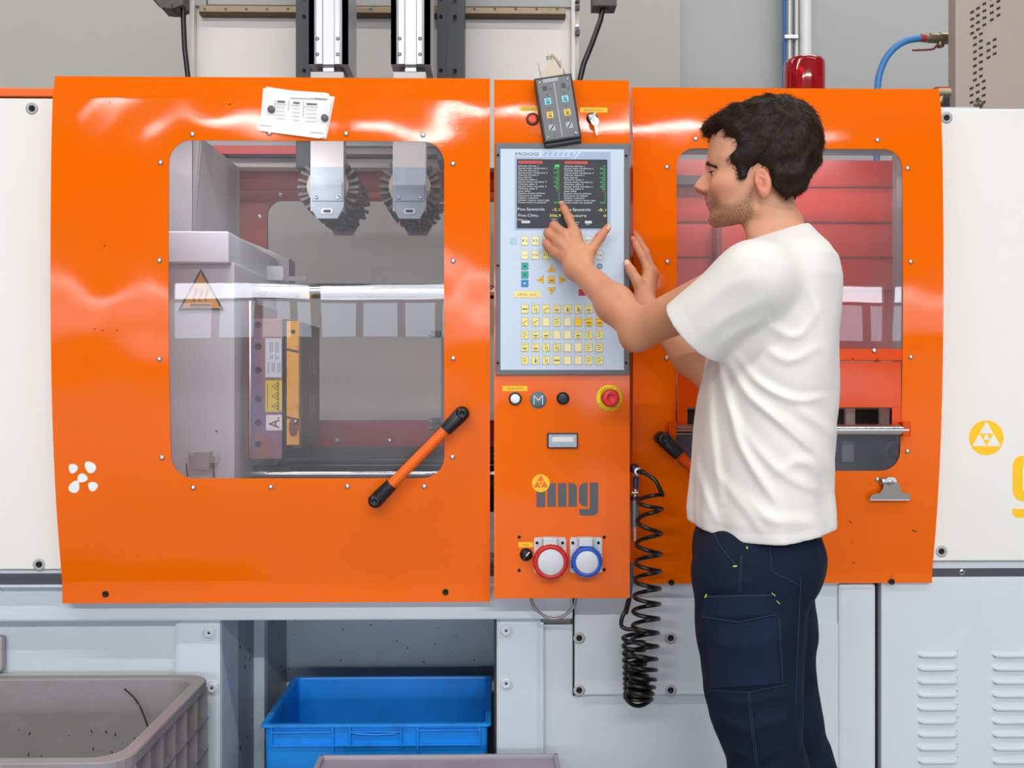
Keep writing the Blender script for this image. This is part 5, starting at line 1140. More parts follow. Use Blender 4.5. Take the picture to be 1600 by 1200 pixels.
# blue crate
byb = .56; ztb = PZ(1056, byb, 600); bx0 = P(434, 1056, byb).x
byf = F*(H-ztb)/(1131-600)-D
bx0 = P(406, 1131, byf).x; bx1 = P(768, 1131, byf).x
t = thing('plastic_crate', 'blue plastic crate standing in the recess of the machine base', 'crate', Vector(((bx0+bx1)/2, (byf+byb)/2, ztb-.32)))
mb = MB(); crate_shell(mb, bx0, bx1, byf, byb, ztb-.32, ztb, M['crateblue'], rim=.016, r=.012, taper=.012, band=.007); mb.build('crate_shell', t)
mb = MB(); fyy = byf+.001
def fb(px0, py0, px1, py1, th=.006):
    mb.box((PX(px0, byf), fyy-.0+0, PZ(py1, byf, 600)), (PX(px1, byf), byf+.012, PZ(py0, byf, 600)), M['crateblue'], .001)
for (a, b, c_, d_) in ((424, 1143, 520, 1145.5), (547, 1143, 625, 1145.5), (652, 1141, 750, 1143.5), (424, 1164, 752, 1166.5), (518, 1133, 521, 1176), (545, 1133, 548, 1168), (625, 1133, 628, 1168), (651, 1133, 654, 1176), (422, 1133, 425, 1166), (748, 1133, 751, 1166)): fb(a, b, c_, d_)
mb.tube([P(a, b, byf+.004) for a, b in ((548, 1144), (560, 1147), (586, 1148), (612, 1147), (626, 1143))], .003, M['crateblue'], 8); mb.build('moulded_ribs', t)
t2 = thing('pallet_stand', 'low dark stand under the blue crate', 'stand', Vector(((bx0+bx1)/2, .3, 0)))
mb = MB(); mb.box((bx0+.03, byf+.03, ztb-.34), (bx1-.03, byb-.02, ztb-.32), M['darkgrey'])
for x in (bx0+.05, bx1-.08):
    for y in (byf+.04, byb-.06): mb.box((x, y, 0), (x+.03, y+.03, ztb-.34), M['darkgrey'])
mb.build('stand_frame', t2)
# light grey crate lid in front
zl = ztb-.045; yl1 = F*(H-zl)/(1177-600)-D; 
t = thing('plastic_crate', 'pale lilac-grey lidded crate in front of the blue crate at the bottom edge', 'crate', Vector((PX(685, yl1), yl1-.2, 0)))
lx0, lx1 = P(503, 1177, yl1).x, P(868, 1177, yl1).x
M['lilac'] = pbr('lilac_grey_plastic', (168, 160, 172), .5, bump=.1, bscale=60, var=.06, vscale=5)
mb = MB(); mb.box((lx0, yl1-.40, zl-.28), (lx1, yl1, zl-.02), M['lilac'], .01); mb.build('crate_body', t)
mb = MB(); mb.box((lx0-.006, yl1-.406, zl-.02), (lx1+.006, yl1+.0, zl-.010), M['lilac'], .003)
for (a, b, c_, d_) in ((lx0-.006, lx1+.006, yl1-.010, yl1), (lx0-.006, lx0+.006, yl1-.406, yl1), (lx1-.006, lx1+.006, yl1-.406, yl1), (lx0-.006, lx1+.006, yl1-.406, yl1-.396)): mb.box((a, c_, zl-.012), (b, d_, zl), M['lilac'], .003)
mb.build('lid', t)
mb = MB(); mb.box((lx0+.03, yl1-.37, 0), (lx1-.03, yl1-.03, zl-.28), M['cratagrey'], .01); mb.build('base_riser', t)
# small grey knob at left edge on the recessed panel
t = thing('corner_bumper', 'small rounded grey bumper at the left edge above the grey bin', 'bumper', P(0, 1050, .1)); mb = MB(); mb.pbox(-34, 995, 3, 1050, .125, .149, M['greypart'], .008); mb.build('bumper_body', t)
# ================================================================== the worker: surfaces grown from distance fields
f32 = np.float32
def A3(v): return np.array(v, dtype=f32)
def cap(p, a, b, ra, rb):
    a = A3(a); b = A3(b); ba = b-a; pa = p-a; h = np.clip(pa @ ba/float(ba @ ba), 0, 1); d = pa-h[:, None]*ba
    return np.sqrt(np.einsum('ij,ij->i', d, d))-(ra+(rb-ra)*h)
def ell(p, c, r, R=None):
    q = p-A3(c)
    if R is not None: q = q @ R
    r = A3(r); k0 = np.sqrt(((q/r)**2).sum(1)); k1 = np.sqrt(((q/(r*r))**2).sum(1))+1e-9
    return k0*(k0-1)/k1
def smin(a, b, k): h = np.maximum(k-np.abs(a-b), 0)/k; return np.minimum(a, b)-h*h*k*.25
def smax(a, b, k): return -smin(-a, -b, k)
def chain(p, pts, rs, k=.012):
    d = None
    for i in range(len(pts)-1):
        e = cap(p, pts[i], pts[i+1], rs[i], rs[i+1]); d = e if d is None else smin(d, e, k)
    return d
def poly2(u, w, pts):
    """signed distance to polygon (negative inside)"""
    pts = np.array(pts, dtype=f32); n = len(pts); d = np.full(u.shape, 1e9, f32); s = np.ones(u.shape, f32)
    for i in range(n):
        a = pts[i]; b = pts[i-1]; e = b-a; wx, wy = u-a[0], w-a[1]; t = np.clip((wx*e[0]+wy*e[1])/float(e @ e), 0, 1)
        dx, dy = wx-e[0]*t, wy-e[1]*t; d = np.minimum(d, dx*dx+dy*dy)
        c1 = w >= a[1]; c2 = w < b[1]; c3 = e[0]*wy > e[1]*wx
        fl = (c1 & c2 & c3) | (~c1 & ~c2 & ~c3); s = np.where(fl, -s, s)
    return s*np.sqrt(d)
def polyline2(u, w, pts):
    d = np.full(u.shape, 1e9, f32)
    for i in range(len(pts)-1):
        a = pts[i]; b = pts[i+1]; e = (b[0]-a[0], b[1]-a[1]); l = e[0]**2+e[1]**2; t = np.clip(((u-a[0])*e[0]+(w-a[1])*e[1])/l, 0, 1)
        d = np.minimum(d, (u-a[0]-e[0]*t)**2+(w-a[1]-e[1]*t)**2)
    return np.sqrt(d)
def surface(f, lo, hi, h, B=8):
    """sparse evaluation on blocks, then surface nets"""
    lo = A3(lo); n = np.ceil((A3(hi)-lo)/h/B).astype(int)*B; nb = n//B
    bi = np.stack(np.meshgrid(*[np.arange(k) for k in nb], indexing='ij'), -1).reshape(-1, 3)
    cd = f((lo+(bi*B+(B-1)/2)*h).astype(f32))
    V = np.empty(tuple(n), f32); V.reshape(nb[0], B, nb[1], B, nb[2], B)[:] = cd.reshape(nb)[:, None, :, None, :, None]
    act = bi[np.abs(cd) < B*h*.87*1.6+.004]
    off = np.stack(np.meshgrid(*[np.arange(B)]*3, indexing='ij'), -1).reshape(-1, 3)
    for s in range(0, len(act), 600):
        ii = (act[s:s+600, None, :]*B+off[None]).reshape(-1, 3); d = f((lo+ii*h).astype(f32)); V[ii[:, 0], ii[:, 1], ii[:, 2]] = d
    S = V < 0
    c = S[:-1, :-1, :-1].astype(np.int8)
    for dx in (0, 1):
        for dy in (0, 1):
            for dz in (0, 1):
                if dx+dy+dz: c = c+S[dx:n[0]-1+dx, dy:n[1]-1+dy, dz:n[2]-1+dz]
    mix = (c > 0) & (c < 8); I = np.argwhere(mix); idx = np.full(mix.shape, -1, np.int32); idx[mix] = np.arange(len(I))
    cor = np.array([(x, y, z) for x in (0, 1) for y in (0, 1) for z in (0, 1)])
    vals = np.stack([V[I[:, 0]+q[0], I[:, 1]+q[1], I[:, 2]+q[2]] for q in cor], 1)
    acc = np.zeros((len(I), 3)); cnt = np.zeros(len(I))
    for a in range(8):
        for b in range(a+1, 8):
            if np.abs(cor[a]-cor[b]).sum() != 1: continue
            va, vb = vals[:, a], vals[:, b]; m = (va < 0) != (vb < 0); t = np.where(m, va/np.where(m, va-vb, 1), 0)
            acc[m] += (cor[a]+(cor[b]-cor[a])*t[:, None])[m]; cnt[m] += 1
    P_ = lo+(I+acc/cnt[:, None])*h
    faces = []
    for ax in range(3):
        o1, o2 = [(1, 2), (2, 0), (0, 1)][ax]
        sl0 = [slice(None)]*3; sl1 = [slice(None)]*3; sl0[ax] = slice(0, -1); sl1[ax] = slice(1, None)
        a, b = S[tuple(sl0)], S[tuple(sl1)]; E = np.argwhere(a != b); ins = a[E[:, 0], E[:, 1], E[:, 2]]
        ok = (E[:, o1] > 0) & (E[:, o2] > 0) & (E[:, o1] < n[o1]-1) & (E[:, o2] < n[o2]-1); E = E[ok]; ins = ins[ok]
        def g(d1, d2): q = E.copy(); q[:, o1] -= d1; q[:, o2] -= d2; return idx[q[:, 0], q[:, 1], q[:, 2]]
        F_ = np.stack([g(1, 1), g(0, 1), g(0, 0), g(1, 0)], 1); F_[~ins] = F_[~ins][:, ::-1]; faces.append(F_)
    Fc = np.concatenate(faces); Fc = Fc[(Fc >= 0).all(1)]
    a, b, c_, e = (P_[Fc[:, i]] for i in range(4)); q = P_.mean(0); vol = np.einsum('ij,ij->i', a-q, np.cross(b-q, c_-q)).sum()
    if vol < 0: Fc = Fc[:, ::-1]
    return P_, Fc
def relax(P_, Fc, it=1, lam=.5):
    for _ in range(it):
        acc = np.zeros_like(P_); cnt = np.zeros(len(P_))
        for a, b in ((0, 1), (1, 2), (2, 3), (3, 0)):
            for s, t in ((a, b), (b, a)):
                np.add.at(acc, Fc[:, s], P_[Fc[:, t]]); np.add.at(cnt, Fc[:, s], 1)
        P_ = P_*(1-lam)+lam*acc/cnt[:, None]
    return P_
def np_mesh(name, P_, Fc, m, parent, attrs=None):
    me = bpy.data.meshes.new(name); me.vertices.add(len(P_)); me.vertices.foreach_set('co', P_.astype(f32).ravel())
    me.loops.add(len(Fc)*4); me.loops.foreach_set('vertex_index', Fc.astype(np.int32).ravel())
    me.polygons.add(len(Fc)); me.polygons.foreach_set('loop_start', np.arange(len(Fc), dtype=np.int32)*4)
    me.polygons.foreach_set('use_smooth', np.ones(len(Fc), bool)); me.materials.append(m); me.update(calc_edges=True); me.validate()
    for k_, v in (attrs or {}).items():
        at = me.attributes.new(k_, 'FLOAT', 'POINT'); at.data.foreach_set('value', v.astype(f32))
    o = bpy.data.objects.new(name, me); COL.objects.link(o)
    if parent is not None: o.parent = parent; o.matrix_parent_inverse = Matrix.Translation(-Vector(parent.location)) if parent.type == 'EMPTY' else Matrix.Identity(4)
    return o
def box_gate(p, pts, pad, fn):
    """evaluate fn only near the bounding box of pts"""
    q = np.array([tuple(v) for v in pts], dtype=f32); lo, hi = q.min(0)-pad, q.max(0)+pad
    dd = np.maximum(np.maximum(lo-p, p-hi), 0); dist = np.sqrt((dd**2).sum(1)); m = dist < .03
    out = dist+.01; 
    if m.any(): out[m] = fn(p[m])
    return out

YH = -.40; kH = (D+YH)/F     # head plane: metres per pixel
man = thing('person', 'dark-haired bearded man in white t-shirt and navy work trousers pressing the screen', 'person', Vector((P(1200, 600, -.40).x, -.40, 0)))
HC = P(1185, 262, YH); PSI = math.radians(5)
Fv = A3((-math.cos(PSI), math.sin(PSI), 0)); Lv = A3((-math.sin(PSI), -math.cos(PSI), 0)); HCn = A3(HC)
def hl(p): q = p-HCn; return q @ Fv, q @ Lv, q[:, 2]
def hp(px, py, v=0.0): k_ = P(px, py, YH-v); return (float(HC.x-k_.x), float(k_.z-HC.z))       # (forward, up) for a point v metres to the side
def HP(px, py, v): u, w = hp(px, py, v); return HCn+Fv*u+Lv*v+np.array((0, 0, w), dtype=f32)
face_poly = [hp(*q) for q in ((1131, 190), (1121, 206), (1115, 224), (1110, 242), (1107, 253), (1108.5, 263), (1110, 275), (1108, 290), (1106, 299), (1105.5, 306), (1108, 318), (1113, 327), (1114.5, 332), (1112.5, 339), (1115, 345.5), (1124, 349), (1146, 347), (1172, 337), (1192, 322), (1205, 290), (1215, 230), (1185, 185))]
nose_poly = [hp(*q) for q in ((1107.5, 256), (1102.5, 266), (1095.5, 275.5), (1089, 283), (1085.6, 288), (1086, 293), (1090, 296.2), (1098, 297.5), (1103.5, 300), (1118, 301), (1124, 285), (1118, 262))]
def head_sdf(p):
    u, v, w = hl(p); av = np.abs(v)
    cr = ell(np.stack([u, v, w], 1), (hp(1193, 231)[0], 0, hp(1193, 231)[1]), (.0975, .0765, .092))
    # face: profile extruded sideways with a large rounding
    s2 = poly2(u, w, face_poly)
    W = np.interp(w, [hp(0, 350)[1], hp(0, 335)[1], hp(0, 300)[1], hp(0, 270)[1], hp(0, 235)[1], hp(0, 190)[1]], [.043, .052, .062, .068, .070, .062]).astype(f32)
    r = .042
    q1, q2 = s2+r, (av-W+r)*.95
    fc = np.minimum(np.maximum(q1, q2), 0)+np.sqrt(np.maximum(q1, 0)**2+np.maximum(q2, 0)**2)-r
    d = smin(cr, fc, .03)
    # brow, cheekbone, jaw
    pl_ = np.stack([u, av, w], 1)
    def H3(px, py, vv): a, b = hp(px, py, vv); return (a, vv, b)
    d = smin(d, cap(pl_, H3(1114.5, 255, .012), H3(1124, 254, .040), .0085, .008), .010)
    d = smin(d, ell(pl_, H3(1135, 287, .046), (.022, .016, .014)), .022)
    d = smin(d, cap(pl_, H3(1124, 341, .012), H3(1182, 326, .046), .010, .011), .022)
    # eye socket
    d = smax(d, -(ell(pl_, H3(1108, 268.5, .034), (.0125, .019, .0125))), .012)
    # nose
    n2 = poly2(u, w, nose_poly); NW = np.interp(w, [hp(0, 301)[1], hp(0, 294)[1], hp(0, 285)[1], hp(0, 262)[1]], [.0135, .0150, .0105, .0080]).astype(f32)
    rr = .0048; q1, q2 = n2+rr, (av-NW+rr)*.8
    d = smin(d, np.minimum(np.maximum(q1, q2), 0)+np.sqrt(np.maximum(q1, 0)**2+np.maximum(q2, 0)**2)-rr, .007)
    d = smin(d, ell(pl_, H3(1103, 294, .0125), (.0100, .0058, .0066)), .005)
    d = smax(d, -cap(pl_, H3(1098, 300, .0065), H3(1104, 296, .008), .0026, .002), .003)
    # eyelids and slit
    ec = H3(1124.5, 269.5, .031)
    lid = ell(pl_, ec, (.0136, .0136, .0136)); slit = cap(pl_, (ec[0]+.016, ec[1]-.006, ec[2]-.0005), (ec[0]+.0045, ec[1]+.0125, ec[2]-.0022), .0052, .0024)
    lid = smax(lid, -slit, .002); d = smin(d, lid, .005)
    d = smin(d, cap(pl_, (ec[0]+.0125, ec[1]-.006, ec[2]+.0052), (ec[0]+.004, ec[1]+.0125, ec[2]+.0028), .0016, .0013), .004)
    # lips
    d = smin(d, cap(pl_, H3(1107.5, 314, .0), H3(1116, 318.5, .021), .0052, .0022), .006)
    d = smin(d, cap(pl_, H3(1111.5, 324.5, .0), H3(1118.5, 321, .019), .0055, .002), .006)
    d = smax(d, -cap(pl_, H3(1104.5, 318.6, .0), H3(1117.5, 320, .023), .0012, .0010), .0022)
    # ear (both sides)
    eu, ew = hp(1198, 283.5, .076)
    a = math.radians(14); du, dw = u-eu, w-ew; ru = (du*math.cos(a)-dw*math.sin(a))*1.1; rw = (du*math.sin(a)+dw*math.cos(a))*1.1; tl = av-.0745-.10*(-ru)
    E_ = np.stack([ru, tl, rw], 1)
    outer = ell(E_, (0, 0, 0), (.0165, .0062, .0285)); lobe = ell(E_, (.004, -.001, -.024), (.0085, .0048, .0105)); ear = smin(outer, lobe, .008)
    ear = smax(ear, -ell(E_, (.0015, .0065, .004), (.0115, .0070, .0200)), .0035)
    anti = cap(E_, (-.0058, .0015, -.012), (-.0055, .0018, .004), .0026, .0026); anti = smin(anti, cap(E_, (-.0055, .0018, .004), (.0025, .0012, .0135), .0026, .0018), .003); ear = smin(ear, anti, .003)
    ear = smin(ear, cap(E_, (.0105, -.001, -.009), (.0125, -.001, .001), .0040, .0035), .004)
    ear = smax(ear, -ell(E_, (.0050, .002, -.006), (.0052, .0085, .0065)), .003)
    ear = smin(ear, cap(E_, (.003, -.016, -.004), (.003, -.0085, -.004), .011, .008), .006)
    return smin(d, ear, .005)
# neck, shoulders, torso
NK0 = A3(P(1200, 318, YH)); NK1 = A3(P(1218, 405, YH))
SHL = A3(P(1176, 436, -.545)); SHR = A3(P(1190, 432, -.215)); ELL_ = A3(P(1000, 514, -.335)); WRL = A3(P(903, 417, -.098))
ELR = A3(P(1135, 610, -.165)); WRR = A3(P(1006, 478, -.050))
def arm_l(p):
    mid = ELL_*.62+WRL*.38
    d = cap(p, SHL, ELL_, .052, .0385); d = smin(d, cap(p, ELL_, mid+A3((0, 0, -.002)), .0385, .0365), .02)
    d = smin(d, cap(p, mid, WRL, .0360, .0255), .03)
    d = smin(d, cap(p, WRL+A3((-.006, 0, -.007)), WRL+A3((.012, -.0, .010)), .0235, .0235), .02)
    d = smin(d, ell(p, ELL_+A3((-.014, .0, -.022)), (.018, .018, .018)), .03)
    return smin(d, ell(p, WRL+A3((-.004, -.014, -.012)), (.009, .009, .009)), .012)
def arm_r(p):
    mid = ELR*.6+WRR*.4
    d = cap(p, SHR, ELR, .054, .043); d = smin(d, cap(p, ELR, mid, .043, .040), .03)
    d = smin(d, cap(p, mid, WRR, .040, .027), .03); return d
# left hand: (MCP, PIP, DIP, tip)
LH = {
 'index': ([P(899, 366, -.058), P(889, 341, -.050), P(882, 327, -.034), P(877.5, 318, -.0145)], [.0112, .0098, .0086, .0070]),
 'middle': ([P(885, 369, -.066), P(866, 352.5, -.046), P(868, 362, -.022), P(877, 371, -.0135)], [.0115, .0106, .0092, .0078]),
 'ring': ([P(875, 380, -.066), P(856.5, 364, -.044), P(859, 374, -.021), P(869, 382, -.0130)], [.0110, .0102, .0088, .0074]),
 'little': ([P(869, 394, -.060), P(853.5, 380.5, -.040), P(856, 388, -.020), P(865, 394, -.0115)], [.0102, .0092, .0078, .0066]),
 'thumb': ([P(911, 405, -.090), P(924, 391, -.076), P(938, 370, -.062), P(949.5, 355.5, -.052)], [.0150, .0125, .0112, .0086])}
def hand_l(p):
    d = None
    for k_, (pt, rs) in LH.items():
        e = chain(p, pt, rs, .006); d = e if d is None else smin(d, e, .005)
    for k_, r0, r1 in (('index', .0165, .0125), ('middle', .0175, .0128), ('ring', .0170, .0122), ('little', .0155, .0112)):
        m_ = A3(LH[k_][0][0]); w_ = WRL+(m_-WRL)*.12
        d = smin(d, cap(p, w_, m_+A3((0, .004, 0)), r0, r1), .014)
    d = smin(d, cap(p, A3(P(915, 398, -.080)), A3(P(901, 376, -.058)), .0105, .008), .018)     # web of the thumb
    d = smin(d, cap(p, WRL, A3(P(912, 404, -.088)), .020, .0150), .014)
    # knuckles
    for k_ in ('index', 'middle', 'ring', 'little'):
        m_ = A3(LH[k_][0][0]); d = smin(d, ell(p, m_+A3((0, -.0065, .001)), (.008, .006, .008)), .007)
    # extensor tendons
    for k_ in ('index', 'middle', 'ring'):
        m_ = A3(LH[k_][0][0]); a_ = WRL*.6+m_*.4+A3((0, -.0165, 0)); d = smin(d, cap(p, a_, m_+A3((0, -.0085, 0)), .0025, .0028), .006)
    # thumbnail
    return d
RH = {
 'index': ([P(1014, 426, -.012), P(1003, 400, -.004), P(994, 384, .006), P(989.5, 373, .018)], [.0105, .0095, .0085, .0070]),
 'middle': ([P(1019, 426, .008), P(1009, 394, .016), P(998, 375, .024), P(991.5, 364, .032)], [.0108, .0098, .0086, .0070]),
 'ring': ([P(1020, 432, .026), P(1012, 402, .032), P(1003, 386, .038), P(997, 374, .046)], [.0100, .0090, .0080, .0068]),
 'little': ([P(1019, 440, .040), P(1013, 416, .044), P(1006, 404, .048), P(1001, 396, .052)], [.0090, .0080, .0072, .0060]),
 'thumb': ([P(1006, 462, -.045), P(997, 441, -.044), P(986.5, 424, -.038), P(979.5, 411, -.030)], [.0165, .0130, .0108, .0088])}
def hand_r(p):
    d = None
    for k_, (pt, rs) in RH.items():
        e = chain(p, pt, rs, .006); d = e if d is None else smin(d, e, .004)
    for k_, r0, r1 in (('index', .0165, .0120), ('middle', .0165, .0120), ('ring', .016, .0115), ('little', .015, .0105)):
        d = smin(d, cap(p, WRR*.88+A3(RH[k_][0][0])*.12, A3(RH[k_][0][0]), r0, r1), .014)
    d = smin(d, cap(p, A3(P(1006, 458, -.040)), A3(P(1010, 436, -.018)), .0135, .009), .016)
    return smin(d, cap(p, WRR, A3(P(1005, 464, -.042)), .024, .0155), .014)
# torso: rows (py, px centre, y centre, half depth px, half width m)
TOR = [(350, 1216, -.40, 30, .040), (376, 1220, -.395, 40, .070), (392, 1222, -.39, 62, .125), (415, 1220, -.385, 78, .160), (450, 1218, -.38, 86, .178), (520, 1212, -.38, 92, .180), (600, 1204, -.38, 90, .172), (700, 1196, -.38, 92, .165), (800, 1184, -.38, 86, .165), (880, 1176, -.385, 80, .160), (960, 1176, -.385, 80, .160)]
def torso(p, grow=0.0, rows=TOR, e=2.3):
    z = p[:, 2]; Z = np.array([P(q[1], q[0], q[2]).z for q in rows])[::-1]
    cx = np.interp(z, Z, [P(q[1], q[0], q[2]).x for q in rows][::-1]); cy = np.interp(z, Z, [q[2] for q in rows][::-1])
    a = np.interp(z, Z, [q[3]*(D+q[2])/F for q in rows][::-1])+grow; b = np.interp(z, Z, [q[4] for q in rows][::-1])+grow
    q = (np.abs((p[:, 0]-cx)/a)**e+np.abs((p[:, 1]-cy)/b)**e)**(1/e)
    return np.maximum((q-1)*np.minimum(a, b)*.9, z-Z[-1]).astype(f32)
Zcut = P(1190, 880, -.4).z
def neck(p):
    d = cap(p, NK0, NK1, .050, .055)
    d = smin(d, cap(p, A3(P(1172, 352, -.425)), A3(P(1190, 395, -.43)), .010, .009), .03)      # neck muscle line
    return smin(d, cap(p, A3(P(1222, 404, -.40)), A3(P(1196, 440, -.50)), .044, .042), .04)
def body(p):
    d = box_gate(p, [HP(1080, 145, .09), HP(1290, 360, -.09)], .01, head_sdf)
    d = smin(d, neck(p), .022)
    t = np.maximum(torso(p, -.008), Zcut-p[:, 2]); d = smin(d, t, .04)
    d = smin(d, box_gate(p, [SHL, ELL_, WRL], .07, arm_l), .018); d = smin(d, box_gate(p, [SHR, ELR, WRR], .07, arm_r), .018)
    hl_ = [q for v in LH.values() for q in v[0]]+[WRL]; hr_ = [q for v in RH.values() for q in v[0]]+[WRR]
    d = smin(d, box_gate(p, hl_, .03, hand_l), .014); d = smin(d, box_gate(p, hr_, .03, hand_r), .014)
    return d
bV, bF = surface(body, (P(846, 600, -.05).x-.02, -.62, Zcut-.01), (P(1290, 600, -.4).x, .075, P(1190, 140, -.4).z), .0021)
bV = relax(bV, bF, 2, .45)
# colour masks
u, v, w_ = hl(bV.astype(f32)); av = np.abs(v)
sm = lambda x, a, b: np.clip((x-a)/(b-a), 0, 1)**2*(3-2*np.clip((x-a)/(b-a), 0, 1))
inhead = sm(w_, hp(0, 372)[1], hp(0, 352)[1])
jaw_poly = [hp(a, b, c) for a, b, c in ((1104, 303, 0), (1114, 306, .015), (1130, 320, .03), (1150, 320, .055), (1170, 310, .06), (1178, 290, .07), (1186, 288, .07), (1185, 318, .065), (1182, 338, .055), (1172, 354, .045), (1150, 362, .03), (1120, 356, .0), (1100, 346, 0), (1108, 330, 0))]
beard = 1-sm(poly2(u.astype(f32), w_.astype(f32), jaw_poly), -.008, .007); beard = beard*inhead
mouth_out = 1-sm(polyline2(u, w_, [hp(1105, 318), hp(1118, 320.5)]), .001, .0045)
lips = mouth_out*(av < .024)*inhead*(u > hp(1121, 0)[0]); beard = beard*(1-lips)
eu_, ew_ = hp(1198, 283.5, .076); earm = (1-sm(np.sqrt(((u-eu_)/.020)**2+((w_-ew_)/.033)**2), .8, 1.2))*(av > .062)
nosem = (1-sm(np.sqrt((u-hp(1090, 0)[0])**2+(w_-hp(0, 290)[1])**2), .008, .024))
ck_ = hp(1130, 292, .05); cheek = (1-sm(np.sqrt((u-ck_[0])**2+(w_-ck_[1])**2), .006, .034))*.6
hands = np.zeros(len(bV))
for Hd in (LH, RH):
    for k_, (pt, rs) in Hd.items():
        for i_, q in enumerate(pt[1:]): hands = np.maximum(hands, (1-sm(np.linalg.norm(bV-np.array(q), axis=1), .006, .020))*(.6+.4*(i_ == 2)))
red = np.clip(np.maximum.reduce([earm*.45, nosem*.25, cheek*.5, hands*.6]), 0, 1)
nail = np.zeros(len(bV))
def nailmask(tip, prev, out, rl=.0062):
    tip, prev, out = map(np.array, (tip, prev, out)); ax = (tip-prev); ax = ax/np.linalg.norm(ax); out = out-ax*(out @ ax); out = out/np.linalg.norm(out)
    q = bV-(tip-ax*.001); a = q @ ax; o_ = q @ out; sd = np.cross(ax, out); b = q @ sd
    return ((o_ > .0030) & (o_ < .012) & (np.abs(a) < rl) & (np.abs(b) < .0056)).astype(float)
nail = np.maximum(nail, nailmask(LH['thumb'][0][3], LH['thumb'][0][2], (.5, -.8, -.1)))
nail = np.maximum(nail, nailmask(RH['thumb'][0][3], RH['thumb'][0][2], (-.3, -1, .1))); nail = np.maximum(nail, nailmask(RH['index'][0][3], RH['index'][0][2], (-1, -.4, .3), .005))
nail = np.maximum(nail, nailmask(LH['index'][0][3], LH['index'][0][2], (-.3, -.5, 1), .004))
tan = np.clip(sm(-(bV[:, 0]-P(1100, 600, -.3).x), -.02, .05), 0, 1)*.5
def skin():
    t = NT('skin'); b = t.b; b.inputs['Roughness'].default_value = .5; b.inputs['Subsurface Weight'].default_value = .12; b.inputs['Subsurface Radius'].default_value = (.012, .005, .003); b.inputs['Subsurface Scale'].default_value = .6
    tc = t.n('ShaderNodeTexCoord')
    def attr(n): q = t.n('ShaderNodeAttribute'); q.attribute_name = n; return q.outputs['Fac']
    def mixc(a, col, f):
        mx = t.n('ShaderNodeMix', data_type='RGBA'); t.l(f, mx.inputs[0]); 
        if isinstance(a, tuple): mx.inputs[6].default_value = lin(a)+(1,)
        else: t.l(a, mx.inputs[6])
        mx.inputs[7].default_value = lin(col)+(1,); return mx.outputs[2]
    nz = t.n('ShaderNodeTexNoise', Scale=22.0, Detail=5.0); t.l(tc.outputs['Object'], nz.inputs['Vector'])
    c = mixc((216, 160, 128), (200, 138, 106), nz.outputs[0]); c = mixc(c, (196, 132, 92), attr('tan')); c = mixc(c, (212, 118, 96), attr('red'))
    # stubble: short dark dots
    n2 = t.n('ShaderNodeTexNoise', Scale=520.0, Detail=2.0); t.l(tc.outputs['Object'], n2.inputs['Vector']); mr = t.n('ShaderNodeMapRange'); mr.inputs[1].default_value = .36; mr.inputs[2].default_value = .66; mr.inputs[3].default_value = .25; mr.inputs[4].default_value = .95; t.l(n2.outputs[0], mr.inputs[0])
    ml = t.n('ShaderNodeMath', operation='MULTIPLY'); t.l(attr('beard'), ml.inputs[0]); t.l(mr.outputs[0], ml.inputs[1]); c = mixc(c, (112, 76, 54), ml.outputs[0])
    c = mixc(c, (176, 96, 86), attr('lips')); c = mixc(c, (232, 190, 172), attr('nail')); t.l(c, b.inputs['Base Color'])
    bp = t.n('ShaderNodeBump', Strength=.25, Distance=.0008); n3 = t.n('ShaderNodeTexNoise', Scale=260.0, Detail=4.0); t.l(tc.outputs['Object'], n3.inputs['Vector']); t.l(n3.outputs[0], bp.inputs['Height']); t.l(bp.outputs[0], b.inputs['Normal'])
    return t.m
M['skin'] = skin()
bo = np_mesh('body', bV, bF, M['skin'], man, {'beard': beard, 'lips': lips, 'red': red, 'nail': nail, 'tan': tan})
# eyes
for s in (1, -1):
    ec = HP(1124.5, 269.5, .031*s); mb = MB(); fd = Vector(Fv)
    mb.lathe(Vector(ec), fd, [(.0124*math.sin(a), .0124*math.cos(a)) for a in np.linspace(math.pi, .56, 14)], pbr('eye_white', (222, 212, 206), .2) if 'eye_white' not in bpy.data.materials else bpy.data.materials['eye_white'], 24)
    mb.lathe(Vector(ec), fd, [(.0066, .0105), (.0050, .0117), (.0026, .0121)], pbr('iris_brown', (70, 44, 28), .15) if 'iris_brown' not in bpy.data.materials else bpy.data.materials['iris_brown'], 20)
    mb.lathe(Vector(ec), fd, [(.0027, .0121), (.0001, .0122)], M['ink'], 14); mb.build('eye', man)
# ------------------------------------------------------------------ hair
hair_poly = [hp(*q) for q in ((1117, 211), (1108, 203), (1106, 195), (1113, 186), (1126, 180), (1140, 172), (1160, 163), (1180, 156), (1198, 153.5), (1216, 154), (1236, 159), (1256, 171), (1269, 190), (1276, 212), (1277.5, 232), (1273, 256), (1262, 276), (1251, 290), (1246, 305))]
hair_poly += [hp(a, b, c) for a, b, c in ((1234, 308, .05), (1222, 303, .055), (1214, 290, .066), (1211, 272, .072), (1203, 261, .075), (1191, 258.5, .075), (1182, 264, .075), (1177, 273, .073), (1171, 279, .072), (1162, 277, .072), (1155, 264, .072), (1143, 247, .066), (1137, 234, .06), (1136, 220, .055), (1130, 212, .04), (1124, 213, .02))]
def n3(p, s, seed=0.0):
    q = p*s; return (np.sin(q[:, 0]*1.3+1.7*np.sin(q[:, 1]*1.1+seed)+seed)*np.cos(q[:, 2]*1.2+1.3*np.sin(q[:, 0]*.9+seed*2))+np.sin(q[:, 1]*1.7+q[:, 2]*1.3+seed*3)*.5).astype(f32)
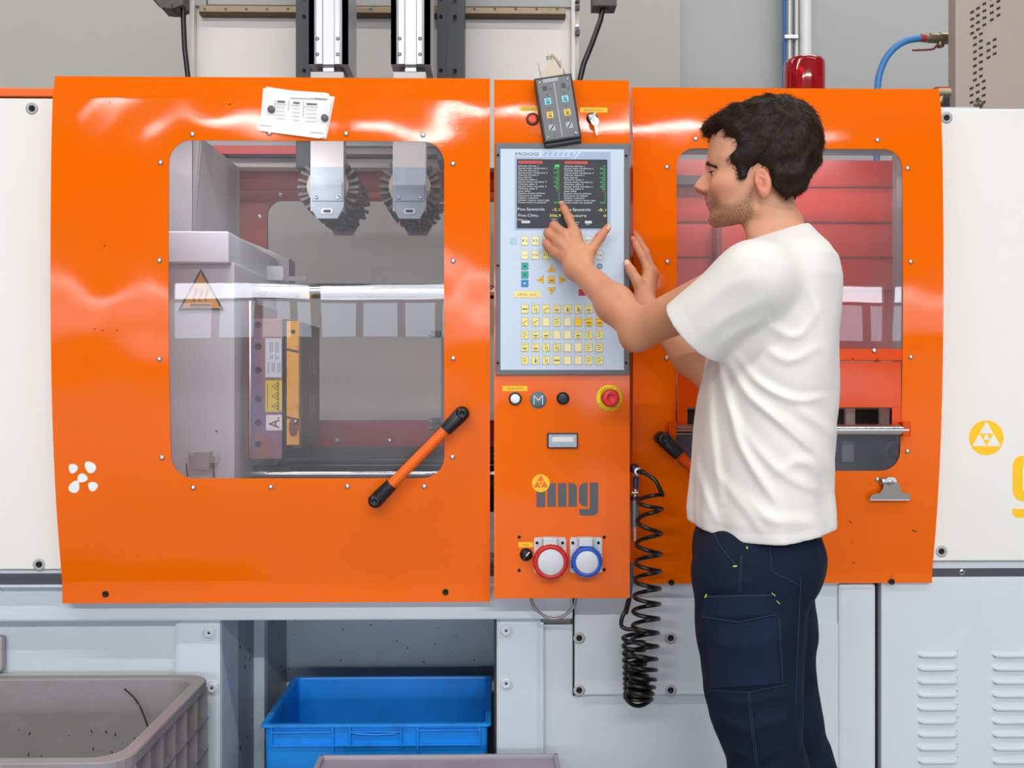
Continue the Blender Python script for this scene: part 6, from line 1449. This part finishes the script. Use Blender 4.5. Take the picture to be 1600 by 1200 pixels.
def hair_f(p):
    u, v, w = hl(p); s2 = poly2(u, w, hair_poly); av = np.abs(v)
    W = np.interp(w, [hp(0, 310)[1], hp(0, 280)[1], hp(0, 250)[1], hp(0, 225)[1], hp(0, 195)[1], hp(0, 170)[1], hp(0, 153)[1]], [.066, .0815, .0865, .0875, .082, .070, .052]).astype(f32)
    W = W*np.interp(u, [hp(1280, 0)[0], hp(1240, 0)[0], hp(1180, 0)[0], hp(1130, 0)[0], hp(1105, 0)[0]], [.72, .95, 1, .90, .70]).astype(f32)
    r = .036*np.clip(sm(w, hp(0, 300)[1], hp(0, 235)[1]), .12, 1).astype(f32)
    q1, q2 = s2+r, av-W+r
    # hair is a shell: near the outline on the side of the head it keeps a hard lower edge
    full = np.minimum(np.maximum(q1, q2), 0)+np.sqrt(np.maximum(q1, 0)**2+np.maximum(q2, 0)**2)-r
    lowedge = poly2(u, w, hair_poly)
    d = np.maximum(full, lowedge)
    bl = (sm(u, hp(1190, 0)[0], hp(1140, 0)[0])).astype(f32)   # curlier at the front
    d = d+.0022*n3(p, 85.0, 1.0)*(1+.6*bl)+.0006*n3(p, 300.0, 2.0)
    return d
hlo = HCn+A3((-.125, -.11, -.07)); hhi = HCn+A3((.13, .11, .15))
hV, hF = surface(hair_f, hlo, hhi, .0024)
def hairmat(name, c0, c1):
    t = NT(name); b = t.b; b.inputs['Roughness'].default_value = .5; b.inputs['Specular IOR Level'].default_value = .22
    tc = t.n('ShaderNodeTexCoord'); nz = t.n('ShaderNodeTexNoise', Scale=60.0, Detail=4.0); t.l(tc.outputs['Object'], nz.inputs['Vector'])
    mx = t.n('ShaderNodeMix', data_type='RGBA'); t.l(nz.outputs[0], mx.inputs[0]); mx.inputs[6].default_value = lin(c0)+(1,); mx.inputs[7].default_value = lin(c1)+(1,); t.l(mx.outputs[2], b.inputs['Base Color']); return t.m
M['hair'] = hairmat('dark_brown_hair', (20, 14, 10), (84, 54, 34)); M['haircap'] = hairmat('hair_undercoat', (18, 12, 9), (34, 22, 15))
ho = np_mesh('hair', hV, hF, M['haircap'], man)
# strands over the hair surface and eyebrows
tri = hF; cen = hV[tri].mean(1); nrm = np.cross(hV[tri[:, 1]]-hV[tri[:, 0]], hV[tri[:, 2]]-hV[tri[:, 0]]); nrm /= np.linalg.norm(nrm, axis=1)[:, None]+1e-9
dirs = cen-HCn; ok = np.where((nrm*dirs).sum(1) > .0)[0]
pick = rng.choice(ok, 17000); SV = []; SFc = []
def strand(p0, d0, n0, L, r, curl, seg=5):
    p = np.array(p0, float); d = np.array(d0, float); side = np.cross(d, n0); pts = []
    for i in range(seg+1):
        pts.append(p.copy()); d = d+curl*side*.35+n0*(-.05 if i > 0 else .22); d /= np.linalg.norm(d); p = p+d*L/seg
    b = len(SV)
    for i, q in enumerate(pts):
        rr = r*(1-.75*i/seg)
        for k in range(3):
            a = 2*math.pi*k/3; SV.append(q+rr*(math.cos(a)*side+math.sin(a)*n0))
    for i in range(seg):
        for k in range(3): SFc.append((b+i*3+k, b+i*3+(k+1) % 3, b+(i+1)*3+(k+1) % 3, b+(i+1)*3+k))
crown = HP(1225, 165, 0.0)
for j in pick:
    c0, n0 = cen[j], nrm[j]; uu = (c0-HCn) @ Fv; ww = c0[2]-HCn[2]
    d = c0-crown; d = d-n0*(d @ n0); L0 = np.linalg.norm(d)
    if L0 < .004: continue
    d = d/L0+np.array((0, 0, -.35)) if uu < .03 else d/L0
    if uu > .04 and ww > .03: d = d+Fv*.5
    d = d+.5*np.array((math.sin(c0[0]*95+c0[2]*40), math.sin(c0[1]*80+2), math.sin(c0[2]*90+c0[0]*70)))+rng.normal(0, .22, 3); d = d-n0*(d @ n0)*.8; d /= np.linalg.norm(d)
    front = uu > .035 and ww > .02; low = ww < -.0
    strand(c0-n0*.001, d, n0, rng.uniform(.012, .022)*(.75 if low else 1)*(1.15 if front else 1), rng.uniform(.0003, .00065), rng.normal(0, 1.6 if front else .9)*.5)
# forelock tufts sticking out over the forehead
for j in range(320):
    py = rng.uniform(178, 206); px = np.interp(py, [178, 190, 206], [1132, 1112, 1111])+rng.uniform(-2, 10); vv = rng.uniform(-.045, .034)
    d = Fv*rng.uniform(.6, 1.2)+np.array((0, 0, rng.uniform(-.9, .35)))+Lv*rng.normal(0, .35); d /= np.linalg.norm(d); n0 = np.cross(d, Lv); n0 /= np.linalg.norm(n0); n0 = n0 if n0[2] > 0 else -n0
    strand(HP(px, py, vv), d, n0, rng.uniform(.012, .026), rng.uniform(.0007, .0013), rng.normal(0, .9), 7)
for j in range(260):      # locks beside the temple and behind the ear
    q = [(1160, 264), (1165, 272), (1162, 268), (1214, 288), (1224, 303), (1236, 306)][j % 6]; base = HP(q[0]+rng.uniform(-5, 6), q[1]-6+rng.uniform(-5, 3), .0)
    uu, ww = (base-HCn) @ Fv, base[2]-HCn[2]
    wd = np.interp(ww, [hp(0, 310)[1], hp(0, 280)[1], hp(0, 250)[1]], [.058, .070, .074])*np.interp(uu, [-.06, 0, .04], [.9, 1, .92]); base = base+Lv*wd*(1 if j % 3 else -1)
    d = np.array((0, 0, -1.0))+Fv*rng.normal(.1, .3); d /= np.linalg.norm(d); strand(base, d, Lv*(1 if j % 3 else -1), rng.uniform(.006, .012), rng.uniform(.0005, .0008), rng.normal(0, .6))
SV = np.array(SV); np_mesh('hair_strands', SV, np.array(SFc), M['hair'], ho)['kind'] = 'stuff'
def proj(q, f=head_sdf):
    q = np.array(q, float)
    for _ in range(4):
        e = 4e-4; pts = np.array([q]+[q+e*np.eye(3)[i] for i in range(3)], dtype=f32); dd = f(pts).astype(float); g = (dd[1:]-dd[0])/e; g /= np.linalg.norm(g)+1e-9; q = q-g*dd[0]
    return q, g
SV = []; SFc = []
for s in (1, -1):
    for j in range(200):
        tt = rng.uniform(0, 1); px = 1106+tt*20; py = 255.5-3.0*math.sin(tt*2.4)+tt*5.5+rng.normal(0, 1.1); vv = (.010+tt**.8*.038)*s
        if s < 0 and tt < .35: continue
        base, g = proj(HP(px, py, abs(vv)) if s > 0 else HP(px, py, abs(vv))-2*Lv*abs(vv)); d = -Fv*(.4+tt)+Lv*s*1.0+np.array((0, 0, rng.uniform(-.1, .4))); d = d-g*(d @ g)*.8; d /= np.linalg.norm(d); strand(base, d, g, rng.uniform(.005, .009), .0007, rng.normal(0, .3), 3)
    for j in range(26):   # lashes
        tt = j/25; ec = HP(1124.5, 269.5, .031*s); base = ec+Fv*(.0135-.006*tt)+Lv*s*(-.006+.017*tt)+np.array((0, 0, .0030-.001*tt)); d = Fv+Lv*s*(tt-.3)+np.array((0, 0, -.1)); d /= np.linalg.norm(d); strand(base, d, np.array((0, 0, 1.0)), .0055, .0004, 0, 3)
np_mesh('eyebrows_and_lashes', np.array(SV), np.array(SFc), M['hair'], man)['kind'] = 'stuff'
# ------------------------------------------------------------------ t-shirt
SH = [(345, 1222, -.40, 34, .045), (366, 1224, -.395, 44, .085), (388, 1224, -.39, 62, .135), (410, 1220, -.385, 77, .170), (440, 1217, -.38, 82, .188), (500, 1213, -.38, 86, .191), (560, 1203, -.38, 95, .188), (620, 1196, -.38, 101, .186), (700, 1190, -.38, 104, .188), (760, 1185, -.38, 102, .190), (800, 1185, -.38, 106, .194), (835, 1187, -.38, 105, .194), (900, 1187, -.38, 104, .194)]
folds = [  # (points, width px, height m)
 ([(1137, 565), (1167, 615), (1217, 657), (1258, 692), (1296, 730)], 9, .0085), ([(1121, 572), (1137, 627), (1154, 690), (1183, 742), (1217, 790)], 9, .0085), ([(1150, 556), (1187, 600), (1242, 625), (1290, 620)], 8, .0065),
 ([(1196, 545), (1233, 563), (1280, 540)], 9, .005), ([(1205, 512), (1245, 524), (1285, 480)], 9, .005), ([(1108, 590), (1110, 660), (1118, 730), (1128, 800)], 9, .006), ([(1217, 738), (1250, 720), (1280, 735)], 10, .0055),
 ([(1140, 640), (1180, 700), (1230, 745), (1285, 770)], 9, .005), ([(1085, 720), (1100, 770), (1120, 815)], 8, .005), ([(1225, 420), (1262, 450), (1290, 520), (1298, 600)], 14, .004), ([(1160, 770), (1200, 810), (1260, 815)], 12, .006), ([(1250, 640), (1285, 665), (1300, 680)], 9, .005), ([(1120, 740), (1160, 790), (1190, 830)], 9, .004)]
sleeve_folds = [([(1180, 432), (1130, 450), (1090, 488)], 10, .004), ([(1200, 470), (1150, 490), (1105, 520)], 10, .004), ([(1195, 500), (1150, 520), (1120, 545)], 9, .004), ([(1150, 405), (1110, 440), (1075, 480)], 9, .003)]
def fold_field(x, y, pts, wd, h_):
    """soft ridge along a curve, fading towards both ends"""
    Q = [(v.x, v.y) for v in catmull([(a, b, 0) for a, b in pts], 5)]; n = len(Q)-1; out = np.zeros(x.shape, f32)
    for i in range(n):
        wt = math.sin(math.pi*(i+.7)/(n+.4))**.6; out = np.maximum(out, wt*np.exp(-(polyline2(x, y, Q[i:i+2])/wd)**2))
    return h_*out
def pxof(p):   # pixel coordinates of points (for laying out folds on the near side)
    q = p-A3(CAM); dd = q @ A3(FW); return 800+F*(q @ A3(RT))/dd, 600-F*q[:, 2]/dd
SLo = A3(P(1081, 520, -.475)); ax = SLo-SHL; ax = ax/np.linalg.norm(ax)
SRo = SHR+(ELR-SHR)*.62; axr = (ELR-SHR)/np.linalg.norm(ELR-SHR)
Phem = [P(1073, 820, -.5), P(1165, 852, -.56), P(1240, 848, -.56), P(1300, 812, -.4)]
hx = [P(1075, 816, -.38).x, P(1100, 828, -.52).x, P(1160, 851, -.55).x, P(1235, 848, -.55).x, P(1280, 830, -.5).x, P(1300, 812, -.38).x]
hz = [P(1075, 818, -.38).z, P(1100, 832, -.50).z, P(1160, 851, -.55).z, P(1235, 848, -.55).z, P(1280, 832, -.5).z, P(1300, 812, -.38).z]
def shirt(p):
    px, py = pxof(p); near = (p[:, 1] < -.40)
    d0 = torso(p, .0, SH, 2.15)
    sh = cap(p, A3(P(1222, 404, -.40)), SHL+A3((.006, .02, -.004)), .058, .066); d0 = smin(d0, sh, .03)
    shr = cap(p, A3(P(1222, 404, -.38)), SHR+A3((.006, -.02, -.004)), .058, .064); d0 = smin(d0, shr, .03)
    sl = cap(p, SHL+A3((.004, .004, 0)), SLo+ax*.05, .068, .0725); slr = cap(p, SHR, SRo+axr*.05, .066, .070)
    sl = smax(sl, (p-SLo) @ ax, .003); slr = smax(slr, (p-SRo) @ axr, .003)
    if near.any():
        f_ = np.zeros(len(p), f32); g_ = np.zeros(len(p), f32)
        xn, yn_ = px[near], py[near]
        acc = np.zeros(xn.shape, f32)
        for pts, wd, h_ in folds: acc += fold_field(xn, yn_, pts, wd*.8, h_*.72)-.35*fold_field(xn, yn_, [(a+wd*1.3, b-wd*1.3) for a, b in pts], wd, h_*.72)
        f_[near] = acc; acc = np.zeros(xn.shape, f32)
        for pts, wd, h_ in sleeve_folds: acc += fold_field(xn, yn_, pts, wd, h_)
        g_[near] = acc; d0 = d0-f_; sl = sl-g_
    low = sm(-p[:, 2], -P(1190, 640, -.4).z, -P(1190, 840, -.4).z).astype(f32)
    ang = np.arctan2(p[:, 1]+.38, p[:, 0]-P(1190, 700, -.38).x)
    d0 = d0-low*(.003*np.sin(ang*7+1)+.0015*np.sin(ang*15+p[:, 2]*14)).astype(f32)+.0012*n3(p, 26.0, 3.0)
    # hem, hollow inside
    zh = np.interp(p[:, 0], hx, hz).astype(f32)
    hollow = smax(d0+.0055, p[:, 2]-(zh+.10), .01)
    sli = cap(p, SHL, SLo+ax*.09, .058, .0675); sli = np.maximum(sli, -((p-SLo) @ ax)-.07)
    slri = cap(p, SHR, SRo+axr*.09, .058, .066); slri = np.maximum(slri, -((p-SRo) @ axr)-.07)
    d = smin(d0, sl, .034); d = smin(d, slr, .016)
    # sleeve seam
    if near.any():
        e = np.zeros(len(p), f32); e[near] = .0016*np.exp(-(polyline2(xn, yn_, [(1178, 392), (1192, 444), (1208, 505)])/2.2)**2); d = d+e
        e[near] = .0007*np.exp(-(polyline2(xn, yn_, [(1060, 469), (1085, 515), (1132, 552)])/1.6)**2); d = d+e
    d = smax(d, zh-p[:, 2], .003); d = np.maximum(d, -hollow); d = np.maximum(d, -sli); d = np.maximum(d, -slri)
    e = .0008*np.exp(-((p[:, 2]-zh-.020)/.0016)**2); d = d+e.astype(f32)
    # neck opening: tilted plane cut and neck clearance
    nd = cap(p, NK0, NK1+A3((0, 0, -.03)), .0605, .067); nd = np.maximum(nd, 0*nd-1)
    col = (p[:, 2]-P(1172, 388, -.40).z)*math.cos(math.radians(17))-(p[:, 0]-P(1172, 388, -.40).x)*math.sin(math.radians(17))-.012
    nd = smax(nd, -col-.045, .004); d = smax(d, -nd, .003)
    ring = np.abs(cap(p, NK0, NK1+A3((0, 0, -.03)), .0605, .067)-.0035)-.0028
    rb = smax(ring, np.abs(col+.008)-.0075, .002); rb = smax(rb, 0*rb-.5, .002)
    d = smin(d, rb, .004)
    d = smax(d, col-.0005, .002)
    return d
sV, sF = surface(shirt, (P(1020, 600, -.45).x-.03, -.66, min(hz)-.01), (P(1318, 600, -.4).x, -.09, P(1230, 335, -.4).z), .0032)
sV = relax(sV, sF, 3, .5)
M['shirt'] = pbr('white_cotton', (224, 221, 217), .85, bump=.25, bscale=900, bdist=.0006, spec=.2)
np_mesh('t_shirt', sV, sF, M['shirt'], man)
# ------------------------------------------------------------------ trousers
def trou(p):
    px, py = pxof(p)
    hip = ell(p, P(1182, 862, -.385), (.124, .180, .13)); hip = smin(hip, ell(p, P(1196, 872, -.46), (.093, .085, .095)), .03); hip = smin(hip, ell(p, P(1198, 872, -.30), (.090, .085, .095)), .03)
    def leg(pts, rs): return chain(p, [A3(q) for q in pts], rs, .03)
    n_ = leg([P(1172, 900, -.47), P(1172, 985, -.48), P(1177, 1065, -.485), P(1182, 1120, -.485), P(1201, 1200, -.48), P(1232, 1340, -.46), P(1262, 1560, -.44)], [.108, .0965, .0830, .0770, .0675, .0640, .0580])
    f_ = leg([P(1196, 900, -.30), P(1202, 985, -.29), P(1212, 1065, -.285), P(1222, 1120, -.285), P(1250, 1200, -.27), P(1290, 1340, -.25), P(1330, 1480, -.24)], [.100, .0890, .0780, .0740, .0690, .0640, .0580])
    d = smin(smin(hip, n_, .03), f_, .03); d2 = n_
    near = p[:, 1] < -.38; e = np.zeros(len(p), f32)
    xn, yn_ = px[near], py[near]
    fl = [([(1100, 990), (1150, 1010), (1240, 990)], 9, .0035), ([(1110, 1080), (1160, 1100), (1244, 1078)], 8, .0045), ([(1115, 1120), (1170, 1140), (1246, 1116)], 8, .0045), ([(1125, 1165), (1180, 1185), (1246, 1160)], 8, .005), ([(1246, 1060), (1230, 1110), (1244, 1160)], 8, .004), ([(1200, 870), (1190, 900), (1100, 925)], 8, .003), ([(1250, 900), (1235, 960), (1238, 1040)], 8, .003), ([(1140, 1200), (1175, 1150), (1200, 1120)], 8, .004)]
    for pts, wd, h_ in fl: e[near] += fold_field(xn, yn_, pts, wd, h_).astype(f32)
    d = d-e-.0022*n3(p, 22.0, 4.0)-.001*n3(p, 60.0, 5.0)
    d = smax(d, p[:, 2]-P(1190, 812, -.4).z, .004); return smax(d, .11-p[:, 2], .004)
tV, tF = surface(trou, (P(1070, 600, -.45).x-.03, -.64, .09), (P(1330, 600, -.3).x+.08, -.12, P(1190, 800, -.4).z), .0042)
tV = relax(tV, tF, 2, .5)
M['navy'] = pbr('navy_twill', (14, 26, 47), .85, bump=.3, bscale=700, bdist=.0006, var=.22, vscale=9, spec=.2)
M['navyp'] = pbr('navy_pocket_twill', (19, 33, 57), .85, bump=.3, bscale=700, bdist=.0006, var=.2, vscale=12, spec=.2); M['navy2'] = pbr('navy_stitch', (36, 54, 82), .8); M['neon'] = pbr('neon_thread', (200, 230, 60), .6)
tr = np_mesh('trousers', tV, tF, M['navy'], man)
from mathutils.bvhtree import BVHTree
bvh = BVHTree.FromPolygons([Vector(v) for v in tV], [tuple(int(i) for i in f) for f in tF])
def hit(px, py):
    d = (P(px, py, 0)-CAM).normalized(); r = bvh.ray_cast(CAM, d); 
    return (r[0], r[1]) if r[0] is not None else (P(px, py, -.5), Vector((0, -1, 0)))
def patch(pts, off, m, name, n=18):
    """pocket laid over the cloth: quad given by 4 pixel corners (tl, tr, br, bl)"""
    tl, tr_, br_, bl = [np.array(q, float) for q in pts]; V = []
    for j in range(n+1):
        for i in range(n+1):
            u, v = i/n, j/n; q = (tl*(1-u)+tr_*u)*(1-v)+(bl*(1-u)+br_*u)*v
            if name == 'pocket_flap': q[1] += 9*math.sin(u*math.pi)*v
            c, nn = hit(*q); e = off*(.35+.65*min(1, 5*min(u, 1-u, v+.02, 1-v+(.3 if name != 'pocket_flap' else 0)))); V.append(c-(c-CAM).normalized()*e)
    F_ = [(j*(n+1)+i, (j+1)*(n+1)+i, (j+1)*(n+1)+i+1, j*(n+1)+i+1) for j in range(n) for i in range(n)]
    mb = MB(); mb.add(V, F_, m, True)
    # edge strip back to the cloth
    ring = [i for i in range(n+1)]+[(j+1)*(n+1)-1+(n+1)*0 for j in range(1, n+1)]+[n*(n+1)+i for i in range(n-1, -1, -1)]+[j*(n+1) for j in range(n-1, 0, -1)]
    R0 = [V[i] for i in ring]; R1 = [v+(v-CAM).normalized()*(off+.003) for v in R0]; k = len(ring)
    mb.add(R0+R1, [(i, (i+1) % k, k+(i+1) % k, k+i) for i in range(k)], m)
    o = mb.build(name, tr); return o
def stitch(pts, m, r=.0009, off=.0012, name='seam'):
    P_ = []
    for a, b in zip(pts[:-1], pts[1:]):
        for k in range(8):
            q = (a[0]+(b[0]-a[0])*k/8, a[1]+(b[1]-a[1])*k/8); c, nn = hit(*q); P_.append(c-(c-CAM).normalized()*off)
    c, nn = hit(*pts[-1]); P_.append(c-(c-CAM).normalized()*off)
    return P_, r, m
patch([(1101, 958), (1220, 956), (1226, 1068), (1108, 1076)], .007, M['navyp'], 'cargo_pocket')
patch([(1099.5, 930), (1212, 927), (1215, 962), (1095, 966)], .013, M['navyp'], 'pocket_flap')
mb = MB()
for pts, off in (([(1114, 832), (1123, 850), (1136, 868), (1150, 882)], .0015), ([(1158, 868), (1155, 900), (1154, 925)], .0015), ([(1160, 868), (1158, 900), (1157, 925)], .0015), ([(1203, 855), (1206, 893), (1250, 915)], .0015), ([(1101, 933), (1210, 930)], .0145), ([(1097, 964), (1155, 972), (1214, 960)], .0145), ([(1217, 966), (1223, 1064)], .0085),
                 ([(1168, 1080), (1173, 1130), (1182, 1200)], .0015), ([(1171, 1080), (1176, 1130), (1185, 1200)], .0015), ([(1108, 1078), (1168, 1082), (1228, 1070)], .0015), ([(1251, 905), (1247, 1000), (1243, 1100)], .0015)):
    a, r_, m_ = stitch(pts, M['navy2'], .0007, off); mb.tube(a, r_, m_, 5)
mb.build('seams', tr)
mb = MB()
for (a, b) in (((1145, 884.5), (1151, 884)), ((1101, 933), (1103.5, 928.5)), ((1206, 926.5), (1210.5, 930)), ((1213.5, 938.5), (1217.5, 943)), ((1166.6, 853.5), (1167, 857))):
    for k in range(3):
        q0, q1 = [(u_[0]+k*.5, u_[1]+k*.5) for u_ in (a, b)]; P_, _, _ = stitch([q0, q1], M['neon'], .0005, .0150 if 925 < q0[1] < 944 else .003); mb.tube(P_, .0006, M['neon'], 5)
mb.build('neon_bar_tacks', tr)
# shoes (out of frame, carry the figure)
for (px, yy, s) in ((1262, -.44, 1), (1330, -.24, -1)):
    q = P(px, 1560, yy); mb = MB(); ftp = lambda x, z: (q.x+x, z)
    def shoe(p): 
        d = cap(p, A3((q.x+.02, yy, .055)), A3((q.x-.15, yy, .045)), .045, .040); d = smin(d, cap(p, A3((q.x, yy, .06)), A3((q.x, yy, .15)), .048, .050), .03); return smax(d, -p[:, 2], .002)
    a, b = surface(shoe, (q.x-.21, yy-.07, -.012), (q.x+.09, yy+.07, .20), .005); np_mesh('shoe', relax(a, b, 1), b, M['black'], man)
